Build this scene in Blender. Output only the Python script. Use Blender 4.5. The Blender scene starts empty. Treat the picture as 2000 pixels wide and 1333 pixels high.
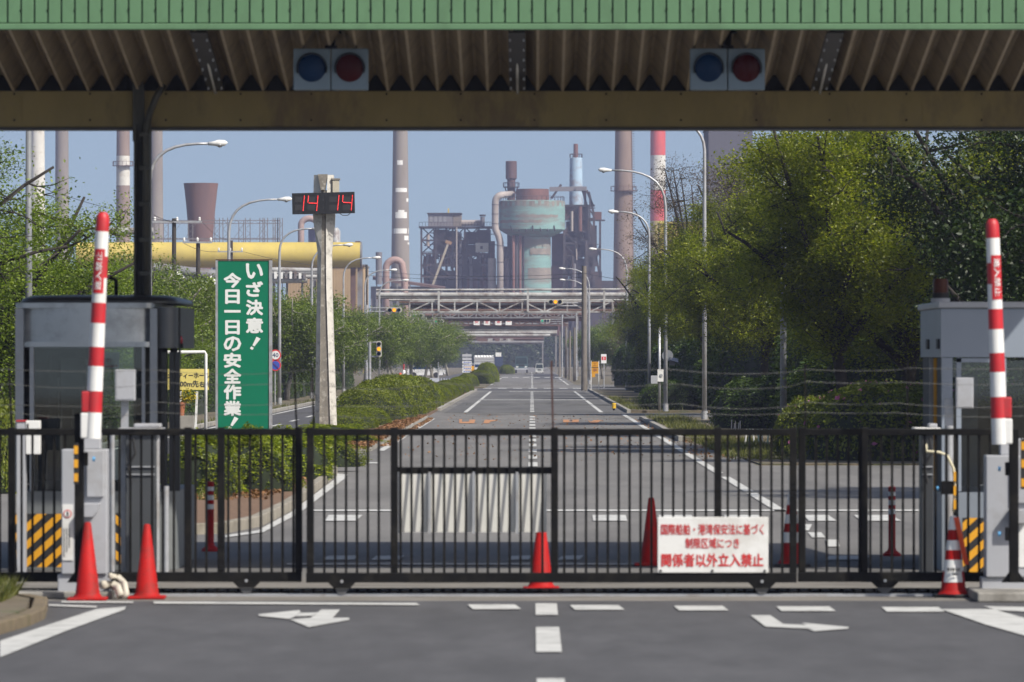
import bpy, bmesh, math, random
import numpy as np
from mathutils import Vector, Matrix, Quaternion
R = math.radians
random.seed(7)
sc = bpy.context.scene
C = sc.collection

# ------------------------------------------------------------------ camera
F, CX, CY, CAMH = 11111.0, 1038.0, 700.0, 2.2      # pixels of the 2000 px wide photograph
cam_d = bpy.data.cameras.new('camera'); cam = bpy.data.objects.new('camera', cam_d); C.objects.link(cam)
cam.location = (0, 0, CAMH); cam.rotation_euler = (R(90), 0, 0)
cam_d.sensor_width = 36; cam_d.lens = 200
cam_d.shift_x = (1000 - CX) / 2000; cam_d.shift_y = (CY - 666.5) / 2000
cam_d.clip_start = 0.5; cam_d.clip_end = 20000
cam_d.dof.use_dof = True; cam_d.dof.focus_distance = 190; cam_d.dof.aperture_fstop = 6.3
sc.camera = cam

# ------------------------------------------------------------------ sky and sun
SUN_EL, SUN_ROT = 46, 130
w = bpy.data.worlds.new('World'); sc.world = w; w.use_nodes = True
wn = w.node_tree.nodes; wl = w.node_tree.links
sky = wn.new('ShaderNodeTexSky'); sky.sky_type = 'NISHITA'; sky.sun_disc = False
sky.sun_elevation = R(SUN_EL); sky.sun_rotation = R(SUN_ROT)
sky.altitude = 0; sky.air_density = 1.0; sky.dust_density = 3.0; sky.ozone_density = 1.5
bg = wn['Background']; bg.inputs['Strength'].default_value = 0.104
tc = wn.new('ShaderNodeTexCoord'); vm = wn.new('ShaderNodeVectorMath'); vm.operation = 'MULTIPLY_ADD'
vm.inputs[1].default_value = (1, 1, 0.88); vm.inputs[2].default_value = (0, 0, 0.12)     # the whole dome lifted a little: the horizon takes bluer sky from higher up
wl.new(tc.outputs['Generated'], vm.inputs[0]); wl.new(vm.outputs[0], sky.inputs[0])
wl.new(sky.outputs[0], bg.inputs[0])
sd = Vector((math.sin(R(SUN_ROT)) * math.cos(R(SUN_EL)), math.cos(R(SUN_ROT)) * math.cos(R(SUN_EL)), math.sin(R(SUN_EL))))
sun_d = bpy.data.lights.new('sun', 'SUN'); sun_d.energy = 5.0; sun_d.angle = R(0.53); sun_d.color = (1.0, 0.95, 0.86)
sun = bpy.data.objects.new('sun', sun_d); C.objects.link(sun)
sun.rotation_euler = sd.to_track_quat('Z', 'Y').to_euler(); sun.location = (20, -10, 40)
sc.view_settings.view_transform = 'Standard'; sc.view_settings.look = 'None'
sc.view_settings.exposure = 0.27; sc.view_settings.gamma = 1.0; sc.view_settings.use_curve_mapping = False
sc.cycles.use_denoising = True
sc.cycles.max_bounces = 6; sc.cycles.diffuse_bounces = 3; sc.cycles.transparent_max_bounces = 12
sc.cycles.volume_bounces = 1

# ------------------------------------------------------------------ pixel helpers
def P(px, py, D):
    return Vector(((px - CX) * D / F, D, CAMH - (py - CY) * D / F))
def G(px, py, z=0.0):                      # the point of the ground under a pixel
    D = (CAMH - z) * F / (py - CY)
    return Vector(((px - CX) * D / F, D, z))
def XX(px, D): return (px - CX) * D / F
def ZZ(py, D): return CAMH - (py - CY) * D / F

# ------------------------------------------------------------------ mesh helpers
def mesh_np(name, v, faces):
    me = bpy.data.meshes.new(name)
    v = np.asarray(v, np.float32)
    n = len(v); me.vertices.add(n); me.vertices.foreach_set('co', v.ravel())
    f = np.asarray(faces, np.int32); k = f.shape[1]; m = len(f)
    me.loops.add(m * k); me.loops.foreach_set('vertex_index', f.ravel())
    me.polygons.add(m); me.polygons.foreach_set('loop_start', np.arange(0, m * k, k, dtype=np.int32))
    me.polygons.foreach_set('loop_total', np.full(m, k, np.int32))
    me.update(calc_edges=True); me.validate()
    return me

class MB:
    def __init__(s): s.v = []; s.f = []
    def add(s, vs, fs):
        o = len(s.v); s.v += [tuple(p) for p in vs]; s.f += [tuple(i + o for i in q) for q in fs]; return s
    def box(s, c, d, rz=0, M=None):
        hx, hy, hz = d[0] / 2, d[1] / 2, d[2] / 2
        vs = [Vector((x, y, z)) for x in (-hx, hx) for y in (-hy, hy) for z in (-hz, hz)]
        if M is not None: vs = [M @ p for p in vs]
        elif rz: vs = [Matrix.Rotation(rz, 3, 'Z') @ p for p in vs]
        c = Vector(c)
        return s.add([p + c for p in vs], [(0,1,3,2),(4,6,7,5),(0,4,5,1),(2,3,7,6),(0,2,6,4),(1,5,7,3)])
    def bb(s, x0, x1, y0, y1, z0, z1):
        return s.box(((x0+x1)/2, (y0+y1)/2, (z0+z1)/2), (abs(x1-x0), abs(y1-y0), abs(z1-z0)))
    def bar(s, a, b, wx, wy=None):             # a square bar between two points
        a, b = Vector(a), Vector(b); d = b - a
        return s.box((a + b) / 2, (wx, wy or wx, d.length), M=d.to_track_quat('Z', 'Y').to_matrix())
    def tube(s, pts, rad, n=8, cap=True):
        pts = [Vector(p) for p in pts]; m = len(pts)
        rs = rad if isinstance(rad, (list, tuple)) else [rad] * m
        o = len(s.v); up = None
        for i, p in enumerate(pts):
            t = (pts[min(i+1, m-1)] - pts[max(i-1, 0)]).normalized()
            if up is None:
                up = Vector((0, 0, 1)) if abs(t.z) < 0.9 else Vector((1, 0, 0))
            a = t.cross(up).normalized(); b = a.cross(t); up = b
            for k in range(n):
                an = 2 * math.pi * k / n
                s.v.append(tuple(p + (a * math.cos(an) + b * math.sin(an)) * rs[i]))
        for i in range(m - 1):
            for k in range(n):
                k2 = (k + 1) % n
                s.f.append((o+i*n+k, o+i*n+k2, o+(i+1)*n+k2, o+(i+1)*n+k))
        if cap:
            s.f.append(tuple(o + k for k in range(n))[::-1]); s.f.append(tuple(o+(m-1)*n+k for k in range(n)))
        return s
    def lathe(s, c, prof, n=16, sx=1, sy=1):     # prof: (r, z)
        c = Vector(c); o = len(s.v); m = len(prof)
        for r, z in prof:
            for k in range(n):
                an = 2 * math.pi * k / n
                s.v.append((c.x + r*sx*math.cos(an), c.y + r*sy*math.sin(an), c.z + z))
        for i in range(m - 1):
            for k in range(n):
                k2 = (k + 1) % n
                s.f.append((o+i*n+k, o+i*n+k2, o+(i+1)*n+k2, o+(i+1)*n+k))
        s.f.append(tuple(o + k for k in range(n))[::-1]); s.f.append(tuple(o+(m-1)*n+k for k in range(n)))
        return s
    def disc(s, c, r, th=0.01, n=24):            # a disc facing the camera (-Y)
        c = Vector(c)
        return s.tube([c, c + Vector((0, -th, 0))], r, n)
    def prism(s, poly, y0, y1):                  # polygon in XZ pushed along Y
        n = len(poly); o = len(s.v)
        for y in (y0, y1): s.v += [(p[0], y, p[1]) for p in poly]
        s.f.append(tuple(o+i for i in range(n))); s.f.append(tuple(o+n+i for i in range(n))[::-1])
        for i in range(n): s.f.append((o+i, o+n+i, o+n+(i+1) % n, o+(i+1) % n))
        return s
    def slab(s, poly, z0, z1):                   # polygon in XY pushed along Z
        n = len(poly); o = len(s.v)
        for z in (z0, z1): s.v += [(p[0], p[1], z) for p in poly]
        s.f.append(tuple(o+i for i in range(n))[::-1]); s.f.append(tuple(o+n+i for i in range(n)))
        for i in range(n): s.f.append((o+i, o+(i+1) % n, o+n+(i+1) % n, o+n+i))
        return s
    def build(s, name, mat, parent=None, smooth=False, bevel=0, origin=None):
        off = Vector((0, 0, 0))
        if parent is not None: off = ORG.get(parent.name, Vector((0, 0, 0)))
        elif origin is not None: off = Vector(origin)
        me = bpy.data.meshes.new(name)
        me.from_pydata([(a - off.x, b - off.y, c - off.z) for a, b, c in s.v], [], s.f); me.update()
        if smooth == 'auto':
            me.polygons.foreach_set('use_smooth', [True] * len(me.polygons))
            try: me.set_sharp_from_angle(angle=R(40))
            except Exception: pass
        elif smooth: me.polygons.foreach_set('use_smooth', [True] * len(me.polygons))
        bm = bmesh.new(); bm.from_mesh(me); bmesh.ops.recalc_face_normals(bm, faces=bm.faces)
        if bevel:
            bmesh.ops.bevel(bm, geom=[e for e in bm.edges if e.is_manifold and e.calc_face_angle(0) > 0.6], offset=bevel, segments=2, affect='EDGES', profile=0.5, clamp_overlap=True)
        bm.to_mesh(me); bm.free()
        if mat is not None: me.materials.append(mat)
        o = bpy.data.objects.new(name, me); C.objects.link(o)
        if parent is not None: o.parent = parent; ORG[o.name] = off
        else: o.location = off; ORG[o.name] = off
        return o

ORG = {}
def thing(name, label, cat, loc=(0, 0, 0), group=None):
    o = bpy.data.objects.new(name, None); C.objects.link(o); o.location = loc
    o.empty_display_size = 0.2
    ORG[o.name] = Vector(loc); tag(o, label, cat, group); return o
def tag(o, label, cat, group=None):
    o['label'] = label; o['category'] = cat
    if group: o['group'] = group
    return o
def struct(o): o['kind'] = 'structure'; return o
def inst(src, name, parent, loc=(0, 0, 0)):      # a copy of a piece that shares its mesh
    o = bpy.data.objects.new(name, src if isinstance(src, bpy.types.Mesh) else src.data); C.objects.link(o)
    if parent is not None: o.parent = parent; ORG[o.name] = ORG.get(parent.name, Vector())
    o.location = loc; return o
def dup(root, loc, label=None, rz=None, sc_=None):
    def rec(o, par):
        c = o.copy(); C.objects.link(c)
        if par is not None: c.parent = par
        for ch in [x for x in KIDS.get(o.name, [])]: rec(ch, c)
        return c
    KIDS = {}
    for x in root.children_recursive: KIDS.setdefault(x.parent.name, []).append(x)
    r = rec(root, None); r.location = loc; ORG[r.name] = Vector(loc)
    if label: r['label'] = label
    if rz is not None: r.rotation_euler = (0, 0, rz)
    if sc_ is not None: r.scale = sc_ if isinstance(sc_, (tuple, list)) else (sc_,) * 3
    return r

# ------------------------------------------------------------------ materials
def mat(name, col, rough=0.6, metal=0.0, var=0.12, vscale=3.0, bump=0.0, bscale=40.0, dirt=None, damt=0.0, dscale=1.2,
        stretch=(1, 1, 1), spec=0.5, emit=None, estr=0.0, dthr=(0.5, 0.62)):
    m = bpy.data.materials.new(name); m.use_nodes = True
    n = m.node_tree.nodes; l = m.node_tree.links; b = n['Principled BSDF']
    b.inputs['Roughness'].default_value = rough; b.inputs['Metallic'].default_value = metal
    b.inputs['Specular IOR Level'].default_value = spec
    geo = n.new('ShaderNodeNewGeometry')
    mp = n.new('ShaderNodeMapping'); mp.inputs['Scale'].default_value = stretch
    l.new(geo.outputs['Position'], mp.inputs[0])
    nz = n.new('ShaderNodeTexNoise'); nz.inputs['Scale'].default_value = vscale; nz.inputs['Detail'].default_value = 6
    nz.inputs['Roughness'].default_value = 0.65
    l.new(mp.outputs[0], nz.inputs['Vector'])
    mr = n.new('ShaderNodeMapRange'); mr.inputs['From Min'].default_value = 0.3; mr.inputs['From Max'].default_value = 0.7
    mr.inputs['To Min'].default_value = 1 - var; mr.inputs['To Max'].default_value = 1 + var
    l.new(nz.outputs['Fac'], mr.inputs['Value'])
    mx = n.new('ShaderNodeVectorMath'); mx.operation = 'SCALE'; mx.inputs[0].default_value = [c_ * 0.84 for c_ in col[:3]]
    l.new(mr.outputs[0], mx.inputs['Scale'])
    out = mx.outputs[0]
    if dirt is not None:
        n2 = n.new('ShaderNodeTexNoise'); n2.inputs['Scale'].default_value = dscale; n2.inputs['Detail'].default_value = 8
        n2.inputs['Roughness'].default_value = 0.7
        l.new(mp.outputs[0], n2.inputs['Vector'])
        r2 = n.new('ShaderNodeMapRange'); r2.inputs['From Min'].default_value = dthr[0]; r2.inputs['From Max'].default_value = dthr[1]
        r2.inputs['To Max'].default_value = damt
        l.new(n2.outputs['Fac'], r2.inputs['Value'])
        mi = n.new('ShaderNodeMix'); mi.data_type = 'RGBA'
        l.new(r2.outputs[0], mi.inputs['Factor']); l.new(out, mi.inputs['A']); mi.inputs['B'].default_value = (*[c_ * 0.84 for c_ in dirt], 1)
        out = mi.outputs['Result']
    l.new(out, b.inputs['Base Color'])
    if bump:
        n3 = n.new('ShaderNodeTexNoise'); n3.inputs['Scale'].default_value = bscale; n3.inputs['Detail'].default_value = 4
        l.new(geo.outputs['Position'], n3.inputs['Vector'])
        bp = n.new('ShaderNodeBump'); bp.inputs['Strength'].default_value = bump; bp.inputs['Distance'].default_value = 0.02
        l.new(n3.outputs['Fac'], bp.inputs['Height']); l.new(bp.outputs[0], b.inputs['Normal'])
    if emit: b.inputs['Emission Color'].default_value = (*emit, 1); b.inputs['Emission Strength'].default_value = estr
    return m

def leaf_mat(name, ca, cb, trans=0.35, cc=None):
    m = bpy.data.materials.new(name); m.use_nodes = True
    n = m.node_tree.nodes; l = m.node_tree.links; n.remove(n['Principled BSDF'])
    g = n.new('ShaderNodeNewGeometry')
    rp = n.new('ShaderNodeValToRGB'); rp.color_ramp.elements[0].color = (*ca, 1); rp.color_ramp.elements[1].color = (*cb, 1)
    if cc: e = rp.color_ramp.elements.new(0.93); e.color = (*cb, 1); rp.color_ramp.elements[-1].color = (*cc, 1)
    l.new(g.outputs['Random Per Island'], rp.inputs[0])
    nz = n.new('ShaderNodeTexNoise'); nz.inputs['Scale'].default_value = 0.8; nz.inputs['Detail'].default_value = 3
    l.new(g.outputs['Position'], nz.inputs['Vector'])
    mr = n.new('ShaderNodeMapRange'); mr.inputs['From Min'].default_value = 0.3; mr.inputs['From Max'].default_value = 0.7
    mr.inputs['To Min'].default_value = 0.46; mr.inputs['To Max'].default_value = 1.08
    l.new(nz.outputs['Fac'], mr.inputs['Value'])
    vs = n.new('ShaderNodeVectorMath'); vs.operation = 'SCALE'; l.new(rp.outputs[0], vs.inputs[0]); l.new(mr.outputs[0], vs.inputs['Scale'])
    d = n.new('ShaderNodeBsdfDiffuse'); t = n.new('ShaderNodeBsdfTranslucent'); gl = n.new('ShaderNodeBsdfGlossy')
    gl.inputs['Roughness'].default_value = 0.45
    l.new(vs.outputs[0], d.inputs[0])
    vt = n.new('ShaderNodeVectorMath'); vt.operation = 'MULTIPLY'; vt.inputs[1].default_value = (1.2, 1.4, 0.5)
    l.new(vs.outputs[0], vt.inputs[0]); l.new(vt.outputs[0], t.inputs[0])
    m1 = n.new('ShaderNodeMixShader'); m1.inputs[0].default_value = trans
    l.new(d.outputs[0], m1.inputs[1]); l.new(t.outputs[0], m1.inputs[2])
    m2 = n.new('ShaderNodeMixShader'); m2.inputs[0].default_value = 0.025
    l.new(m1.outputs[0], m2.inputs[1]); l.new(gl.outputs[0], m2.inputs[2])
    l.new(m2.outputs[0], n['Material Output'].inputs[0])
    return m

def glass_mat(name, tint=(0.84, 0.88, 0.88), refl=0.06):
    m = bpy.data.materials.new(name); m.use_nodes = True
    n = m.node_tree.nodes; l = m.node_tree.links; n.remove(n['Principled BSDF'])
    t = n.new('ShaderNodeBsdfTransparent'); t.inputs[0].default_value = (*tint, 1)
    g = n.new('ShaderNodeBsdfGlossy'); g.inputs['Roughness'].default_value = 0.03
    fr = n.new('ShaderNodeFresnel'); fr.inputs[0].default_value = 1.5
    ad = n.new('ShaderNodeMath'); ad.operation = 'ADD'; ad.inputs[1].default_value = refl * 0.4; l.new(fr.outputs[0], ad.inputs[0])
    mx = n.new('ShaderNodeMixShader'); l.new(ad.outputs[0], mx.inputs[0]); l.new(t.outputs[0], mx.inputs[1]); l.new(g.outputs[0], mx.inputs[2])
    l.new(mx.outputs[0], n['Material Output'].inputs[0]); return m

m_asph = mat('asphalt', (0.073, 0.072, 0.076), 0.85, var=0.24, vscale=2.2, bump=0.25, bscale=60, dirt=(0.05, 0.049, 0.052), damt=0.7, dscale=0.45, stretch=(1, 0.22, 1), dthr=(.42, .66))
m_asph2 = mat('asphalt_worn', (0.158, 0.152, 0.145), 0.88, var=0.16, vscale=1.1, bump=0.25, bscale=60, dirt=(0.075, 0.072, 0.07), damt=0.7, dscale=0.35, stretch=(1, 0.12, 1), dthr=(0.47, 0.66))
m_asph3 = mat('asphalt_patch', (0.105, 0.103, 0.101), 0.88, var=0.2, vscale=0.8, bump=0.2, bscale=60, dirt=(0.06, 0.06, 0.06), damt=0.6, dscale=0.5, stretch=(1, 0.1, 1))
m_conc = mat('concrete', (0.30, 0.285, 0.255), 0.85, var=0.2, vscale=2.5, bump=0.2, dirt=(0.12, 0.11, 0.09), damt=0.6)
m_soil = mat('soil', (0.13, 0.105, 0.07), 0.95, var=0.35, vscale=4, bump=0.6, bscale=12, dirt=(0.07, 0.085, 0.03), damt=0.8, dscale=0.8)
m_litter = mat('leaf_litter_ground', (0.16, 0.095, 0.055), 0.95, var=0.5, vscale=9, bump=0.6, bscale=16)
m_paint = mat('white_road_paint', (0.53, 0.53, 0.51), 0.7, var=0.14, vscale=2.5, dirt=(0.19, 0.185, 0.18), damt=0.7, dscale=3.5, dthr=(0.5, 0.7))
m_orange_paint = mat('orange_road_paint', (0.46, 0.21, 0.085), 0.8, var=0.2, dirt=(0.2, 0.18, 0.16), damt=0.7, dscale=4)
m_white = mat('white_enamel', (0.78, 0.78, 0.76), 0.4, var=0.05, dirt=(0.45, 0.42, 0.36), damt=0.35, dscale=2)
m_red = mat('red_enamel', (0.50, 0.014, 0.022), 0.5, var=0.14, dirt=(0.30, 0.05, 0.05), damt=0.5, dscale=5)
m_redcone = mat('red_cone_plastic', (0.40, 0.008, 0.007), 0.65, spec=0.2, var=0.2, vscale=4, dirt=(0.18, 0.025, 0.02), damt=0.6, dscale=5)
m_orange = mat('orange_cover', (0.85, 0.09, 0.02), 0.5, var=0.1)
m_black = mat('black_steel_paint', (0.005, 0.005, 0.005), 0.6, var=0.3, vscale=6, spec=0.15, dirt=(0.022, 0.02, 0.016), damt=0.5, dscale=5)
m_rubber = mat('black_rubber', (0.012, 0.012, 0.013), 0.7)
m_grey = mat('light_grey_cabinet', (0.40, 0.41, 0.44), 0.45, var=0.05, dirt=(0.25, 0.24, 0.22), damt=0.35, dscale=3)
m_galv = mat('galvanised_steel', (0.42, 0.43, 0.45), 0.45, metal=0.35, var=0.12, vscale=8, dirt=(0.26, 0.22, 0.18), damt=0.5, dscale=3)
m_steel = mat('stainless_steel', (0.30, 0.31, 0.32), 0.32, metal=0.85, var=0.06, vscale=2)
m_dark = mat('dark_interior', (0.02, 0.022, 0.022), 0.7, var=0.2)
m_grn = mat('green_fascia', (0.105, 0.215, 0.108), 0.5, var=0.07, vscale=2.5, dirt=(0.07, 0.14, 0.07), damt=0.4, dscale=3, stretch=(1, 1, 0.35))
m_soffit = mat('beige_soffit', (0.27, 0.21, 0.125), 0.7, var=0.15, vscale=3, dirt=(0.14, 0.105, 0.07), damt=0.6, dscale=2.5)
m_beam = mat('brown_beam', (0.27, 0.205, 0.075), 0.65, var=0.14, vscale=2, dirt=(0.11, 0.07, 0.045), damt=0.6, dscale=1.2, stretch=(1, 1, 0.4))
m_yel = mat('safety_yellow', (0.72, 0.34, 0.01), 0.5, var=0.08)
m_ysign = mat('yellow_sign', (0.72, 0.60, 0.17), 0.5, var=0.06)
m_gsign = mat('green_sign', (0.001, 0.165, 0.085), 0.6, spec=0.2, var=0.05, vscale=1.2)
m_ink = mat('black_ink', (0.02, 0.02, 0.025), 0.6)
m_redink = mat('red_ink', (0.60, 0.03, 0.03), 0.6, var=0.05)
m_wink = mat('white_ink', (0.78, 0.80, 0.78), 0.5, var=0.04)
m_blue = mat('sign_blue', (0.03, 0.08, 0.42), 0.5)
m_cpil = mat('weathered_concrete_light', (0.56, 0.54, 0.49), 0.9, var=0.16, vscale=3, bump=0.2, dirt=(0.16, 0.15, 0.13), damt=0.75, dscale=4, dthr=(0.52, 0.66))
m_cpil2 = mat('weathered_concrete_dark', (0.22, 0.20, 0.17), 0.9, var=0.25, vscale=4, bump=0.2, dirt=(0.45, 0.43, 0.38), damt=0.7, dscale=6, dthr=(0.54, 0.62))
m_led = mat('red_led', (0.5, 0.01, 0.01), 0.4, emit=(1.0, 0.03, 0.03), estr=1.6)
m_amber = mat('amber_lamp', (0.8, 0.3, 0.01), 0.4, emit=(1.0, 0.38, 0.01), estr=1.3)
m_glamp = mat('green_lamp', (0.02, 0.3, 0.16), 0.4, emit=(0.02, 0.55, 0.3), estr=0.5)
m_rlamp = mat('red_lamp', (0.6, 0.02, 0.05), 0.4, emit=(1.0, 0.03, 0.08), estr=1.0)
m_lens_b = mat('blue_lens', (0.003, 0.028, 0.085), 0.35, var=0.2, spec=0.15)
m_lens_r = mat('red_lens', (0.06, 0.003, 0.004), 0.35, var=0.2, spec=0.15)
m_sigbox = mat('signal_housing_blue_grey', (0.20, 0.27, 0.33), 0.5, var=0.06)
m_bark = mat('bark', (0.026, 0.021, 0.017), 0.95, var=0.35, vscale=6, bump=0.6, bscale=25)
m_barkw = mat('pale_bark', (0.28, 0.26, 0.22), 0.95, var=0.3, vscale=6, bump=0.5, bscale=20)
m_lf_spring = leaf_mat('spring_leaves', (0.085, 0.135, 0.012), (0.25, 0.33, 0.03), 0.42)
m_lf_yel = leaf_mat('yellow_green_leaves', (0.085, 0.12, 0.008), (0.32, 0.335, 0.014), 0.52)
m_lf_dark = leaf_mat('evergreen_leaves', (0.010, 0.024, 0.006), (0.04, 0.065, 0.012), 0.2)
m_lf_row = leaf_mat('street_tree_leaves', (0.075, 0.12, 0.012), (0.2, 0.26, 0.03), 0.35)
m_lf_brown = leaf_mat('budding_leaves', (0.06, 0.045, 0.03), (0.15, 0.11, 0.06), 0.3)
m_lf_hedge = leaf_mat('hedge_leaves', (0.075, 0.11, 0.008), (0.2, 0.225, 0.014), 0.25)
m_lf_hdark = leaf_mat('tall_hedge_leaves', (0.028, 0.058, 0.012), (0.085, 0.125, 0.018), 0.22)
m_lf_bush = leaf_mat('planter_bush_leaves', (0.1, 0.15, 0.006), (0.3, 0.34, 0.016), 0.35)
m_lf_azalea = leaf_mat('azalea_leaves', (0.07, 0.105, 0.008), (0.22, 0.25, 0.014), 0.3)
m_petal = leaf_mat('pink_petals', (0.45, 0.10, 0.30), (0.6, 0.18, 0.4), 0.3)
m_grass = leaf_mat('weedy_grass', (0.07, 0.09, 0.015), (0.20, 0.20, 0.05), 0.3)
m_drylf = leaf_mat('dry_leaves', (0.15, 0.065, 0.03), (0.36, 0.20, 0.10), 0.15)
m_glass = glass_mat('booth_glass')
# ------------------------------------------------------------------ text
def glyphs(s, bold=0.0):
    """The outline of a short string as flat faces in the XY plane, one unit of type size."""
    c = bpy.data.curves.new('lettering', 'FONT'); c.body = s; c.size = 1.0; c.resolution_u = 2
    o = bpy.data.objects.new('lettering', c); C.objects.link(o)
    bpy.context.view_layer.update()
    me = bpy.data.meshes.new_from_object(o.evaluated_get(bpy.context.evaluated_depsgraph_get()))
    v = [(p.co.x, p.co.y) for p in me.vertices]; f = [tuple(p.vertices) for p in me.polygons]
    bpy.data.objects.remove(o); bpy.data.curves.remove(c); bpy.data.meshes.remove(me)
    return v, f
def text(mb, s, cx, y, cz, h, wid=None, rot=0.0, bold=0.06, skew=0.0):
    """Put a string on a surface that faces the camera; h and wid are the height and width it fills."""
    v, f = glyphs(s)
    if not v: return mb
    x0, x1 = min(p[0] for p in v), max(p[0] for p in v); z0, z1 = min(p[1] for p in v), max(p[1] for p in v)
    k = h / max(z1 - z0, 1e-4) if (z1 - z0) > 0.3 else h
    kx = (wid / max(x1 - x0, 1e-4)) if wid else k
    ca, sa = math.cos(rot), math.sin(rot)
    offs = [(0, 0), (1, 0), (-1, 0), (0, 1), (0, -1), (0.7, 0.7), (-0.7, 0.7), (0.7, -0.7), (-0.7, -0.7)] if bold else [(0, 0)]
    for q, (ox, oz) in enumerate(offs):
        vs = []
        for a, b in v:
            x = (a - (x0 + x1) / 2) * kx + ox * bold * h * 0.5; z = (b - (z0 + z1) / 2) * k + oz * bold * h * 0.5
            x += skew * z
            vs.append((cx + x * ca - z * sa, y - q * 0.0004, cz + x * sa + z * ca))
        mb.add(vs, f)
    return mb
def build_text(mb, name, m, parent):
    """Lettering keeps its own face order (no normal clean-up needed)."""
    off = ORG.get(parent.name, Vector()); me = bpy.data.meshes.new(name)
    me.from_pydata([(a - off.x, b - off.y, c - off.z) for a, b, c in mb.v], [], mb.f); me.update(); me.materials.append(m)
    o = bpy.data.objects.new(name, me); C.objects.link(o); o.parent = parent; return o

# ------------------------------------------------------------------ ground and roads
def sheet(name, poly, z, m, kind=True):
    me = bpy.data.meshes.new(name); me.from_pydata([(p[0], p[1], z) for p in poly], [], [tuple(range(len(poly)))]); me.update()
    bm = bmesh.new(); bm.from_mesh(me); bmesh.ops.recalc_face_normals(bm, faces=bm.faces)
    for f in bm.faces:
        if f.normal.z < 0: f.normal_flip()
    bm.to_mesh(me); bm.free(); me.materials.append(m)
    o = bpy.data.objects.new(name, me); C.objects.link(o)
    if kind: struct(o)
    return o
ground = sheet('ground', [(-4000, -200), (4000, -200), (4000, 9000), (-4000, 9000)], 0.0, m_soil)
forecourt = sheet('forecourt_road', [(-30, 5), (30, 5), (30, 51.3), (-30, 51.3)], 0.012, m_asph)
gate_strip = sheet('concrete_gate_strip', [(-30, 51.3), (30, 51.3), (30, 56.6), (-30, 56.6)], 0.011, mat('stained_gate_concrete', (0.185, 0.172, 0.152), 0.9, var=0.3, vscale=2.2, bump=0.3, dirt=(0.085, 0.075, 0.06), damt=0.75, dscale=1.6, stretch=(0.5, 2.0, 1)))
inner = sheet('inner_road', [(-14, 56.6), (16, 56.6), (16, 116), (4.6, 116), (4.6, 132), (3.95, 150), (3.9, 205), (9, 205), (9, 226), (3.9, 226), (3.9, 400), (20, 400), (20, 470), (3.6, 470), (3.6, 1500), (-3.9, 1500), (-3.9, 470), (-3.9, 133), (-10.3, 125), (-14, 118)], 0.010, m_asph2)
left_road = sheet('opposite_carriageway', [(-10.3, 100), (-6.4, 100), (-6.4, 1500), (-10.3, 1500)], 0.014, m_asph)
cross = sheet('side_street', [(-60, 385), (60, 385), (60, 408), (-60, 408)], 0.018, m_asph)
patch1 = sheet('resurfaced_lane_patch', [(-3.5, 228), (3.7, 228), (3.4, 372), (-3.2, 372)], 0.016, m_asph3)
patch2 = sheet('darker_lane_patch', [(0.3, 590), (3.3, 590), (3.3, 800), (0.3, 800)], 0.016, m_asph)
def kerb(name, pts, h=0.14, wd=0.16, m=None, seg=2.0):
    """A kerb line laid as single stones end to end, each a piece of the kerb."""
    root = struct(bpy.data.objects.new(name, None)); C.objects.link(root); ORG[root.name] = Vector()
    for a, b in zip(pts[:-1], pts[1:]):
        a, b = Vector((*a[:2], 0)), Vector((*b[:2], 0)); L = (b - a).length; n = max(1, int(round(L / seg)))
        for i in range(n):
            p, q = a.lerp(b, i / n), a.lerp(b, (i + 1) / n); d = (q - p).normalized()
            MB().box(((p + q) / 2 + Vector((0, 0, h / 2 + random.uniform(-.004, .004)))), ((q - p).length - 0.015, wd, h), rz=math.atan2(d.y, d.x)).build('kerb_stone', m or m_conc, root, bevel=0.012)
    return root
kerb('median_kerb', [(-4.35, 128), (-3.85, 134), (-3.8, 205)], seg=2.4)
kerb('far_median_kerb', [(-3.85, 236), (-3.75, 384)], seg=5)
kerb('right_verge_kerb', [(3.95, 150), (3.92, 203)], seg=2.4)
kerb('far_right_verge_kerb', [(3.9, 228), (3.9, 384)], seg=5)
kerb('opposite_kerb', [(-10.4, 130), (-10.4, 384)], seg=4)
def soil_bed(name, poly, z, m):
    o = MB().slab(poly, 0.0, z).build(name, m); struct(o); return o
soil_bed('median_bed', [(-6.3, 129), (-4.2, 129), (-3.9, 135), (-3.88, 383), (-6.3, 383)], 0.115, m_litter)
soil_bed('far_median_bed', [(-6.0, 412), (-3.4, 412), (-3.4, 640), (-6.0, 640)], 0.10, m_soil)
soil_bed('right_verge', [(4.05, 150.5), (10, 150.5), (10, 203), (4.0, 203)], 0.10, m_soil)
soil_bed('right_bank', [(4.7, 117), (16, 117), (16, 149.5), (4.3, 149.5)], 0.03, m_soil)
soil_bed('far_right_verge', [(4.0, 228.5), (12, 228.5), (12, 383), (4.0, 383)], 0.10, m_soil)
soil_bed('left_verge', [(-30, 120), (-10.5, 131), (-10.5, 383), (-30, 383)], 0.09, m_soil)
# planter island behind the gate
isl = [G(372, 1046), G(430, 1044), G(500, 1030), G(560, 1000), G(640, 940), G(652, 928), G(640, 916), G(600, 905), G(380, 905)]
kerb('planter_kerb', [(p.x, p.y) for p in isl[:8]], h=0.15, wd=0.14, m=mat('planter_kerb_concrete', (0.26, 0.235, 0.19), 0.9, var=0.25, vscale=3, dirt=(0.14, 0.12, 0.08), damt=0.6), seg=1.6)
soil_bed('planter_bed', [(p.x * 1.0 - 0.1, p.y) for p in isl], 0.10, m_litter)
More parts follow.
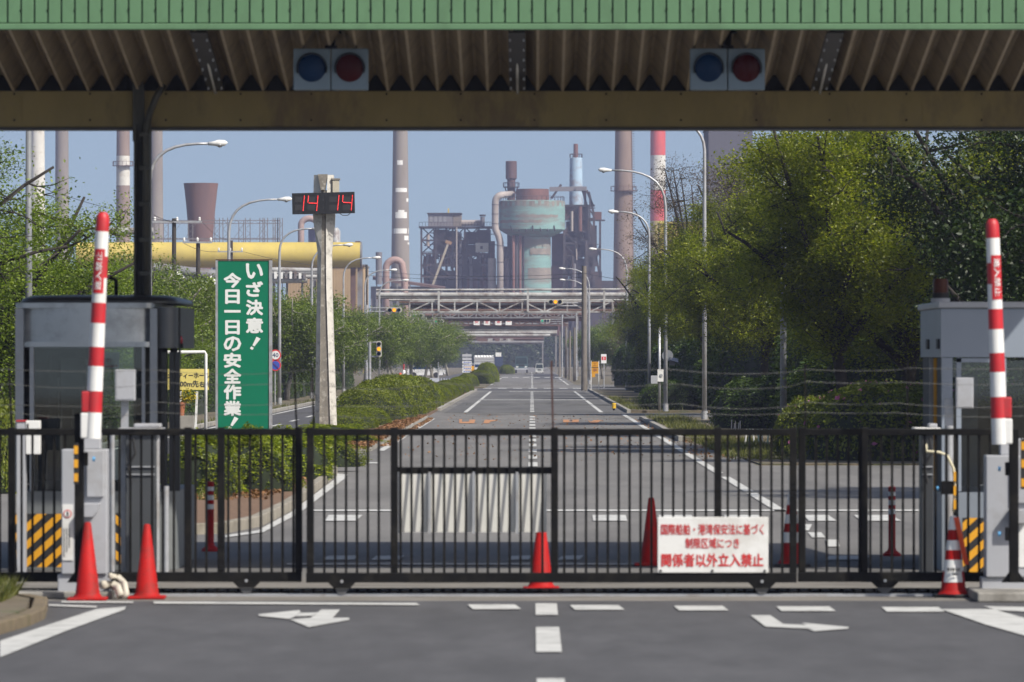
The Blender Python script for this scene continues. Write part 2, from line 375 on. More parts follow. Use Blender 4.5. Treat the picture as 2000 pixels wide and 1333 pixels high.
# front left kerbed verge
isl2 = [G(-75, 1262), G(-20, 1245), G(44, 1226), G(74, 1212), G(80, 1192), G(45, 1185), G(-75, 1185)]
kerb('front_left_kerb', [(p.x, p.y) for p in isl2[:6]], h=0.11, wd=0.12, m=mat('old_kerb_concrete', (0.15, 0.115, 0.07), 0.9, var=0.3, vscale=5, dirt=(0.12, 0.10, 0.05), damt=0.6), seg=1.0)
soil_bed('front_left_verge', [(p.x - 0.1, p.y) for p in isl2], 0.105, m_soil)

# painted markings, each a thing of its own kind on the road
MARKZ = 0.022
marks_root = struct(bpy.data.objects.new('road_markings', None)); C.objects.link(marks_root); ORG[marks_root.name] = Vector()
def mark(name, pix, m=m_paint, z=MARKZ):
    pts = [G(a, b, z) for a, b in pix]
    o = sheet(name, [(p.x, p.y) for p in pts], z, m, False); o.parent = marks_root; return o
def mline(name, x0, d0, x1, d1, wd=0.15, m=m_paint, z=MARKZ):
    o = sheet(name, [(x0 - wd/2, d0), (x0 + wd/2, d0), (x1 + wd/2, d1), (x1 - wd/2, d1)], z, m, False); o.parent = marks_root; return o
for a, b in ((48.3, 50.55), (42.2, 46.1), (34.5, 38.7)): mline('centre_dash', 0.13, a, 0.13, b, 0.19)
mark('arrow_marking', [(505,1200),(585,1192),(587,1196),(575,1205),(565,1209),(505,1203)])
mark('arrow_marking', [(586,1197.5),(620,1196.5),(610,1203),(577,1204)])
mark('arrow_marking', [(627,1191),(664,1191),(650,1207),(682,1207),(682,1211),(603,1225),(566,1210),(607,1207)])
mark('arrow_marking', [(1466,1202),(1504,1202),(1530,1219),(1575,1221),(1567,1216.5),(1658,1225),(1656,1228),(1590,1233),(1578,1228),(1495,1224)])
mark('stop_line', [(300,1175),(812,1178),(820,1182),(300,1179)])
for k, (a, b) in enumerate(((-40, 90), (120, 260), (913, 1018), (1113, 1220), (1316, 1423), (1516, 1632), (1722, 1845))):
    sl = (1176 + (a + 40) * 0.0062)
    if a > 400: mark('stop_line_block', [(a, sl - 1), (b - 12, sl - 1), (b, sl + 8), (a + 10, sl + 8)])
    else: mark('stop_line', [(a, 1174), (b, 1175), (b, 1178), (a, 1177)])
mark('edge_line', [(0,1252),(90,1222),(188,1190),(246,1185),(243,1191),(130,1232),(60,1260),(0,1284)])
mark('edge_line', [(95,1180.5),(190,1184),(188,1187),(95,1183.5)])
mark('edge_line', [(1838,1190),(1940,1190),(2010,1210),(2010,1244),(1925,1220)])
mark('edge_line', [(1920,1184),(2010,1186),(2010,1195),(1948,1192)])
# behind the gate
mark('crossing_line', [(612,995.5),(1795,995.5),(1795,998.5),(612,998.5)])
for a, b, s in ((642,708,-12),(1157,1222,3),(1286,1350,8),(1414,1482,10),(1570,1618,16),(1668,1740,20)):
    mark('crossing_block', [(a, 1006), (b, 1006), (b + s, 1017.5), (a + s * .6, 1017.5)])
for a, b in ((640, 700), (735, 790), (1000, 1040), (1098, 1140), (1620, 1700)): mark('crossing_block', [(a, 1086), (b, 1085), (b - 8, 1093), (a - 10, 1094)])
mark('crossing_line', [(560,1100.5),(1250,1100.5),(1250,1103),(560,1103)])
for a, b in (((1578,1040),(1612,1050)), ((1612,1054),(1640,1068)), ((1560,1024),(1580,1036))):
    mark('edge_dash', [a, (a[0] + 26, a[1]), b, (b[0] - 26, b[1])])
for a, b in ((81, 92), (93, 104.5), (108, 131), (131.6, 165), (165.5, 220)): mline('edge_line', 3.56, a, 3.56, b, 0.17)
for a, b in ((134, 158), (159, 175), (176, 205)): mline('edge_line', -3.55, a, -3.55, b, 0.17)
for a, b in ((229, 293), (300, 372)): mline('edge_line', 2.82, a, 2.82, b, 0.16); mline('edge_line', -2.66, a, -2.66, b, 0.16)
for a, b in ((462, 545), (560, 620)): mline('edge_line', 3.0, a, 3.0, b, 0.16); mline('edge_line', -3.3, a, -3.3, b, 0.16)
d = 114.5
while d < 215: mline('centre_dash', 0.03, d, 0.03, d + 4.7, 0.19); d += 8.6
d = 230
while d < 372: mline('centre_dash', 0.03, d, 0.03, d + 4.2, 0.17); d += 7.5
d = 420
while d < 900: mline('centre_dash', 0.06, d, 0.06, d + 12, 0.15); d += 20
mline('stop_bar', 0.03, 296, 0.03, 298.5, 5.6); mline('stop_bar', 0.03, 372, 0.03, 374.5, 3)
for x in (-3.2, -2.1, -1.0, 0.1, 1.2, 2.3, 3.3): mline('crosswalk_block', x, 408, x, 414, 0.62); 
for x in (-3.0, -1.8, -0.6, 0.6, 1.8, 3.0): mline('crosswalk_block', x, 636, x, 650, 0.7)
mark('edge_line', [(600,903),(740,903),(740,905.5),(600,905.5)])
mark('planter_edge_line', [(440,1046),(504,1036),(566,1002),(654,936),(656,925),(680,927),(672,936),(584,1003),(514,1040),(440,1050)])
for px in (((897,819),(903,819),(902,824),(916,824),(917,820),(929,820),(926,827),(897,827)), ((947,820),(974,821),(958,824),(955,827),(944,827)),
           ((1100,820),(1112,820),(1112,824),(1118,824),(1118,820),(1131,820),(1130,825),(1100,825)), ((1148,820),(1154,824),(1160,821),(1174,821),(1166,827),(1153,827))):
    mark('orange_lettering', px, m_orange_paint)
mark('orange_lettering', [(408,828),(424,827),(424,831),(408,831)], m_orange_paint)
for a in range(140, 380, 14): mline('lane_dash', -8.3, a, -8.3, a + 6, 0.15)
mline('edge_line', -10.0, 135, -10.0, 380, 0.15)
# ------------------------------------------------------------------ gate canopy
D1, D2, D3 = 56.0, 59.5, 63.8
k1, k2 = F / D1, F / D2
zf = CAMH + (CY - 58) / k1          # underside of the fascia
zb = CAMH + (CY - 178) / k2         # top of the beam
zbb = CAMH + (CY - 249) / k2        # underside of the beam
canopy = thing('gate_canopy', 'long canopy over the gate with green panelled fascia and brown beam', 'canopy', (XX(278, D2), D2 + 0.2, 0))
# fascia: separate upright panels over a trim strip
pw = 26.25 / k1; x = -7.0; i = 0
pan = MB().bb(0, pw - 0.017, -0.02, 0.0, zf + 0.065, zf + 1.05); pan_o = None
pan_mesh = None
while x < 7.0:
    if pan_mesh is None:
        pan_o = pan.build('fascia_panel', m_grn, None, bevel=0.004); pan_mesh = pan_o.data; bpy.data.objects.remove(pan_o)
        bolt = MB().disc((0, 0, 0), 0.009, 0.012, 8).build('panel_screw', m_black); bolt_mesh = bolt.data; bpy.data.objects.remove(bolt)
    o = inst(pan_mesh, 'fascia_panel', canopy, Vector((x, D1 + (0.002 if i % 2 else 0), 0)) - ORG[canopy.name])
    if i % 2: inst(bolt_mesh, 'panel_screw', o, (-0.004, -0.024, zf + 0.20))
    x += pw; i += 1
MB().bb(-7.05, 7.05, D1 + 0.005, D1 + 0.05, zf, zf + 1.08).build('fascia_backing', mat('dark_green_joint', (0.02, 0.07, 0.035), 0.6), canopy)
MB().bb(-7.05, 7.05, D1 - 0.045, D1 + 0.06, zf - 0.004, zf + 0.056).build('fascia_trim', m_grn, canopy, bevel=0.008)
# folded roof deck: every fold a piece
rp = 51.8 / k1; hh = 0.155
zf2 = zf + 0.03
prof = [(0.0, 0.0), (0.032, 0.0), (0.032 + (rp - .032) * .44, hh), (0.032 + (rp - .032) * .56, hh), (rp, 0.0)]
def deck_fold(y0, y1, z0, z1):
    mb = MB(); t = 0.006; n = len(prof)
    up = [(a, b + t) for a, b in prof]
    for yy, zz in ((y0, z0), (y1, z1)):
        for a, b in prof + up[::-1]: mb.v.append((a, yy, b + zz))
    m2 = 2 * n
    for i in range(m2): mb.f.append((i, (i + 1) % m2, m2 + (i + 1) % m2, m2 + i))
    return mb
fo = deck_fold(D1 + 0.06, D2 + 0.2, zf2, zb + 0.004).build('roof_fold', m_soffit); fm = fo.data; bpy.data.objects.remove(fo)
fo = deck_fold(D2 + 0.203, D3, zb + 0.004, zf2).build('roof_fold', m_soffit); fm2 = fo.data; bpy.data.objects.remove(fo)
eg = MB().add([(0.002, D1 + 0.07, zf2 - .003), (0.030, D1 + 0.07, zf2 - .003), (0.030, D2 - .01, zb + 0.001), (0.002, D2 - .01, zb + 0.001), (0.002, D1 + 0.07, zf2 - .001), (0.030, D1 + 0.07, zf2 - .001), (0.030, D2 - .01, zb + 0.003), (0.002, D2 - .01, zb + 0.003)], [(0,3,2,1),(4,5,6,7),(0,1,5,4),(1,2,6,5),(2,3,7,6),(3,0,4,7)]).build('rib_bounce_strip', mat('painted_rib_bounce', (0.44, 0.36, 0.25), 0.6, var=0.15)); egm = eg.data; bpy.data.objects.remove(eg)  # paler strips: ground-bounce light on the rib bottoms, put in as colour
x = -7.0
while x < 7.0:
    inst(egm, 'rib_bounce_strip', canopy, Vector((x, 0, 0)) - ORG[canopy.name])
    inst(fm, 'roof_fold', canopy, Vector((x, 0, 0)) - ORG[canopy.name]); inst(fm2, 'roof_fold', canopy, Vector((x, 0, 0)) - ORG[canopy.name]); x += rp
MB().bb(-7.05, 7.05, D2 + 0.12, D2 + 0.14, zb + 0.001, zb + 0.32).build('dark_gap_filler', m_dark, canopy)  # dark filler added so the gaps above the beam look black
MB().bb(-7.05, 7.05, D3, D3 + 0.05, zf2 - 0.05, zf2 + 0.9).build('rear_fascia', m_grn, canopy)
MB().bb(-7.05, 7.05, D1 + 0.05, D3, zf2 + 0.80, zf2 + 0.86).build('roof_cover', m_soffit, canopy)
beam = MB().bb(-7.05, 7.05, D2, D2 + 0.4, zbb, zb).build('beam', m_beam, canopy, bevel=0.006)
MB().bb(-7.06, 7.06, D2 - 0.015, D2 + 0.42, zbb - 0.022, zbb - 0.002).build('beam_flange', mat('beam_flange_dark', (0.05, 0.05, 0.055), 0.6), canopy)
b2 = MB().disc((0, 0, 0), 0.011, 0.014, 8).build('bolt', m_black); bm2 = b2.data; bpy.data.objects.remove(b2)
for px in (28, 176, 324, 470, 608, 755, 900, 1044, 1184, 1330, 1477, 1620, 1770, 1917):
    for py in (184, 235): inst(bm2, 'bolt', canopy, P(px, py, D2) - Vector((0, 0.001, 0)) - ORG[canopy.name])
for a in np.arange(-6.9, 7, 0.785):       # plate joints on the beam face
    MB().bb(a, a + 0.006, D2 - 0.004, D2 - 0.001, zbb + 0.004, zb - 0.004).build('beam_joint', m_beam, canopy)
# column with its downpipe
m_col = mat('column_olive', (0.045, 0.045, 0.035), 0.6, var=0.25, dirt=(0.10, 0.095, 0.075), damt=0.6, dscale=3, stretch=(1, 1, 0.3))
cx = XX(279, D2)
col = MB()
col.bb(cx - 0.085, cx - 0.060, D2 - 0.16, D2 + 0.1, 0, zbb + 0.02); col.bb(cx + 0.035, cx + 0.085, D2 - 0.16, D2 + 0.1, 0, zbb + 0.02); col.bb(cx - 0.06, cx + 0.035, D2 - 0.05, D2 - 0.03, 0, zbb + 0.02)
colo = col.build('column', m_col, canopy)
MB().prism([(cx - 0.10, zb + 0.19), (cx - 0.02, zb + 0.20), (cx + 0.02, zb + 0.02), (cx + 0.03, zbb - 0.15), (cx - 0.10, zbb - 0.15)], D2 - 0.10, D2 - 0.06).build('column_head_plate', m_col, canopy)
MB().tube([P(320, 165, D2 - 0.2), P(305, 190, D2 - 0.2), P(292, 222, D2 - 0.2), P(286, 250, D2 - 0.2), P(285, 300, D2 - 0.2), P(284, 590, D2 - 0.2)], 0.035, 8).build('downpipe', m_col, canopy, smooth=True)
for py in (265, 330, 400, 470, 535): MB().bb(cx - 0.02, cx + 0.09, D2 - 0.245, D2 - 0.15, ZZ(py, D2) - 0.02, ZZ(py, D2) + 0.02).build('pipe_clamp', m_col, canopy)
MB().bb(6.0, 6.17, D2 - 0.16, D2 + 0.1, 0, zbb + 0.02).build('column', m_col, canopy)

# ------------------------------------------------------------------ lane signals and soffit lights
def lane_signal(px0, label):
    D = 57.0; k = F / D
    cxw = XX(px0 + 75, D); z1, z0 = ZZ(95, D), ZZ(176, D); zt = ZZ(58, D)
    t = thing('lane_signal', label, 'signal', (cxw, D, z0), 'lane signals under the canopy')
    wv = 74 / k
    for s, lens in ((-1, m_lens_b), (1, m_lens_r)):
        c0 = cxw + s * wv / 2
        h = MB().bb(c0 - wv/2 + 0.004, c0 + wv/2 - 0.004, D, D + 0.16, z0, z1).build('housing', m_sigbox, t, bevel=0.012)
        zc = (z0 + z1) / 2 + 0.01
        MB().lathe((0, 0, 0), [(0.150, 0), (0.150, 0.02), (0.12, 0.035), (0.06, 0.05), (0.01, 0.055)], 24).v
        mbl = MB(); mbl.tube([(c0, D + 0.005, zc), (c0, D - 0.012, zc), (c0, D - 0.03, zc), (c0, D - 0.042, zc)], [0.140, 0.138, 0.10, 0.02], 28); mbl.build('lens', lens, h, smooth='auto')
        rim = MB(); n = 28                    # visor hood over the lens
        for r_, y_ in ((0.153, D - 0.001), (0.153, D - 0.05), (0.145, D - 0.05), (0.145, D - 0.001)):
            for q in range(n + 1):
                an = R(-20) + R(220) * q / n; rim.v.append((c0 + r_ * math.cos(an), y_, zc + r_ * math.sin(an)))
        for a in range(3):
            for q in range(n): rim.f.append((a*(n+1)+q, a*(n+1)+q+1, (a+1)*(n+1)+q+1, (a+1)*(n+1)+q))
        rim.build('visor', m_black, h)
    MB().bb(cxw - 0.04, cxw + 0.04, D + 0.03, D + 0.12, z1, zt + 0.10).build('hanger', m_black, t)
    MB().bb(cxw - 0.10, cxw + 0.10, D - 0.02, D + 0.18, zt - 0.035, zt + 0.0).build('mounting_plate', m_black, t)
    MB().bb(cxw - 0.06, cxw + 0.06, D + 0.01, D + 0.14, z1, z1 + 0.03).build('bracket', m_black, t)
    return t
lane_signal(571, 'blue and red lane signal hanging nearest the digital clock')
lane_signal(1346, 'blue and red lane signal hanging above the red lettered gate notice')
def soffit_light(pf, pb, label):
    y0, y1 = D1 + 0.25, D2 - 0.15
    za, zb_ = zf2 - 0.02 + (zb - zf2) * (y0 - D1) / (D2 - D1), zf2 - 0.02 + (zb - zf2) * (y1 - D1) / (D2 - D1)
    x = (XX(pf, D1) + XX(pb, D2)) / 2
    t = thing('soffit_light', label, 'light', (x, y0, za), 'fluorescent fittings under the canopy')
    MB().bar((x, y0, za + 0.02), (x, y1, zb_ + 0.02), 0.17, 0.035).build('reflector', mat('dark_fitting', (0.035, 0.033, 0.028), 0.5), t)
    MB().tube([(x, y0 + 0.9, za - 0.075), (x, y1 - 0.1, zb_ - 0.03)], 0.014, 8).build('tube', m_white, t, smooth=True)
    for q in np.linspace(0.1, 0.95, 6):
        p = Vector((x, y0, za)).lerp(Vector((x, y1, zb_)), q)
        for s in (-1, 1): MB().box(p + Vector((s * 0.068, 0, -0.01)), (0.018, 0.03, 0.03)).build('clip', m_galv, t)
soffit_light(388, 420, 'unlit fluorescent fitting nearest the canopy column')
soffit_light(1010, 1010, 'unlit fluorescent fitting midway between the two lane signals')
soffit_light(1628, 1605, 'unlit fluorescent fitting above the dark evergreen tree')

# ------------------------------------------------------------------ sliding gate
DG = 52.3; kg = F / DG
def gx(p): return XX(p, DG)
def gz(p): return ZZ(p, DG)
bar_o = MB().bb(-0.0115, 0.0115, -0.004, 0.004, gz(1122), gz(846)).build('bar', m_black); bar_m = bar_o.data; bpy.data.objects.remove(bar_o)
def gate_leaf(p0, p1, dy, label, posts, wheels, skip=()):
    D = DG + dy
    t = thing('sliding_gate_leaf', label, 'gate', (gx((p0 + p1) / 2), D, 0.02), 'sliding gate leaves')
    MB().bb(gx(p0), gx(p1), D - 0.032, D + 0.032, gz(851), gz(838)).build('top_rail', m_black, t, bevel=0.006)
    MB().bb(gx(p0), gx(p1), D - 0.04, D + 0.04, gz(1138), gz(1119)).build('bottom_rail', m_black, t, bevel=0.006)
    p = p0 + 14
    while p < p1 - 6:
        if all(abs(p - q) > 9 for q in posts): inst(bar_m, 'bar', t, Vector((gx(p), D, 0)) - ORG[t.name])
        p += 21.3
    for q in posts:
        MB().bb(gx(q) - 0.033, gx(q) + 0.033, D - 0.033, D + 0.036, gz(1119), gz(838) + 0.012).build('post', m_black, t, bevel=0.006)
        MB().add([(gx(q)-0.02, D+0.04, gz(1119)), (gx(q)+0.02, D+0.04, gz(1119)), (gx(q)+0.02, D+0.35, gz(1119)), (gx(q)-0.02, D+0.35, gz(1119)), (gx(q)-0.02, D+0.04, gz(1119)+0.45), (gx(q)+0.02, D+0.04, gz(1119)+0.45)],
                 [(0,1,2,3),(0,4,5,1),(3,2,5,4),(0,3,4),(1,5,2)]).build('stay', m_black, t)
    for q in wheels:
        b = MB().prism([(gx(q) - 0.13, gz(1137)), (gx(q) + 0.13, gz(1137)), (gx(q) + 0.075, gz(1149)), (gx(q) - 0.075, gz(1149))], D - 0.05, D + 0.05).build('wheel_bracket', m_black, t)
        wv = MB().tube([(gx(q), D - 0.03, 0.092), (gx(q), D + 0.03, 0.092)], 0.062, 20).build('wheel', mat('wheel_steel', (0.13, 0.13, 0.13), 0.5, metal=0.4, var=0.3), t, smooth='auto')
        MB().prism([(gx(q) - 0.075, gz(1149)), (gx(q) + 0.075, gz(1149)), (gx(q) + 0.03, 0.085), (gx(q) - 0.03, 0.085)], D - 0.052, D - 0.036).build('wheel_cheek', mat('cheek_grey', (0.20, 0.195, 0.185), 0.6), t)
        MB().disc((gx(q), D - 0.053, 0.15), 0.014, 0.012, 10).build('axle_bolt', m_galv, t)
    return t
leafA = gate_leaf(-60, 588, 0.16, 'black barred gate leaf in front of the glass booth', (20, 155, 365, 430, 582), (480,))
leafB = gate_leaf(598, 1556, 0.0, 'widest black gate leaf, the middle one, carrying the red lettered notice', (606, 770, 1083, 1402, 1549), (668, 1488))
leafC = gate_leaf(1560, 1965, 0.16, 'black barred gate leaf in front of the blue grey booth', (1568, 1690), (1730,))
# running rail
rl = MB(); rl.bb(-12, 12, DG - 0.02, DG + 0.02, 0.011, 0.03); rl.bb(-12, 12, DG + 0.14, DG + 0.18, 0.011, 0.03); rl = rl.build('gate_rail', m_galv); 
shd = MB()  # dark toothed strip: the gate's ladder shadow and darker track, built as a shape
for q in range(160): shd.bb(-8 + q * .1, -8 + q * .1 + .062, DG + .36, DG + .62, 0.012, 0.05)
shd.bb(-8.0, 8.0, DG + .62, DG + .68, 0.012, 0.06); shd.build('ladder_shadow', m_black, rl); tag(rl, 'steel running rails of the gate set in the concrete strip', 'rail')
# thin wire posts and barbed wire above the gate
m_rust = mat('rusty_steel', (0.06, 0.025, 0.02), 0.7, var=0.4, vscale=8)
wposts = ((578, 728, 0.16, m_black, 'left of the gate joint under the green slogan sign'), (613, 718, 0.0, m_black, 'right of the gate joint under the green slogan sign'), (1080, 705, 0.0, m_rust, 'rusty, in the middle of the widest gate leaf'), (1575, 712, 0.16, m_black, 'at the joint beside the red lettered notice'), (1775, 705, 0.16, m_black, 'beside the blue grey booth'), (20, 716, 0.16, m_black, 'at the left edge before the glass booth'))
for px, py, dy, m, lb in wposts:
    D = DG + dy; a = Vector((gx(px), D + 0.0, gz(838))); b = Vector((XX(px - 3, D), D, ZZ(py, D)))
    o = MB().bar(a, b, 0.018).build('wire_post', m, None, origin=a); tag(o, 'thin wire post ' + lb, 'post', 'wire posts above the gate')
m_wire = mat('dull_wire', (0.16, 0.16, 0.15), 0.5, metal=0.5)
rows = (722, 748, 788, 806)
for r, py in enumerate(rows):
    mb = MB(); xs = [-60, 20, 300, 613, 850, 1080, 1330, 1575, 1775, 2060]
    pts = []
    for a, b in zip(xs[:-1], xs[1:]):
        sag = random.uniform(2, 11) * (1 if b - a > 150 else 0.3)
        for q in range(8):
            u = q / 8; pts.append(P(a + (b - a) * u, py + sag * 4 * u * (1 - u) + 3 * math.sin(a * 0.01 + r), DG + 0.02))
    mb.tube(pts, 0.0022, 5)
    for p in pts[::2]: mb.box(p + Vector((0.02, 0, 0)), (0.003, 0.003, 0.025)); mb.box(p + Vector((0.025, 0, 0)), (0.02, 0.003, 0.003))
    o = mb.build('barbed_wire', m_wire); tag(o, ('topmost', 'second highest', 'third highest', 'lowest')[r] + ' strand of barbed wire strung above the gate', 'wire', 'barbed wire strands')
# folded sign boards hung behind the bars: their foot leans away
sb = thing('sheet_board', 'pale four-panel board leaning behind the middle gate bars', 'board', P(922, 1042, DG + 0.2))
edges = [776, 838, 924, 1009, 1069]
for a, b in zip(edges[:-1], edges[1:]):
    D0, Dq = DG + 0.025, DG + 0.07
    mb = MB(); za, zc = ZZ(921, D0), ZZ(1040, Dq); xa, xb = gx(a) + 0.006, gx(b) - 0.006
    mb.add([(xa, D0, za), (xb, D0, za), (xb, Dq, zc), (xa, Dq, zc), (xa, D0 + .012, za), (xb, D0 + .012, za), (xb, Dq + .012, zc), (xa, Dq + .012, zc)], [(0,1,2,3),(4,7,6,5),(0,4,5,1),(1,5,6,2),(2,6,7,3),(3,7,4,0)])
    mb.build('panel', mat('pale_panel', (0.74, 0.73, 0.68), 0.5, var=0.06), sb)
    MB().bb(xa - 0.012, xa + 0.012, D0 - 0.02, D0 + 0.02, ZZ(1042, D0), ZZ(922, D0)).build('divider', m_galv, sb)
MB().bb(gx(772), gx(1078), DG + 0.025, DG + 0.09, gz(926), gz(913)).build('top_frame', m_black, sb)
# the red lettered notice on the gate
nt = thing('gate_notice', 'white notice board with red lettering fixed to the gate bars', 'notice', P(1391, 1118, DG - 0.05))
nb = MB().bb(gx(1284), gx(1500), DG - 0.055, DG - 0.035, gz(1119), gz(1010)).build('board', m_white, nt, bevel=0.006)
tb = MB()
text(tb, '国際船舶・港湾保安法に基づく', gx(1391), DG - 0.057, gz(1034), 21 / kg, 200 / kg, bold=0.025)
text(tb, '制限区域につき', gx(1391), DG - 0.057, gz(1061), 20 / kg, 105 / kg, bold=0.025)
text(tb, '関係者以外立入禁止', gx(1391), DG - 0.057, gz(1094), 25 / kg, 198 / kg, bold=0.055)
build_text(tb, 'lettering', m_redink, nt)
for px in (1290, 1391, 1493): MB().disc((gx(px), DG - 0.056, gz(1115)), 0.012, 0.006, 8).build('bolt', m_black, nt)

# ------------------------------------------------------------------ barriers
def barrier(side, px0, px1, label):
    D = 51.4; k = F / D
    t = thing('road_barrier', label, 'barrier', P((px0 + px1) / 2, 1130, D), 'barriers either side of the gate')
    top = Vector((px0, 415 if side < 0 else 428)); bot = Vector((px1, 857 if side < 0 else 868))
    def at(v): u = v; return top.lerp(bot, u)
    bands = [0, .085, .195, .29, .40, .49, .595, .68, .79, .885, 1.0]
    for i, (a, b) in enumerate(zip(bands[:-1], bands[1:])):
        p, q = at(a), at(b); rr = [0.060 + 0.014 * a, 0.060 + 0.014 * b]
        m = m_red if i % 2 == 0 else m_white
        pts = [P(p.x, p.y, D), P(q.x, q.y, D)]
        if i == 0: pts = [P(p.x, p.y, D), P(p.x, p.y + 4, D), P(p.x, p.y + 12, D), pts[1]]; rr = [0.03, 0.048, 0.060, rr[1]]
        MB().tube(pts, rr, 20).build('arm_band', m, t, smooth='auto')
        if i >= 8:
            c = (pts[0] + pts[1]) / 2; hz = abs(pts[0].z - pts[1].z)
            MB().box(c + Vector((side * 0.055, 0.02, 0)), (0.115, 0.15, hz - 0.004)).build('arm_sleeve', m, t, bevel=0.012)
    # warning plate on the arm
    a, b = at(.165), at(.355); c = (a + b) / 2; pc = P(c.x + (side * -1.5 if side < 0 else 6), c.y, D)
    an = math.atan2(bot.x - top.x, bot.y - top.y)
    pl = MB(); Mx = Matrix.Rotation(-an, 3, 'Y')
    hw, hl = 0.054, 0.20; n = 8; rad = 0.0685; o = 0
    off = -0.15 if side < 0 else 0.35                       # the plate is wrapped round the tube
    for zz in (-hl, hl):
        for q in range(n + 1):
            th = off + (q / n - 0.5) * 2 * hw / rad
            pl.v.append(tuple(P(c.x, c.y, D) + Mx @ Vector((rad * math.sin(th), -rad * math.cos(th), zz))))
    for q in range(n): pl.f.append((q, q + 1, n + 2 + q, n + 1 + q))
    plate = pl.build('warning_plate', m_red, t, smooth=True)
    tb = MB(); s = '進入禁止'
    v, f = glyphs(s); x0, x1 = min(p[0] for p in v), max(p[0] for p in v); z0, z1 = min(p[1] for p in v), max(p[1] for p in v)
    for qo, (ox, oz) in enumerate(((0, 0), (.004, 0), (-.004, 0))):
        vs = []
        for aa, bb_ in v:
            u = ((aa - (x0 + x1) / 2) / (x1 - x0) + ox) * 0.34; vv = ((bb_ - (z0 + z1) / 2) / (z1 - z0) + oz) * 0.056
            lx, lz = (-vv, u) if side < 0 else (vv, -u)
            th = off + lx / rad; r2 = rad + 0.002 + qo * 0.0003
            vs.append(tuple(P(c.x, c.y, D) + Mx @ Vector((r2 * math.sin(th), -r2 * math.cos(th), lz))))
        tb.add(vs, f)
    build_text(tb, 'lettering', m_wink, plate)
    return t
bl = barrier(-1, 201, 181, 'raised red and white barrier arm in front of the glass booth')
br = barrier(1, 1938, 1953, 'raised red and white barrier arm in front of the blue grey booth')
def barrier_cabinet(side, p0, p1, y0, y1, label):
    D = 51.85; k = F / D
    c = (p0 + p1) / 2
    t = thing('barrier_cabinet', label, 'cabinet', P(c, y1 + 30, D), 'barrier drive cabinets')
    MB().bb(XX(p0, D), XX(p1, D), D, D + 0.3, ZZ(y1, D), ZZ(y0, D)).build('casing', m_grey, t, bevel=0.01)
    MB().bb(XX(p0 - 8, D), XX(p1 + 4, D), D + 0.03, D + 0.28, 0.012, ZZ(y1, D) - 0.002).build('plinth', m_grey, t, bevel=0.01)
    MB().bb(XX(p0 + 50, D), XX(p1 - 6, D), D - 0.035, D - 0.001, ZZ(y0 + 93, D), ZZ(y0 + 3, D)).build('door', m_grey, t, bevel=0.006)
    MB().prism([(XX(p0 + 44, D), ZZ(y0 + 105, D)), (XX(p1 - 12, D), ZZ(y0 + 105, D)), (XX(p1 - 18, D), ZZ(y0 + 122, D)), (XX(p1 - 26, D), ZZ(y0 + 132, D)), (XX(p0 + 44, D), ZZ(y0 + 132, D))], D - 0.13, D - 0.001).build('hood', m_grey, t, bevel=0.006)
    MB().bb(XX(p0 + 30, D), XX(p1 - 15, D), D + 0.12, D + 0.30, ZZ(y0, D), ZZ(y0 - 32, D)).build('arm_hub', m_grey, t, bevel=0.01)
    return t
cl = barrier_cabinet(-1, 120, 209, 878, 1122, 'light grey barrier cabinet behind the cone nearest the left edge')
cr = barrier_cabinet(1, 1926, 2030, 890, 1128, 'light grey barrier cabinet on the concrete step at the right edge')
# pasted notice on the left cabinet
sg = MB().bb(XX(122, 51.85), XX(143, 51.85), 51.840, 51.848, ZZ(1095, 51.85), ZZ(985, 51.85)).build('pasted_notice', m_white, cl)
MB().disc((XX(132, 51.85), 51.838, ZZ(1004, 51.85)), 0.038, 0.003, 24).build('prohibition_ring', m_redink, sg)
MB().disc((XX(132, 51.85), 51.834, ZZ(1004, 51.85)), 0.029, 0.002, 24).build('prohibition_field', m_white, sg)
pg = MB(); c0 = Vector((XX(132, 51.85), 51.830, ZZ(1004, 51.85)))       # walking figure
pg.box(c0 + Vector((0, 0, 0.004)), (0.012, 0.002, 0.024)); pg.disc(c0 + Vector((0, 0.001, 0.021)), 0.0055, 0.002, 10)
pg.bar(c0 + Vector((0, 0, -0.006)), c0 + Vector((0.012, 0, -0.025)), 0.005, 0.002); pg.bar(c0 + Vector((0, 0, -0.006)), c0 + Vector((-0.010, 0, -0.025)), 0.005, 0.002)
pg.bar(c0 + Vector((0, 0, 0.012)), c0 + Vector((0.014, 0, -0.002)), 0.004, 0.002)
pg.build('pictogram', m_ink, sg)
tl = MB()
for q in range(3): tl.bb(XX(125 + q * 5, 51.85), XX(126.3 + q * 5, 51.85), 51.836, 51.839, ZZ(1088 - q * 9, 51.85), ZZ(1032, 51.85))
tl.build('small_print', m_ink, sg)
MB().bb(XX(1990, 51.85), XX(2015, 51.85), 51.840, 51.848, ZZ(1108, 51.85), ZZ(1000, 51.85)).build('pasted_notice', m_white, cr)
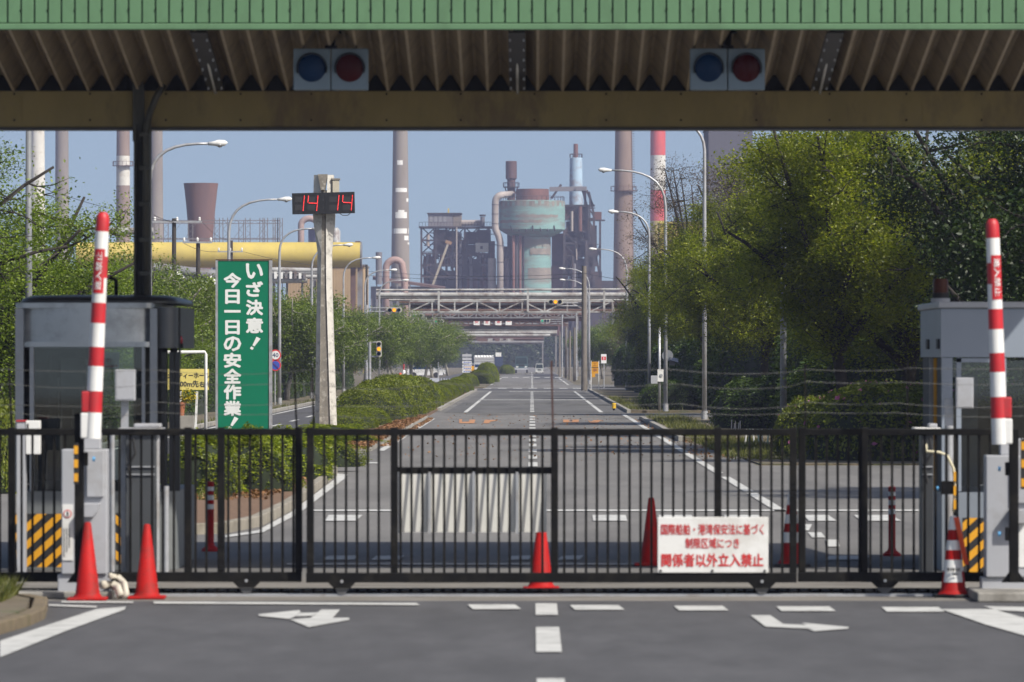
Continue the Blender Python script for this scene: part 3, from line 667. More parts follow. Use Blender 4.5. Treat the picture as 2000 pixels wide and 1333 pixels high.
# black sensor posts with loop lamps
def sensor_post(px, y0, y1, side, label, D=51.5, blues=((0, 903),)):
    t = thing('sensor_post', label, 'post', P(px, y1, D), 'black sensor posts by the barriers')
    MB().bb(XX(px - 9, D), XX(px + 9, D), D - 0.04, D + 0.04, ZZ(y1, D), ZZ(y0, D)).build('upright', m_black, t, bevel=0.005)
    MB().prism([(XX(px - 8, D), ZZ(y1 - 22, D)), (XX(px + 8, D), ZZ(y1 - 22, D)), (XX(px + 24, D), ZZ(y1, D)), (XX(px - 24, D), ZZ(y1, D))], D - 0.015, D + 0.015).build('foot', m_black, t)
    for s, py in blues:
        MB().bb(XX(px + side * -10, D), XX(px + side * 8 - side * 25, D), D - 0.06, D + 0.02, ZZ(py + 13, D), ZZ(py - 13, D)).build('sensor_head', m_black, t, bevel=0.006)
        MB().tube([(XX(px - side * 26, D), D - 0.02, ZZ(py, D)), (XX(px - side * 31, D), D - 0.02, ZZ(py, D))], 0.022, 10).build('blue_cap', mat('blue_knob', (0.10, 0.34, 0.62), 0.4), t)
    return t
sensor_post(155, 808, 1138, -1, 'black sensor post before the cabinet at the left', blues=((0, 897),))
sensor_post(1980, 838, 1138, 1, 'black sensor post before the cabinet at the right edge', blues=((0, 916), (0, 1043)))
for px, ys, lb in ((148, (878, 905, 932), 'beside the left sensor post'), (1998, (870, 905, 942), 'at the right edge beside the sensor post')):
    t = thing('hazard_strip', 'narrow black and yellow hazard strip ' + lb, 'hazard strip', P(px, ys[-1] + 14, 51.3), 'hazard strips on the sensor posts')
    MB().bb(XX(px - 4, 51.3), XX(px + 5, 51.3), 51.30, 51.34, ZZ(ys[-1] + 14, 51.3), ZZ(ys[0] - 12, 51.3)).build('strip', m_rubber, t)
    for y in ys: MB().bb(XX(px - 3.5, 51.3), XX(px + 4.5, 51.3), 51.29, 51.299, ZZ(y + 9, 51.3), ZZ(y - 7, 51.3)).build('yellow_block', m_yel, t)
# concrete step under the right cabinet
stp = MB().bb(XX(1905, 51.2), 6.5, 50.95, 52.15, 0.012, 0.10); stp = stp.build('concrete_step', m_conc, bevel=0.015); tag(stp, 'low concrete step under the cabinet at the right edge', 'step')
stp = MB().bb(-6.0, XX(222, 51.9), 51.70, 52.12, 0.012, 0.075).build('concrete_step', m_conc, bevel=0.015); tag(stp, 'low concrete step under the cabinet at the left', 'step')
# cable hose by the left cabinet
hz = MB(); hz.tube([P(215, 1125, 51.7), P(232, 1128, 51.85), P(243, 1140, 51.55), P(247, 1160, 51.5), P(240, 1168, 51.5)], 0.028, 10)
hz.tube([P(200, 1143, 51.7), P(222, 1142, 51.85), P(232, 1150, 51.55), P(236, 1165, 51.5)], 0.04, 10)
o = hz.build('cable_conduit', mat('cream_conduit', (0.55, 0.51, 0.42), 0.6, var=0.12), smooth=True); tag(o, 'cream cable conduits curling out beside the left cone', 'conduit')

# ------------------------------------------------------------------ cones and delineators
def cone(px, ptop, pbase, label, kind='red', square=True):
    b = G(px, pbase, 0.012); D = b.y; k = F / D; h = (pbase - ptop) / k
    t = thing('traffic_cone', label, 'cone', b, 'traffic cones around the gate')
    rb = h * 0.165; rt = h * 0.043
    def rad(u): return rb * (1 - u) ** 1.0 + rt * u
    if square: MB().bb(b.x - rb * 1.5, b.x + rb * 1.5, D - rb * 1.5, D + rb * 1.5, 0.013, 0.040).build('base', m_rubber if kind == 'striped' else m_redcone, t, bevel=0.01)
    us = [0.035, 0.32, 0.46, 0.58, 0.70, 0.83, 1.0] if kind == 'striped' else [0.035, 1.0]
    for i, (a, c) in enumerate(zip(us[:-1], us[1:])):
        m = m_redcone if i % 2 == 0 else m_white
        pr = [(rad(a), a * h), (rad(c), c * h)]
        if i == 0: pr = [(rb * 1.22, 0.035 * h), (rb * 1.12, 0.045 * h), (rad(0.07), 0.09 * h), (rad(c), c * h)]
        if c == 1.0: pr[-1] = (rt * 1.05, h * 0.98); pr.append((rt * 0.7, h))
        MB().lathe((b.x, D, b.z), pr, 24).build('body' if kind != 'striped' else 'body_band', m, t, smooth='auto')
    return t
cone(171, 1020, 1173, 'plain red cone directly before the left grey cabinet')
cone(287, 1024, 1170, 'plain red cone standing alone just right of the cream conduits')
cone(1057, 1008, 1152, 'plain red cone behind the rusty wire post')
cone(1272, 972, 1105, 'dark shaded red cone just left of the lettered notice')
cone(1546, 962, 1106, 'shaded red and white striped cone right of the lettered notice', 'striped')
c6 = cone(1862, 1008, 1166, 'red and white striped cone with pasted paper by the right cabinet', 'striped')
cb = G(1862, 1166, 0.012)
pp = MB(); h6 = 158 / (F / cb.y); n = 8
for u, th0, th1 in ((0.20, -0.9, 0.9), (0.42, -0.9, 0.9)):
    r_ = h6 * (0.165 * (1 - u) + 0.043 * u) + 0.006
    for q in range(n + 1):
        th = th0 + (th1 - th0) * q / n - 0.1; pp.v.append((cb.x + r_ * math.sin(th), cb.y - r_ * math.cos(th), u * h6))
for q in range(n): pp.f.append((q, q + 1, n + 2 + q, n + 1 + q))
paper = pp.build('pasted_paper', m_white, c6, smooth=True)
mp_ = MB()
for q, (ox, w_) in enumerate(((-0.055, .02), (-0.03, .014), (-0.008, .02), (0.018, .014), (0.042, .02))): mp_.box((cb.x + ox, cb.y - 0.125, 0.36 * h6), (w_, 0.003, 0.03))
mp_.box((cb.x + 0.01, cb.y - 0.128, 0.30 * h6), (0.05, 0.003, 0.012)); mp_.build('ink_marks', m_ink, paper)
oc = MB().add([(cb.x + 0.0, cb.y - 0.045, 1.0 * h6), (cb.x + 0.05, cb.y - 0.03, 1.0 * h6), (cb.x + 0.135, cb.y - 0.08, 0.42 * h6), (cb.x + 0.09, cb.y - 0.12, 0.42 * h6),
              (cb.x + 0.0, cb.y - 0.035, 1.0 * h6), (cb.x + 0.05, cb.y - 0.02, 1.0 * h6), (cb.x + 0.135, cb.y - 0.06, 0.42 * h6), (cb.x + 0.09, cb.y - 0.10, 0.42 * h6)], [(0,1,2,3),(4,7,6,5),(0,4,5,1),(1,5,6,2),(2,6,7,3),(3,7,4,0)]).build('orange_cover', m_orange, c6)
def delineator(px, ptop, pbase, label):
    b = G(px, pbase, 0.012); D = b.y; h = (pbase - ptop) * D / F
    t = thing('delineator_post', label, 'delineator', b, 'red flexible delineator posts')
    us = (0, .12, .60, .67, .73, .80, .86, .92, 1.0)
    for i, (a, c) in enumerate(zip(us[:-1], us[1:])):
        m = m_white if i in (2, 4, 6) else m_redcone
        pr = [(0.04, a * h), (0.04, c * h)]
        if i == 0: pr = [(0.10, 0), (0.10, 0.03 * h), (0.05, 0.08 * h), (0.04, c * h)]
        if i == 7: pr = [(0.04, a * h), (0.042, h * 0.985), (0.02, h)]
        MB().lathe(b, pr, 16).build('post_band', m, t, smooth='auto')
delineator(411, 940, 1077, 'red delineator post beside the planter bushes behind the bars')
delineator(1742, 950, 1086, 'red delineator post behind the bars before the azaleas')
# ------------------------------------------------------------------ glass booth on the left
DB = 58.9; kb = F / DB
def bx(p): return XX(p, DB)
def bz(p): return ZZ(p, DB)
booth = thing('guard_booth', 'steel and glass guard booth with rounded dark roof behind the left barrier', 'booth', (bx(180), DB + 1.4, 0))
def rrect(x0, x1, y0, y1, r, n=6):
    pts = []
    for cx_, cy_, a0 in ((x1 - r, y1 - r, 0), (x0 + r, y1 - r, 90), (x0 + r, y0 + r, 180), (x1 - r, y0 + r, 270)):
        for q in range(n + 1): a = R(a0 + 90 * q / n); pts.append((cx_ + r * math.cos(a), cy_ + r * math.sin(a)))
    return pts
X0, X1, Y0, Y1 = bx(36), bx(345), DB, DB + 3.2
m_bsteel = mat('brushed_booth_steel', (0.46, 0.475, 0.49), 0.28, metal=0.85, var=0.08, vscale=2, dirt=(0.12, 0.12, 0.11), damt=0.4)
m_broof = mat('dark_roof_metal', (0.035, 0.037, 0.037), 0.4, metal=0.3, var=0.2)
MB().slab(rrect(X0, X1, Y0, Y1, 0.12), 0.012, bz(960)).build('lower_panel', mat('booth_lower_panel', (0.16, 0.17, 0.17), 0.5, var=0.1), booth, smooth='auto')
arc = [(X0 + 0.03, Y1)] + [(X0 + 0.03 + (bx(298) - X0 - 0.03) * q / 20, Y0 + 0.10 - 0.14 * math.sin(math.pi * q / 20) ** .6) for q in range(21)] + [(bx(298), Y1)]
MB().slab(arc, bz(670), bz(601)).build('upper_band', m_bsteel, booth, smooth='auto')
MB().slab(rrect(bx(298), X1, Y0 + 0.04, Y1, 0.12), bz(680), bz(600)).build('side_band', mat('booth_side_steel', (.10, .105, .11), .4, metal=.5, var=.1), booth, smooth='auto')
MB().slab(rrect(X0 - 0.03, bx(302), Y0 - 0.04, Y1 + .02, 0.1), bz(602), bz(592)).build('cornice', m_bsteel, booth, smooth='auto')
MB().slab(rrect(X0 + 0.02, bx(300), Y0 - 0.03, Y1 + .02, 0.1), bz(678), bz(668)).build('lintel', m_bsteel, booth, smooth='auto')
rf = MB(); rc = Vector(((X0 + X1) / 2, (Y0 + Y1) / 2, 0)); hw, hl = (X1 - X0) / 2, (Y1 - Y0) / 2
n = 28; rings = [(1.0, bz(593)), (1.0, bz(588)), (0.97, bz(582)), (0.86, bz(577)), (0.5, bz(575))]
for s_, z in rings:
    for p in rrect(-hw * s_, hw * s_, -hl * s_, hl * s_, 0.3 * s_): rf.v.append((rc.x + p[0], rc.y + p[1], z))
for a in range(len(rings) - 1):
    for q in range(n): rf.f.append((a*n+q, a*n+(q+1) % n, (a+1)*n+(q+1) % n, (a+1)*n+q))
rf.f.append(tuple((len(rings)-1)*n + q for q in range(n))); rf.f.append(tuple(range(n))[::-1])
rf.build('roof', m_broof, booth, smooth='auto')
for p, wv in ((38, 16), (62, 8), (300, 14), (280, 6)):
    MB().bb(bx(p) - wv / kb / 2, bx(p) + wv / kb / 2, Y0 - 0.015, Y0 + 0.07, bz(960), bz(603) if p in (38, 300) else bz(672)).build('front_post', mat('pale_steel_post', (.30, .32, .345), .4, metal=.3, var=.1), booth)
for p in (318, 333, 345): MB().bb(bx(p) - 0.025, bx(p) + 0.025, Y0 + 0.15, Y0 + 0.2, bz(960), bz(688)).build('side_post', m_broof, booth)
for p in (40, 131, 300): MB().bb(bx(p) - 0.03, bx(p) + 0.05, Y1 - 0.06, Y1, bz(960), bz(672)).build('rear_post', m_dark, booth)
MB().bb(bx(66), bx(276), Y0 + 0.03, Y0 + 0.04, bz(958), bz(678)).build('front_pane', m_glass, booth)
MB().bb(bx(132), bx(290), Y1 - 0.04, Y1 - 0.03, bz(958), bz(678)).build('rear_pane', m_glass, booth)
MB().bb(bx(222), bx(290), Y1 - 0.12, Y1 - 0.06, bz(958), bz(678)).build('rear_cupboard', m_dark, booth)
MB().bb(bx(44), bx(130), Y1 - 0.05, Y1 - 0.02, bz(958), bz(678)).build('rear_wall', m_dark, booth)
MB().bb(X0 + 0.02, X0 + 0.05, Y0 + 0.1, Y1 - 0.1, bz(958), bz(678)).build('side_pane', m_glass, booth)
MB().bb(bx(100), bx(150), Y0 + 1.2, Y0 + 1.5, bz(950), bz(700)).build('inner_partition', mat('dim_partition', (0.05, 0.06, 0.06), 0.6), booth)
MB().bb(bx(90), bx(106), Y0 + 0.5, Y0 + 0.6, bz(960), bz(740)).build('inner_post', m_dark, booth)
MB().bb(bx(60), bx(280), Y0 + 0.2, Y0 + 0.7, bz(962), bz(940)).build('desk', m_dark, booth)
o = MB().bb(bx(114), bx(133), Y0 + 0.5, Y0 + 0.7, bz(850), bz(800)).build('monitor', m_dark, booth)
MB().tube([(bx(213), Y0 + 1, bz(580)), (bx(213), Y0 + 1, bz(545)), (bx(200), Y0 + 1, bz(540))], 0.02, 8).build('vent_pipe', m_black, booth)
MB().bb(bx(345), bx(349), Y0 + 0.3, Y0 + 0.4, bz(700), bz(600)).build('corner_trim', m_broof, booth)
po = MB().bb(bx(152), bx(190), Y1 - 0.02, Y1 - 0.012, bz(722), bz(688)).build('window_poster', m_white, booth)
tb = MB(); text(tb, '動', bx(168), Y1 - 0.024, bz(705), 9 / kb, 9 / kb, bold=.08); tb.bb(bx(156), bx(186), Y1 - .026, Y1 - .022, bz(719), bz(714)); build_text(tb, 'lettering', m_redink, po)
# striped guards at the foot of the booths
def striped_guard(p0, p1, y0, y1, D, label, lean=1, yd=0.05):
    t = thing('hazard_guard', label, 'guard', P((p0 + p1) / 2, y1, D), 'striped guards at the feet of the booths')
    xa, xb, za, zb_ = XX(p0, D), XX(p1, D), max(ZZ(y1, D), 0.012), ZZ(y0, D)
    pl = MB().bb(xa, xb, D, D + yd, za, zb_).build('plate', m_rubber, t)
    H = zb_ - za; Wd = xb - xa; st = 0.20
    u = -H
    def clip(poly):
        out = poly
        for ax, lim, sg_ in ((0, xa, 1), (0, xb, -1)):
            res = []
            for i in range(len(out)):
                a, b = out[i], out[(i + 1) % len(out)]
                ia, ib = (a[ax] - lim) * sg_ >= 0, (b[ax] - lim) * sg_ >= 0
                if ia: res.append(a)
                if ia != ib: tt = (lim - a[ax]) / (b[ax] - a[ax]); res.append((lim, a[1] + (b[1] - a[1]) * tt))
            out = res
            if not out: return out
        return out
    while u < Wd + H:
        s = lean * H * 1.1
        q = clip([(xa + u, za), (xa + u + st * .5, za), (xa + u + st * .5 + s, zb_), (xa + u + s, zb_)])
        if len(q) > 2: MB().prism(q, D - 0.004, D - 0.001).build('stripe', m_yel, t)
        u += st
    return t
striped_guard(24, 120, 1004, 1108, 58.5, 'black and yellow striped guard at the glass booth, left of the cabinet', 1)
striped_guard(226, 246, 1003, 1104, 58.4, 'narrow black and yellow striped guard between the two red cones', -1, 0.3)
striped_guard(1880, 1990, 1012, 1120, 58.2, 'black and yellow striped guard beside the right grey cabinet', 1)
# intercom and card reader posts
def intercom(p0, p1, y0, y1, pp0, pp1, D, label, ybase=1100):
    t = thing('intercom_box', label, 'intercom', P((p0 + p1) / 2, ybase, D), 'intercom boxes before the booths')
    MB().bb(XX(pp0, D), XX(pp1, D), D + 0.02, D + 0.09, 0.012, ZZ(y1 - 20, D)).build('post', m_galv, t)
    b = MB().bb(XX(p0, D), XX(p1, D), D - 0.1, D + 0.02, ZZ(y1, D), ZZ(y0, D)).build('box', m_grey, t, bevel=0.008)
    MB().bb(XX(p0 + 3, D), XX(p1 - 3, D), D - 0.104, D - 0.101, ZZ(y1 - 3, D), ZZ(y0 + 3, D)).build('lid', m_grey, b)
intercom(226, 265, 722, 783, 236, 250, 57.4, 'grey intercom box on a post in front of the booth glass')
intercom(1866, 1900, 738, 798, 1846, 1862, 58.0, 'grey intercom box in front of the blue grey booth window')
t = thing('card_reader', 'white card reader box at the left edge before the booth', 'card reader', P(62, 1100, 57.6))
MB().bb(XX(50, 57.6), XX(78, 57.6), 57.6, 57.75, ZZ(888, 57.6), ZZ(822, 57.6)).build('case', m_white, t, bevel=0.008)
MB().bb(XX(53, 57.6), XX(56, 57.6), 57.595, 57.599, ZZ(842, 57.6), ZZ(828, 57.6)).build('label_strip', m_ink, t)
MB().bb(XX(33, 57.6), XX(49, 57.6), 57.6, 57.8, 0.012, ZZ(822, 57.6)).build('stand', m_grey, t)
MB().bb(XX(32, 57.6), XX(50, 57.6), 57.59, 57.81, ZZ(824, 57.6), ZZ(821, 57.6)).build('red_cap', m_red, t)
# ticket counters between booth and lane
def ticket_stand(p0, p1, y0, D, label, mats):
    t = thing('ticket_stand', label, 'ticket stand', P((p0 + p1) / 2, 1100, D), 'ticket stands by the booths')
    MB().bb(XX(p0 + 14, D), XX(p1 - 14, D), D + 0.05, D + 0.4, 0.012, ZZ(y0 + 10, D)).build('pedestal', mats[0], t, bevel=0.01)
    MB().bb(XX(p0, D), XX(p1, D), D, D + 0.45, ZZ(y0 + 10, D) + 0.002, ZZ(y0, D)).build('tray', mats[1], t, bevel=0.012)
    MB().bb(XX(p0 + 30, D), XX(p1 - 6, D), D + 0.1, D + 0.35, ZZ(y0, D) + 0.002, ZZ(y0 - 8, D)).build('lid', m_grey, t, bevel=0.01)
    MB().tube([P(p0 + 30, y0 + 20, D), P(p0 + 34, y0 + 50, D), P(p0 + 20, y0 + 75, D), P(p0 + 26, y0 + 110, D)], 0.012, 8).build('cable', m_rubber, t)
    for q in (0.25, 0.5): MB().bb(XX(p0 + 16, D), XX(p1 - 16, D), D + 0.03, D + 0.049, ZZ(y0 + 60 + 60 * q, D) - .012, ZZ(y0 + 60 + 60 * q, D)).build('trim', m_galv, t)
ticket_stand(230, 318, 836, 57.0, 'grey ticket stand in front of the glass booth beneath the intercom', (mat('stand_dark', (0.05, 0.055, 0.06), 0.5), m_galv))
ticket_stand(1786, 1838, 836, 57.0, 'dark ticket stand with white top before the blue grey booth', (mat('stand_dark2', (0.03, 0.033, 0.036), 0.5), m_white))
# slim grey posts and pipes among the bars on either side
for p0, p1, y0, y1, D, m, lb in ((214, 224, 845, 1128, 54, m_galv, 'grey steel pole just right of the left cabinet'), (300, 312, 838, 1090, 57.2, m_galv, 'grey steel pole at the corner of the glass booth'),
        (366, 374, 880, 1060, 56.5, mat('blue_grey_pole', (0.12, 0.16, 0.20), 0.5), 'blue grey pole between booth and planter bushes'), (1846, 1862, 832, 935, 57.5, m_galv, 'grey steel pole behind the striped cone at the right'), (318, 330, 950, 1085, 57, m_galv, 'short grey pole with black sensor beside the booth')):
    b = P((p0 + p1) / 2, y1, D); b.z = 0.012
    o = MB().tube([b, P((p0 + p1) / 2, y0, D)], (p1 - p0) / 2 * D / F, 12).build('steel_pole', m, None, smooth='auto', origin=b); tag(o, lb, 'pole')
# looped cream cable and yellow hazard block on the right pole
t = thing('cable_loop', 'cream cable looping over to the right pole behind the bars', 'cable', P(1862, 1000, 55))
MB().tube([P(1808, 868, 55), P(1810, 882, 55), P(1835, 884, 55), P(1850, 890, 55), P(1862, 915, 55), P(1866, 950, 55), P(1862, 1000, 55)], 0.014, 8).build('cable', mat('cream_cable', (0.6, 0.55, 0.38), 0.6), t, smooth=True)
for y in (930, 958, 985): MB().bb(XX(1862, 55), XX(1870, 55), 54.96, 54.99, ZZ(y + 10, 55), ZZ(y - 8, 55)).build('yellow_block', m_yel, t)
MB().bb(XX(1838, 55), XX(1862, 55), 54.98, 55.04, ZZ(966, 55), ZZ(940, 55)).build('sensor_head', m_black, t, bevel=0.005)
MB().tube([(XX(1833, 55), 55, ZZ(954, 55)), (XX(1828, 55), 55, ZZ(954, 55))], 0.02, 10).build('blue_cap', bpy.data.materials['blue_knob'], t)
MB().bb(XX(1862, 55), XX(1867, 55), 54.995, 55.035, 0.011, ZZ(925, 55)).build('support', m_black, t)
# ------------------------------------------------------------------ blue grey booth on the right
DR = 58.6
def rx(p): return XX(p, DR)
def rzz(p): return ZZ(p, DR)
rb_ = thing('guard_booth', 'blue grey box-shaped guard booth at the right edge with orange beacon', 'booth', (rx(1930), DR + 1.5, 0))
m_bb = mat('blue_grey_panel', (0.27, 0.31, 0.37), 0.5, var=0.06, vscale=1.5)
xr0, xr1, yr0, yr1 = rx(1838), rx(2300), DR, DR + 3.1
MB().bb(xr0, xr1, yr0, yr1, rzz(698), rzz(603)).build('upper_panel', m_bb, rb_)
MB().bb(xr0 - 0.03, xr1, yr0 - 0.03, yr1 + .03, rzz(602), rzz(590)).build('roof_edge', m_grey, rb_, bevel=0.01)
MB().bb(xr0 + 0.01, xr0 + 0.12, yr0 + .01, yr0 + 0.12, rzz(960), rzz(699)).build('corner_post', m_bb, rb_)
for p in (1872, 1960): MB().bb(rx(p) - .02, rx(p) + .03, yr0 + .01, yr0 + .08, rzz(960), rzz(699)).build('window_post', m_bb, rb_)
MB().bb(xr0 + .01, xr1, yr0 + 0.005, yr1, 0.012, rzz(962)).build('lower_panel', mat('booth_grey_lower', (0.22, 0.25, 0.29), 0.5, var=0.08), rb_)
MB().bb(rx(1862), rx(2290), yr0 + .045, yr0 + .05, rzz(960), rzz(704)).build('front_pane', m_glass, rb_)
MB().bb(rx(1868), rx(1956), yr0 + .01, yr0 + .07, rzz(708), rzz(700)).build('window_head', m_bb, rb_)
MB().bb(xr0 + .02, xr0 + .05, yr0 + .2, yr1 - .1, rzz(960), rzz(699)).build('side_wall', m_dark, rb_)
for q in (0.9, 1.5): MB().bb(xr0 - .012, xr0 + .02, yr0 + q, yr0 + q + .05, rzz(962), rzz(700)).build('side_trim', m_yel if q == .9 else m_galv, rb_)
for q in (0.15, 1.7): MB().bb(xr0 - .02, xr0 - .002, yr0 + q, yr0 + q + .3, rzz(682), rzz(662)).build('side_vent', m_dark, rb_)
MB().bb(rx(1870), xr1, yr1 - .1, yr1 - .05, rzz(960), rzz(800)).build('rear_wall', m_dark, rb_)
MB().bb(rx(1884), rx(1925), yr0 + 1.0, yr0 + 1.4, rzz(955), rzz(735)).build('inner_cabinet', mat('inner_grey', (0.10, 0.12, 0.14), 0.6), rb_)
be = thing('warning_beacon', 'dark orange warning beacon on the roof of the right booth', 'beacon', (rx(1830) + .08, DR + 0.6, rzz(590)))
MB().lathe((rx(1830) + .08, DR + .6, rzz(590)), [(0.10, 0.001), (0.10, .04), (0.085, .045)], 20).build('foot', m_grey, be, smooth='auto')
MB().lathe((rx(1830) + .08, DR + .6, rzz(590)), [(0.085, .046), (0.088, 0.10)], 20).build('collar', m_rubber, be, smooth='auto')
MB().lathe((rx(1830) + .08, DR + .6, rzz(590)), [(0.08, .101), (0.08, .22), (0.07, .245)], 20).build('dome', mat('dark_orange_dome', (0.07, 0.015, 0.003), 0.4, spec=0.2), be, smooth='auto')
# ------------------------------------------------------------------ slogan sign
DS = 144.0
sg_ = thing('slogan_sign', 'tall green sign with white vertical Japanese lettering beside the booth', 'sign', P(477, 870, DS))
xa, xb = XX(421, DS), XX(531, DS)
MB().bb(XX(426, DS), XX(525, DS), DS, DS + 0.05, ZZ(842, DS), ZZ(510, DS)).build('face_panel', m_gsign, sg_)
MB().bb(xa, XX(425.5, DS), DS - 0.02, DS + 0.28, 0.1, ZZ(509, DS)).build('side_frame', m_galv, sg_)
MB().bb(XX(525.5, DS), xb, DS - 0.02, DS + 0.28, 0.1, ZZ(509, DS)).build('side_frame', m_galv, sg_)
MB().bb(xa, xb, DS - 0.02, DS + 0.30, ZZ(509, DS), ZZ(507, DS)).build('cap', m_rust, sg_)
MB().bb(XX(426, DS), XX(525, DS), DS + 0.051, DS + 0.26, 0.1, ZZ(511, DS)).build('back_box', m_galv, sg_)
nm = MB().bb(XX(470, DS), XX(525, DS), DS - 0.01, DS - 0.003, ZZ(880, DS), ZZ(843, DS)).build('name_plate', m_white, sg_)
ks = F / DS
tb = MB()
for ch, px, py in (('い',497,530),('ざ',497,565),('決',497,601),('意',497,636)): text(tb, ch, XX(px, DS), DS - 0.004, ZZ(py, DS), 28 / ks, 31 / ks, bold=0.10)
for ch, py in zip('今日一日の安全作業', (548, 580, 608, 640, 672, 704, 735, 766, 798)):
    if ch == '一': tb.bb(XX(438, DS), XX(470, DS), DS - 0.006, DS - 0.004, ZZ(611, DS), ZZ(606, DS))
    else: text(tb, ch, XX(454, DS), DS - 0.004, ZZ(py, DS), (26 if ch == '日' else 27) / ks, (26 if ch == '日' else 32) / ks, bold=0.10)
for px, py in ((498, 670), (455, 826)):
    tb.add([(XX(px + 3, DS), DS - 0.005, ZZ(py - 12, DS)), (XX(px + 11, DS), DS - 0.005, ZZ(py - 8, DS)), (XX(px - 1, DS), DS - 0.005, ZZ(py + 7, DS)), (XX(px - 5, DS), DS - 0.005, ZZ(py + 5, DS))], [(0, 1, 2, 3)])
    tb.add([(XX(px - 7, DS), DS - 0.005, ZZ(py + 7, DS)), (XX(px - 2, DS), DS - 0.005, ZZ(py + 10, DS)), (XX(px - 5, DS), DS - 0.005, ZZ(py + 14, DS)), (XX(px - 10, DS), DS - 0.005, ZZ(py + 11, DS))], [(0, 1, 2, 3)])
build_text(tb, 'lettering', m_wink, sg_)
tb = MB(); text(tb, '会社', XX(507, DS), DS - 0.012, ZZ(857, DS), 14 / ks, 30 / ks, bold=0.06); build_text(tb, 'name_lettering', m_ink, nm)

# ------------------------------------------------------------------ clock pillar
DC = 163.0
cp = thing('clock_pillar', 'weathered concrete pillar carrying the digital clock', 'pillar', P(636, 850, DC))
def ring(mb, secs, D, d0):
    """Loft of plan sections: (pixel y, left, right, front depth, back depth)."""
    n = 4
    for py, l, r, f_, b_ in secs:
        z = ZZ(py, D); mb.v += [(XX(l, D), D + f_, z), (XX(r, D), D + f_ + d0, z), (XX(r, D), D + b_, z), (XX(l, D), D + b_, z)]
    m = len(secs)
    for i in range(m - 1):
        for q in range(n): mb.f.append((i*n+q, i*n+(q+1) % n, (i+1)*n+(q+1) % n, (i+1)*n+q))
    mb.f.append((0, 1, 2, 3)); mb.f.append(tuple((m-1)*n+q for q in range(n)))
    return mb
ring(MB(), [(342, 613, 626, .02, .4), (420, 611, 629, .02, .4), (440, 613, 629, .02, .4), (492, 620, 628, .02, .35), (560, 619, 627, .02, .4), (852, 614.5, 624, .02, .55)], DC, -0.12).build('left_wing', m_cpil, cp)
ring(MB(), [(342, 640, 651.5, -.10, .4), (420, 637, 654.5, -.10, .4), (440, 637, 653.5, -.10, .4), (492, 637, 648, -.10, .35), (560, 637.5, 648.5, -.10, .4), (852, 646, 657.5, -.10, .55)], DC, 0.14).build('right_wing', m_cpil, cp)
ring(MB(), [(372, 628, 639, -.06, .3), (560, 626.5, 638.5, -.06, .3), (852, 623, 647, -.06, .3)], DC, 0.0).build('central_rib', m_cpil2, cp)
MB().prism([(XX(621, DC), ZZ(341, DC)), (XX(640, DC), ZZ(341, DC)), (XX(635, DC), ZZ(372, DC)), (XX(627, DC), ZZ(372, DC))], DC - 0.14, DC + 0.3).build('crown_wedge', m_cpil2, cp)
MB().bb(XX(650, DC), XX(662, DC), DC - 0.1, DC + 0.3, ZZ(377, DC), ZZ(352, DC)).build('junction_box', mat('cream_box', (0.5, 0.46, 0.36), 0.7), cp)
MB().bb(XX(648, DC), XX(664, DC), DC - 0.12, DC + 0.32, ZZ(352, DC) + .001, ZZ(349, DC)).build('junction_box_lid', m_cpil2, cp)
ck = thing('digital_clock', 'black digital clock with red lit digits reading 14 14', 'clock', P(632, 418, DC - 0.3))
Dk = DC - 0.36
m_cb = mat('clock_case', (0.010, 0.011, 0.013), 0.5, var=0.2); m_cseg = mat('unlit_segment', (0.028, 0.028, 0.03), 0.5)
MB().prism([(XX(570, Dk), ZZ(378, Dk)), (XX(634, Dk), ZZ(376.5, Dk)), (XX(634, Dk), ZZ(418, Dk)), (XX(571, Dk), ZZ(419, Dk))], Dk, Dk + 0.22).build('case', m_cb, ck)
MB().prism([(XX(634.3, Dk), ZZ(376.5, Dk)), (XX(692, Dk), ZZ(375, Dk)), (XX(693, Dk), ZZ(416.5, Dk)), (XX(634.3, Dk), ZZ(418, Dk))], Dk, Dk + 0.22).build('case', m_cb, ck)
for gx0 in (575.5, 600.5, 643, 669):
    for yy in (384.5, 400.5): MB().bb(XX(gx0, Dk), XX(gx0 + 15, Dk), Dk - 0.006, Dk - 0.001, ZZ(yy + 11, Dk), ZZ(yy, Dk)).build('dark_segment', m_cseg, ck)
dot = MB().lathe((0, 0, 0), [(0.001, -0.0125), (0.0095, -0.008), (0.0125, 0), (0.0095, 0.008), (0.001, 0.0125)], 8)
def led_digit(strokes, name='digit'):
    mb = MB()
    for (x0, y0, x1, y1), nn in strokes:
        for q in range(nn):
            u = q / (nn - 1); c = P(x0 + (x1 - x0) * u, y0 + (y1 - y0) * u, Dk - 0.012)
            mb.add([(a[0] + c.x, a[1] + c.y, a[2] + c.z) for a in dot.v], dot.f)
    mb.build(name, m_led, ck)
for o in (0, 67.5):
    y = -1.2 if o else 0
    led_digit([((594.5 + o, 383.5 + y, 592 + o, 411.5 + y), 12)])
    led_digit([((621 + o, 383.5 + y, 618.5 + o, 411.5 + y), 12), ((602.5 + o, 383.5 + y, 601.5 + o, 395 + y), 6), ((604 + o, 397 + y, 618 + o, 397.5 + y), 8)])
for yy in (391, 406): MB().bb(XX(630, Dk), XX(633, Dk), Dk - 0.008, Dk - 0.001, ZZ(yy + 2, Dk), ZZ(yy - 2, Dk)).build('colon_dot', m_cseg, ck)
MB().tube([P(663, 417, Dk), P(669, 421, Dk), P(679, 421, Dk), P(684, 417, Dk)], 0.012, 6).build('cable', m_rubber, ck)

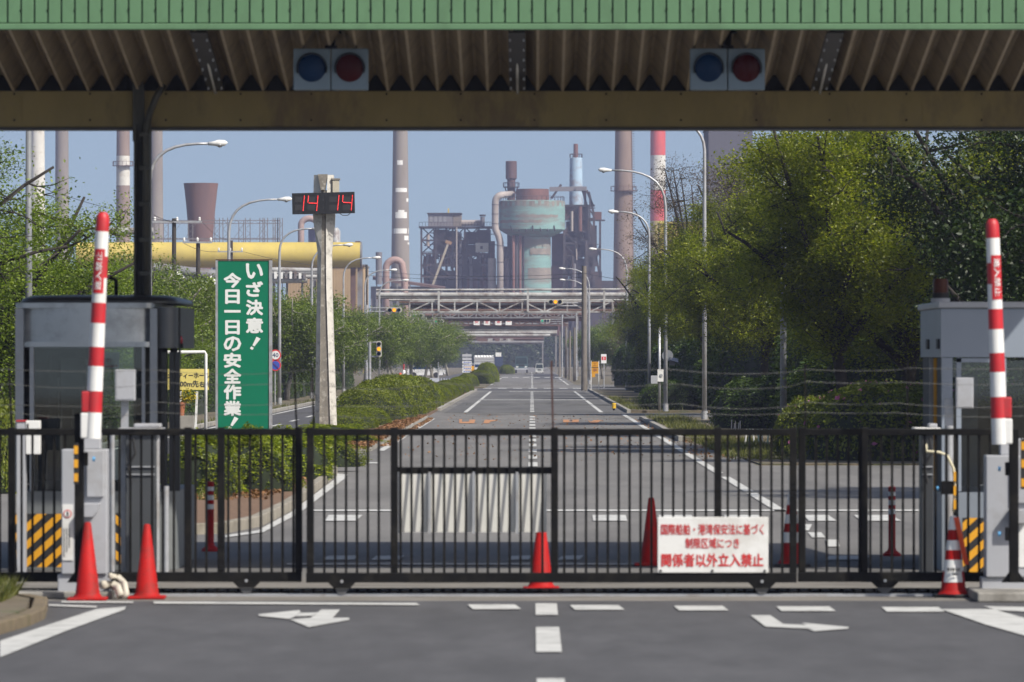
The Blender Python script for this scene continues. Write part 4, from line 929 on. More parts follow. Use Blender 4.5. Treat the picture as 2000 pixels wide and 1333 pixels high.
# ------------------------------------------------------------------ street lamps
def street_lamp(px, D, ytop, hx, hy, label, group, m=None, base=0.09):
    """px: pole, hx/hy: pixel of the lamp head."""
    b = Vector((XX(px, D), D, base)); t = thing('street_lamp', label, 'street lamp', b, group)
    top = ZZ(ytop, D); k = D / F
    hv = P(hx, hy, D); s = 1 if hx > px else -1
    st = Vector((b.x, D, top - (abs(hx - px) * k) * 0.55))
    L = abs(hv.x - b.x)
    pts = [b, Vector((b.x, D, (b.z + st.z) / 2)), st]
    c1 = Vector((b.x + s * 0.03, D, top - 0.05)); c2 = Vector((b.x + s * L * 0.40, D, hv.z + 0.02))
    for q in range(1, 9):
        u = q / 8; pts.append(st * (1-u)**3 + c1 * 3*u*(1-u)**2 + c2 * 3*u*u*(1-u) + hv * u**3)
    rs = [0.088, 0.075, 0.058] + [0.055 - 0.02 * q / 8 for q in range(1, 9)]
    MB().tube(pts, rs, 10).build('pole', m or m_galv, t, smooth=True)
    MB().tube([b, b + Vector((0, 0, 0.3))], 0.11, 12).build('pole_base', m or m_galv, t)
    h = MB(); d = Vector((s, 0, 0.05)).normalized()
    h.tube([hv - d * 0.05, hv + d * 0.12, hv + d * 0.22, hv + d * 0.40, hv + d * 0.48], [0.045, 0.065, 0.095, 0.08, 0.02], 12)
    hd = h.build('lamp_head', m_white, t, smooth=True)
    MB().lathe(hv + d * 0.27 + Vector((0, 0, -0.03)), [(0.02, -0.09), (0.055, -0.07), (0.08, -0.03), (0.088, 0.0)], 14).build('lens', m_galv, hd, smooth=True)
    return t
GL, GR = 'street lamps along the left kerb', 'street lamps along the right verge'
for px, D, yt, hx, hy, lb in ((292, 155, 290, 410, 281, 'nearest left street lamp, its pole rising beside the booth roof column'), (447, 210, 400, 545, 390, 'street lamp whose pole rises behind the green slogan sign'),
        (546, 259, 455, 612, 447, 'street lamp with its full pole visible between green sign and clock pillar'), (609, 297, 488, 672, 479, 'street lamp with pole close left of the clock pillar'),
        (671, 336, 511, 728, 504, 'street lamp right of the clock pillar below the yellow pipe end'), (713, 385, 533, 762, 528, 'left street lamp second before the pipe bridge'), (741, 440, 552, 786, 548, 'left street lamp nearest the pipe bridge')):
    street_lamp(px, D, yt, hx, hy, lb, GL)
for px, D, yt, hx, hy, lb in ((1530, 140, 130, 1400, 118, 'nearest right street lamp, thick pole among the big trees'), (1376, 195, 246, 1290, 236, 'right street lamp with pole disappearing behind the canopy beam'),
        (1300, 226, 345, 1192, 333, 'right street lamp whose head crosses the brown chimney highest'), (1268, 283, 425, 1206, 414, 'right street lamp whose head crosses the brown chimney lower'),
        (1224, 377, 495, 1164, 487, 'right street lamp just right of the furnace frame'), (1151, 463, 534, 1103, 525, 'right street lamp before the dark furnace frame'), (1149, 530, 557, 1103, 547, 'farthest right street lamp, level with the pipe bridge')):
    street_lamp(px, D, yt, hx, hy, lb, GR)
m_cpole_grey = mat('dull_grey_pole', (0.17, 0.18, 0.19), 0.6, var=.15)
o = MB().tube([P(56, 860, 118), P(56, 200, 118)], [0.085, 0.06], 12).build('steel_pole', m_cpole_grey, smooth=True, origin=P(56, 860, 118)); tag(o, 'grey steel pole rising through the tree left of the white chimney', 'pole')

# ------------------------------------------------------------------ poles
def wood_pole(px, D, ytop, r, label, m, base=0.08, arms=()):
    b = Vector((XX(px, D), D, base)); t = thing('utility_pole', label, 'utility pole', b, 'utility poles')
    MB().tube([b, Vector((b.x, D, ZZ(ytop, D)))], [r, r * 0.75], 12).build('shaft', m, t, smooth='auto')
    for y, a0, a1 in arms:
        ar = MB().bb(XX(a0, D), XX(a1, D), D - r - 0.09, D - r - 0.01, ZZ(y, D) - .05, ZZ(y, D) + .05).build('cross_arm', m_galv, t)
        for q in (0.05, 0.5, 0.95):
            p = Vector((XX(a0 + (a1 - a0) * q, D), D - r - 0.05, ZZ(y, D) + 0.05)); MB().lathe(p, [(0.05, 0.002), (0.08, 0.08), (0.05, 0.12), (0.08, 0.16), (0.03, 0.24)], 10).build('insulator', m_white, ar)
    return t
m_wood = mat('tarred_wood_pole', (0.045, 0.038, 0.030), 0.8, var=0.3); m_cpole = mat('concrete_pole', (0.17, 0.15, 0.13), 0.8, var=0.2)
wood_pole(340, 330, 427, 0.16, 'dark utility pole left of the brown cooling tower', m_wood, arms=((434, 298, 395),))
wood_pole(387, 330, 470, 0.16, 'utility pole below the brown cooling tower before the yellow pipe', m_wood, arms=((474, 357, 415),))
wood_pole(452, 420, 470, 0.15, 'utility pole topping the green slogan sign', m_wood, arms=((492, 425, 475),))
wood_pole(716, 520, 517, 0.14, 'short dark utility pole right of the yellow pipe end', m_wood)
wood_pole(1141, 372, 520, 0.20, 'thick brown utility pole on the right beside a street lamp', m_cpole)
for px, D, yt, lb in ((1093, 640, 648, 'first of the far utility poles right of the small truck'), (1105, 600, 640, 'second of the far utility poles right of the small truck'), (1113, 560, 646, 'third of the far utility poles right of the small truck'), (1122, 520, 640, 'last of the far utility poles, nearest the thick brown pole')):
    wood_pole(px, D, yt, 0.13, lb, m_cpole)
# wires among the poles
wr = MB()
for (a, b, dd, sag) in (((300, 420, 331), (340, 434, 329.8), 0, 2), ((395, 434, 329.8), (445, 470, 419.8), 0, 6), ((357, 474, 329.8), (425, 492, 419.8), 0, 6), ((475, 492, 419.8), (716, 525, 519.8), 0, 8), ((716, 530, 519.8), (1141, 534, 371.8), 0, 8), ((716, 538, 519.8), (1141, 541, 371.8), 0, 8), ((1141, 534, 371.8), (1380, 560, 300), 0, 6), ((120, 380, 300), (340, 434, 329.8), 0, 5)):
    pts = []
    for q in range(17):
        u = q / 16; D = a[2] + (b[2] - a[2]) * u
        pts.append(P(a[0] + (b[0] - a[0]) * u, a[1] + (b[1] - a[1]) * u + sag * 4 * u * (1 - u), D))
    wr.tube(pts, 0.014, 4)
o = wr.build('overhead_wires', m_rubber); tag(o, 'thin dark overhead wires strung between the utility poles', 'wire'); 

# ------------------------------------------------------------------ traffic signals
def tsignal(px, py, D, on, label, horiz=True, kx=None, pole=None):
    k = D / F; u = (28 if horiz else 30) * k * 1.0
    t = thing('traffic_signal', label, 'traffic signal', P(px, py, D) if pole is None else Vector((XX(pole[0], D), D, 0.05)), 'traffic signals along the road')
    n = 3; s = kx * k
    c = P(px, py, D)
    hb = MB()
    if horiz:
        pts = [(c.x - 1.5 * s, c.z - .55 * s), (c.x + 1.5 * s, c.z - .55 * s), (c.x + 1.75 * s, c.z - .2 * s), (c.x + 1.75 * s, c.z + .35 * s), (c.x + 1.45 * s, c.z + .62 * s), (c.x - 1.45 * s, c.z + .62 * s), (c.x - 1.75 * s, c.z + .3 * s), (c.x - 1.75 * s, c.z - .25 * s)]
    else:
        pts = [(c.x - .55 * s, c.z + 1.5 * s), (c.x - .3 * s, c.z + 1.7 * s), (c.x + .3 * s, c.z + 1.7 * s), (c.x + .55 * s, c.z + 1.5 * s), (c.x + .6 * s, c.z - 1.5 * s), (c.x + .3 * s, c.z - 1.72 * s), (c.x - .3 * s, c.z - 1.72 * s), (c.x - .55 * s, c.z - 1.5 * s)]
    h = hb.prism(pts, D, D + 0.15).build('housing', mat('signal_shell', (0.42, 0.41, 0.36), 0.5), t)
    for i in range(3):
        q = Vector((c.x + (i - 1) * s * 1.02, D, c.z)) if horiz else Vector((c.x, D, c.z - (i - 1) * s * 1.02))
        m = {'amber': m_amber, 'green': m_glamp, 'red': m_rlamp}[on[0]] if i == on[1] else m_lens_b
        MB().tube([q + Vector((0, -.001, 0)), q + Vector((0, -0.03, 0))], s * 0.40, 18).build('lamp', m, h)
        vz = MB(); nn = 14
        for y_ in (-0.002, -0.16):
            for w_ in range(nn + 1): an = R(-10) + R(200) * w_ / nn; vz.v.append((q.x + s * .45 * math.cos(an), D + y_, q.z + s * .45 * math.sin(an)))
        for w_ in range(nn): vz.f.append((w_, w_ + 1, nn + 2 + w_, nn + 1 + w_))
        vz.build('visor', m_rubber, h)
    if pole:
        MB().tube([Vector((XX(pole[0], D), D + .2, 0.05)), Vector((XX(pole[0], D), D + .2, ZZ(pole[1], D)))], 0.08, 10).build('pole', m_galv, t)
        for o_ in pole[2]: MB().tube([Vector((XX(pole[0], D), D + .2, ZZ(o_, D))), Vector((c.x, D + .1, ZZ(o_, D)))], 0.035, 8).build('arm', m_galv, t)
    return t
tsignal(770, 606, 372, ('amber', 1), 'horizontal traffic signal with amber lamp before the left trees', True, 8.6, (716, 596, (602, 609)))
tsignal(1085, 590, 372, ('amber', 1), 'horizontal traffic signal with amber lamp before the pipe bridge', True, 8.6, (1144.5, 560, (592, 598)))
tsignal(816, 617, 560, ('green', 0), 'horizontal traffic signal with green lamp nearest the amber one on the left', True, 6.5, (790, 610, (615, 619)))
tsignal(857, 628, 640, ('green', 0), 'horizontal traffic signal with green lamp at the end of the left trees', True, 5.8, (832, 620, (626, 630)))
tsignal(1065, 627, 660, ('green', 0), 'horizontal traffic signal with green lamp under the pipe bridge right', True, 5.6, (1098, 615, (624, 628)))
tsignal(1095, 608, 560, ('green', 0), 'horizontal traffic signal just below the amber one on the right', True, 5.6, (1126, 598, (606,)))
tsignal(740, 682, 300, ('amber', 1), 'upright traffic signal with amber lamp on a pole in the left trees', False, 9.2, (722, 668, (669, 697)))
tsignal(864, 684, 560, ('red', 0), 'upright traffic signal with red lamp far along the left trees', False, 7.5, (856, 670, (674,)))

# ------------------------------------------------------------------ signs on the left
D = 256.0
t = thing('road_signs_post', 'speed limit 40 and no parking roundels on one post', 'road sign', Vector((XX(537, D), D, 0.05)))
MB().tube([Vector((XX(537, D), D + .05, 0.09)), Vector((XX(537, D), D + .05, ZZ(684, D)))], 0.03, 8).build('post', m_galv, t)
rr = 11 * D / F
a = MB().disc((XX(538, D), D, ZZ(694, D)), rr, 0.01, 28).build('speed_roundel', m_redink, t); MB().disc((XX(538, D), D - .011, ZZ(694, D)), rr * .76, 0.004, 28).build('field', m_white, a)
tb = MB(); text(tb, '40', XX(538, D), D - 0.018, ZZ(694, D), rr * .75, rr * 1.05, bold=0.03); build_text(tb, 'numerals', mat('navy_ink', (0.02, 0.04, 0.12), 0.5), a)
a = MB().disc((XX(538, D), D, ZZ(714, D)), rr, 0.01, 28).build('no_parking_roundel', m_redink, t); MB().disc((XX(538, D), D - .011, ZZ(714, D)), rr * .78, 0.004, 28).build('field', m_blue, a)
c = Vector((XX(538, D), D - 0.018, ZZ(714, D))); MB().bar(c + Vector((-rr * .6, 0, rr * .6)), c + Vector((rr * .6, 0, -rr * .6)), rr * .2, 0.003).build('slash', m_redink, a)
D = 125.0
t = thing('white_pipe_barrier', 'white painted pipe barrier before the yellow hall sign', 'barrier', Vector((XX(402, D), D, 0.05)))
MB().tube([Vector((XX(402, D), D, 0.02)), P(402, 692, D), P(400, 688, D), P(300, 688, D), P(298, 692, D), Vector((XX(298, D), D, 0.02))], 0.035, 10).build('pipe', m_white, t, smooth=True)
D = 150.0
t = thing('yellow_guide_sign', 'yellow guide sign with black Japanese lettering about a hall 600 m ahead', 'sign', Vector((XX(360, D), D, 0.1)))
b_ = MB().bb(XX(290, D), XX(408, D), D, D + .02, ZZ(762, D), ZZ(721, D)).build('board', m_ysign, t)
tb = MB(); text(tb, 'ミュニティーホール', XX(363, D), D - .003, ZZ(734, D), 11 * D / F, 92 * D / F, bold=0.06); text(tb, '道600m先', XX(360, D), D - .003, ZZ(750, D), 13 * D / F, 56 * D / F, bold=0.05); text(tb, '右折', XX(400, D), D - .003, ZZ(751, D), 11 * D / F, 20 * D / F, bold=0.06)
build_text(tb, 'lettering', m_ink, t)
for px in (352, 383): MB().bar(Vector((XX(px - 2, D), D + .05, 0.1)), P(px + 2, 765, D + .05), 0.06).build('leg', m_white, t)
D = 140.0
for px, lb in ((354, 'terracotta flower pot with yellow flowers beside the white frame'),):
    t = thing('flower_pot', lb, 'flower pot', P(px, 812, D)); p = P(px, 812, D)
    MB().lathe(p, [(0.07, 0), (0.10, .27), (0.12, .27), (0.12, .33), (0.10, .33)], 16).build('pot', mat('terracotta', (0.36, 0.13, 0.06), 0.8, var=0.15), t, smooth='auto')
    MB().bb(p.x - .2, p.x + .3, D - .2, D + .3, 0.02, p.z - .002).build('stand', m_conc, t)
    POT = (t, p)
t = thing('red_lamp', 'small red warning lamp on the booth corner before the trees', 'lamp', P(352, 677, DB + .35))
q = P(352, 677, DB + .35)
MB().lathe(q, [(0.03, 0), (0.03, .03)], 12).build('foot', m_black, t); MB().lathe(q, [(0.026, .031), (0.028, .08), (0.018, .105), (0.004, .115)], 12).build('dome', mat('dark_red_dome', (0.30, 0.008, 0.02), 0.25), t, smooth=True)
MB().bb(q.x - .14, q.x + .03, q.y - .02, q.y + .02, q.z - .02, q.z - .001).build('bracket', m_black, t)
# ------------------------------------------------------------------ signs further along the median
D = 470.0
t = thing('direction_board_stack', 'stack of white direction boards with a yellow panel on the far median', 'sign', Vector((XX(916, D), D, 0.08)))
MB().bb(XX(926, D), XX(927.5, D), D + .05, D + .13, 0.08, ZZ(704, D)).build('post', m_galv, t); MB().bb(XX(911, D), XX(912.5, D), D + .05, D + .13, 0.08, ZZ(690, D)).build('post', m_galv, t)
for i, (a, b) in enumerate(((692, 697), (699, 704), (706, 710.5), (712.5, 716.5), (718, 722.5), (724, 728.5))):
    p = MB().bb(XX(903, D), XX(921, D), D, D + .03, ZZ(b, D), ZZ(a, D)).build('board', mat('board_grey', (0.42, 0.43, 0.46), 0.6) if i < 2 else m_white, t)
    if i >= 2:
        tb = MB()
        for q in range(4): tb.bb(XX(905.5 + q * 3.8, D), XX(908 + q * 3.8, D), D - .006, D - .002, ZZ(b - 1.2, D), ZZ(a + 1.2, D))
        tb.build('lettering', m_blue, p)
MB().bb(XX(908, D), XX(926, D), D + .035, D + .05, ZZ(735, D), ZZ(715, D)).build('yellow_panel', m_yel, t)
tb = MB(); text(tb, '7', XX(915, D), D + .03, ZZ(731.5, D), 4.5 * D / F, 2.6 * D / F, bold=0.1); tb.bb(XX(911, D), XX(912.2, D), D + .028, D + .032, ZZ(734, D), ZZ(729, D)); build_text(tb, 'red_numeral', m_redink, t)
MB().bb(XX(906, D), XX(925, D), D - .01, D + .03, ZZ(740, D), ZZ(736, D)).build('foot_board', m_grey, t)
D = 352.0
t = thing('plate_barrier', 'pale blue grey slotted steel barrier at the end of the trimmed hedge', 'barrier', Vector((XX(865, D), D, 0.12)))
for i, (a, b) in enumerate(((835, 858), (861, 863), (866, 869), (871.5, 873.5), (877, 879))):
    MB().bb(XX(a, D), XX(b, D), D, D + .06, 0.12, ZZ(739 + i * .3, D)).build('plate', mat('pale_blue_grey', (0.45, 0.48, 0.55), 0.5), t)
MB().bb(XX(835, D), XX(879, D), D + .065, D + .10, 0.3, ZZ(746, D)).build('rear_sheet', mat('blue_grey_sheet', (0.26, 0.28, 0.33), 0.5), t)
t = thing('blue_notice', 'small light blue notice above the far low hedge', 'notice', Vector((XX(896, D), D, 0.12)))
MB().bb(XX(887, D), XX(903.5, D), D, D + .03, ZZ(756, D), ZZ(747.5, D)).build('board', mat('sky_blue_sign', (0.22, 0.52, 0.72), 0.5), t); MB().bb(XX(893, D), XX(898, D), D - .004, D - .001, ZZ(752.5, D), ZZ(750, D)).build('white_mark', m_white, t)
MB().bb(XX(894.5, D), XX(896, D), D + .031, D + .06, 0.12, ZZ(750, D)).build('post', m_galv, t)
D = 330.0
t = thing('statue_figure', 'small white and orange roadside figure above the trimmed hedge', 'figure', Vector((XX(788, D), D, 0.1)))
MB().lathe((XX(789, D), D, 0.1), [(.28, 0), (.26, .5), (.20, .8), (.22, .95), (.10, 1.15), (.08, 1.35), (.03, 1.42)], 12).build('body', m_white, t, smooth=True)
MB().lathe((XX(782, D), D, 0.1), [(.10, 0), (.10, .9), (.12, 1.0), (.05, 1.25)], 10).build('cone_top', m_orange, t, smooth=True)
MB().bb(XX(788, D), XX(790, D), D - .02, D + .02, 1.5, 1.85).build('rod', m_red, t)
# right hand signs
D = 372.0
t = thing('yellow_warning_board', 'yellow framed warning board beside the thick brown utility pole', 'sign', Vector((XX(1160, D), D, 0.1)))
MB().bb(XX(1155, D), XX(1169, D), D, D + .04, ZZ(730, D), ZZ(707, D)).build('board', m_yel, t); MB().bb(XX(1156, D), XX(1162.5, D), D - .02, D + .02, ZZ(737, D), ZZ(727, D)).build('lamp_box', m_yel, t)
MB().bb(XX(1155, D), XX(1169, D), D - .01, D - .002, ZZ(718.6, D), ZZ(717.4, D)).build('divider', m_ink, t)
for a in (1154, 1169): MB().bb(XX(a, D), XX(a + 1.3, D), D, D + .05, 0.1, ZZ(705, D)).build('post', m_white, t)
tb = MB(); text(tb, '工', XX(1162, D), D - .006, ZZ(712, D), 6 * D / F, 8 * D / F, bold=.1); text(tb, '事', XX(1162, D), D - .006, ZZ(723, D), 6 * D / F, 8 * D / F, bold=.1); build_text(tb, 'lettering', mat('amber_ink', (0.45, 0.16, 0.01), .6), t)
D = 400.0
t = thing('red_information_sign', 'small red and white sign on a thin post before the dark hedge', 'sign', Vector((XX(1180, D), D, 0.1)))
MB().bb(XX(1174, D), XX(1184.5, D), D, D + .03, ZZ(710, D), ZZ(692, D)).build('board', m_white, t); MB().bb(XX(1175, D), XX(1183.5, D), D - .004, D - .001, ZZ(704, D), ZZ(697, D)).build('red_field', m_redink, t)
tb = MB(); tb.bb(XX(1178.6, D), XX(1180, D), D - .009, D - .005, ZZ(703, D), ZZ(698, D)); tb.build('numeral', m_white, t); MB().tube([Vector((XX(1179.5, D), D + .04, .1)), P(1179.5, 694, D + .04)], .03, 8).build('post', m_galv, t)
D = 228.0
t = thing('solar_camera_pole', 'grey pole with solar panel, round mirror and equipment boxes on the right verge', 'equipment pole', Vector((XX(1288, D), D, 0.1)))
MB().tube([Vector((XX(1288, D), D, .1)), P(1288, 640, D)], .055, 10).build('pole', m_galv, t, smooth=True)
MB().disc((XX(1304, D), D + .1, ZZ(695, D)), 11 * D / F, .02, 24).build('round_plate', mat('mirror_back', (0.35, .37, .40), .35, metal=.5), t)
MB().box(P(1316, 703, D), (.36, .30, .03), M=Matrix.Rotation(R(30), 3, 'X') @ Matrix.Rotation(R(18), 3, 'Y')).build('solar_panel', mat('solar_panel', (.02, .025, .04), .2), t)
MB().bb(XX(1308, D), XX(1318, D), D, D + .15, ZZ(714, D), ZZ(704, D)).build('battery_box', mat('box_dark_grey', (.10, .11, .12), .5), t, bevel=.01)
MB().bb(XX(1284, D), XX(1297, D), D - .1, D + .05, ZZ(746, D), ZZ(722, D)).build('equipment_box', m_white, t, bevel=.01)
MB().bb(XX(1271, D), XX(1284, D), D - .1, D + .05, ZZ(750, D), ZZ(734, D)).build('meter_box', m_grey, t, bevel=.01)
MB().disc((XX(1291, D), D - .1, ZZ(734, D)), .07, .02, 16).build('dial', m_galv, t)
MB().tube([P(1300, 712, D), P(1311, 726, D), P(1308, 736, D), P(1296, 742, D)], .012, 6).build('cable', m_rubber, t)
for px, D, py, lb in ((1199, 235, 795, 'yellow marker cap on the right kerb'),):
    p = G(px, 798, .1); t = thing('yellow_marker', lb, 'marker', p); MB().lathe(p, [(.09, 0), (.09, .20), (.07, .22)], 14).build('cap', m_ysign if False else mat('bright_yellow', (.78, .48, .02), .5), t, smooth='auto'); MB().lathe(p + Vector((0, 0, -.09)), [(.05, 0), (.05, .088)], 10).build('stub', m_rubber, t)
# thin stakes by the right bank
random.seed(3)
stk = [(1390 + i * 4.4 + random.uniform(-1, 1), 808 + i * 0.9, 834, 0) for i in range(9)] + [(1428 + i * 4.5, 822 + random.uniform(-4, 5), 852, 0) for i in range(5)] + [(1455 + i * 8.6 + random.uniform(-2, 2), 838, 867, 1) for i in range(7)] + [(1552, 818, 840, 0), (1560, 814, 842, 0)]
m_teal = mat('pale_teal_stake', (.40, .58, .55), .5, var=.1)
for i, (px, y0, y1, kd) in enumerate(stk):
    D = 2.17 * F / (y1 - CY); a = P(px, y1, D); b = P(px + random.uniform(-3, 3), y0, D)
    o = MB().tube([a, b], 0.022 if kd else 0.016, 6).build('stake', (m_teal if i % 2 else m_white) if kd else m_galv, None, origin=a)
    tag(o, 'pale teal and white stake in the cluster at the foot of the right bank' if kd else 'thin grey stake in the row at the foot of the right bank', 'stake', 'pale stakes on the right bank' if kd else 'grey stakes on the right bank')
# ------------------------------------------------------------------ vegetation
def leaf_quads(pos, nrm, size, rng, asp=0.55, fold=0.25):
    """Leaf-sized rhombi, each bent a little along its midrib: 4 verts, 2 triangles."""
    n = len(pos)
    r = rng.normal(size=(n, 3)); t = np.cross(nrm, r); t /= np.linalg.norm(t, axis=1, keepdims=True) + 1e-9
    b = np.cross(nrm, t)
    s = size * rng.uniform(0.6, 1.3, (n, 1))
    a = pos - t * s * 0.5; c = pos + t * s * 0.5
    l = pos + b * s * asp * 0.5 + nrm * s * fold * 0.3; q = pos - b * s * asp * 0.5 + nrm * s * fold * 0.3
    v = np.stack([a, l, c, q], 1).reshape(-1, 3)
    i = np.arange(n) * 4
    f = np.concatenate([np.stack([i, i + 1, i + 2], 1), np.stack([i, i + 2, i + 3], 1)])
    return v, f
def rand_normals(n, rng, up=0.5):
    v = rng.normal(size=(n, 3)); v[:, 2] = np.abs(v[:, 2]) + up
    return v / np.linalg.norm(v, axis=1, keepdims=True)

def bez(a, b, c, n): return [a * (1-u)**2 + b * 2*u*(1-u) + c * u*u for u in np.linspace(0, 1, n)]
def tree_meshes(seed, H, cr, th, n_leaf, lsize, bark, leafm, cb=None, limbs=8, tr=0.16, sparse=1.0, asp=0.55, flat=0.75, up=0.4, clump=0.34, twigs=True):
    """Trunk, limbs and twigs as tapered tubes; leaves gathered round the twigs, so the outline stays uneven."""
    rng = np.random.default_rng(seed); mb = MB()
    cb = cb if cb is not None else th * 0.8
    lean = rng.normal(size=2) * 0.25
    fork = np.array([lean[0], lean[1], th])
    mb.tube([Vector((0, 0, -0.05)), Vector((lean[0] * .2, lean[1] * .2, th * .4)), Vector(fork)], [tr * 1.25, tr, tr * .85], 8)
    tips = []; cz = (H + cb) / 2; ch = (H - cb) / 2
    for i in range(limbs):
        az = 2 * math.pi * (i + rng.uniform(-.3, .3)) / limbs; el = rng.uniform(-0.45, 1.25)
        rr = rng.uniform(.72, 1.05)
        end = np.array([math.cos(az) * math.cos(el) * cr * rr, math.sin(az) * math.cos(el) * cr * rr, cz + math.sin(el) * ch * rr])
        st = fork * rng.uniform(.75, 1.0) if i % 2 else fork
        mid = (st + end) / 2 + np.array([0, 0, rng.uniform(.0, .25) * H * .4]) + rng.normal(size=3) * .2
        pts = bez(st, mid, end, 7); mb.tube([Vector(p) for p in pts], [tr * .62 * (1 - .8 * u) + .012 for u in np.linspace(0, 1, 7)], 6)
        for j in range(7):
            u = rng.uniform(.25, 1.0); s0 = pts[min(6, int(u * 6))]
            d = rng.normal(size=3); d[2] = d[2] * .6 + .15; d /= np.linalg.norm(d); L = cr * rng.uniform(.22, .5)
            e2 = s0 + d * L
            # keep inside the crown
            q = np.array([e2[0] / cr, e2[1] / cr, (e2[2] - cz) / ch]); qn = np.linalg.norm(q)
            if qn > 1.08: q *= 1.08 / qn; e2 = np.array([q[0] * cr, q[1] * cr, cz + q[2] * ch])
            m2 = (s0 + e2) / 2 + rng.normal(size=3) * .12 * L
            p2 = bez(s0, m2, e2, 4)
            if twigs: mb.tube([Vector(p) for p in p2], [tr * .2, tr * .14, tr * .09, .006], 5)
            for w_ in range(5):
                s1 = p2[rng.integers(1, 4)]; d = rng.normal(size=3); d[2] = d[2] * .6 + .1; d /= np.linalg.norm(d)
                e3 = s1 + d * cr * rng.uniform(.10, .24)
                if twigs: mb.tube([Vector(s1), Vector((s1 + e3) / 2 + rng.normal(size=3) * .03), Vector(e3)], [tr * .07 + .004, tr * .05 + .003, .003], 4, cap=False)
                tips.append((s1, e3))
    tips_a = np.array([t[0] for t in tips]); tips_b = np.array([t[1] for t in tips])
    wts = rng.uniform(.2, 1.0, len(tips)) ** (1.0 / sparse); wts /= wts.sum()
    idx = rng.choice(len(tips), n_leaf, p=wts); u = rng.uniform(.15, 1.1, (n_leaf, 1))
    g = rng.normal(size=(n_leaf, 3)) * np.array([clump, clump, clump * flat])
    g *= np.minimum(1, 1.9 / (np.linalg.norm(g, axis=1, keepdims=True) / clump + 1e-6))
    pos = tips_a[idx] * (1 - u) + tips_b[idx] * u + g
    pos[:, 2] -= 0.04
    keep = pos[:, 2] > cb * 0.55; pos = pos[keep]
    v, f = leaf_quads(pos, rand_normals(len(pos), rng, up), lsize, rng, asp)
    cm = mesh_np('crown', v, f); cm.materials.append(leafm)
    tm = bpy.data.meshes.new('trunk'); tm.from_pydata(mb.v, [], mb.f); tm.update(); tm.materials.append(bark)
    tm.polygons.foreach_set('use_smooth', [True] * len(tm.polygons))
    return tm, cm
def plant_tree(ms, loc, label, group, rz=0.0, s=1.0, name='tree', cat='tree'):
    t = thing(name, label, cat, loc, group); t.rotation_euler = (0, 0, rz); t.scale = (s, s, s) if not isinstance(s, tuple) else s
    for nm, me in zip(('trunk', 'crown'), ms):
        o = bpy.data.objects.new(nm, me); C.objects.link(o); o.parent = t
    return t
# left trees: open spring crowns over the booth
T1 = tree_meshes(11, 7.6, 4.1, 2.0, 105000, 0.075, m_bark, m_lf_spring, cb=1.0, limbs=12, tr=.15, clump=.30, up=.7)
T2 = tree_meshes(12, 6.2, 3.4, 1.7, 92000, 0.075, m_bark, m_lf_spring, cb=0.9, limbs=11, tr=.13, clump=.28, up=.7)
T2s = tree_meshes(18, 8.2, 3.6, 2.2, 13000, 0.085, m_bark, m_lf_spring, cb=2.2, limbs=9, tr=.11, clump=.24)
gl = 'spring trees on the left behind the booth'
plant_tree(T2s, (-12.0, 104, 0.02), 'sparse spring tree at the left edge with open twigs against the sky', gl, .3)
plant_tree(T1, (-11.7, 121, 0.02), 'fuller spring tree directly behind the glass booth', gl, 1.3, .92)
plant_tree(T2, (-12.4, 139, 0.05), 'spring tree seen between booth column and left barrier arm', gl, 2.2, 1.02)
plant_tree(T2, (-15.0, 118, 0.02), 'leafy tree at the far left edge above the round hedge', gl, 4.0, 1.0)
plant_tree(T1, (-15.5, 150, 0.05), 'leafy tree behind the pole at the left edge', gl, 5.1, .8)
plant_tree(T2, (-12.9, 162, 0.05), 'spring tree over the yellow guide sign', gl, .9, .80)
plant_tree(T1, (-16.5, 185, 0.05), 'broad tree farther back behind the booth', gl, 2.9, .85)
plant_tree(T2s, (-13.2, 192, 0.05), 'twiggy thin tree left of the green slogan sign', gl, 3.9, .66)
plant_tree(T2, (-14.0, 205, 0.05), 'bushy tree peeping out left of the green slogan sign', gl, 5.9, .72)
# the row along the left kerb
T3 = tree_meshes(21, 6.2, 3.4, 1.9, 46000, 0.12, m_barkw, m_lf_row, cb=1.6, limbs=9, tr=.13, clump=.36)
T4 = tree_meshes(22, 6.6, 3.2, 2.0, 46000, 0.12, m_barkw, m_lf_row, cb=1.7, limbs=9, tr=.13, clump=.36)
T5 = tree_meshes(23, 5.6, 3.2, 1.8, 40000, 0.125, m_barkw, m_lf_row, cb=1.5, limbs=8, tr=.12, clump=.38)
rng = random.Random(5)
lbl = ['first (nearest) tree of the left row, right of the green sign', 'second tree of the left row, close left of the clock pillar', 'third tree of the left row, behind the clock pillar', 'fourth tree of the left row, just right of the clock pillar', 'fifth tree of the left row, under the yellow pipe end',
       'sixth tree of the left row, behind the upright amber signal', 'seventh tree of the left row', 'eighth tree of the left row, left of the horizontal amber signal', 'ninth tree of the left row, below the horizontal amber signal', 'tenth tree of the left row', 'eleventh tree of the left row, near the first green signal',
       'twelfth tree of the left row', 'thirteenth tree of the left row', 'fourteenth tree of the left row, near the second green signal', 'fifteenth tree of the left row', 'last tree of the left row, farthest along the road']
dd = [222, 240, 262, 284, 306, 330, 352, 376, 418, 446, 476, 506, 540, 580, 630, 690]
for i, D in enumerate(dd):
    plant_tree((T3, T4, T5)[i % 3], (-12.3 - (3.2 if D < 265 else 0) - (i % 3) * .5 + rng.uniform(-.3, .3) + (1.0 if D > 400 else 0) + (1.4 if D > 500 else 0), D, 0.05), lbl[i] + ', counted from the booth', 'row of trees along the left kerb', rng.uniform(0, 6), (.90 + .12 * rng.random()) * (1.0 if D < 400 else 1.08))
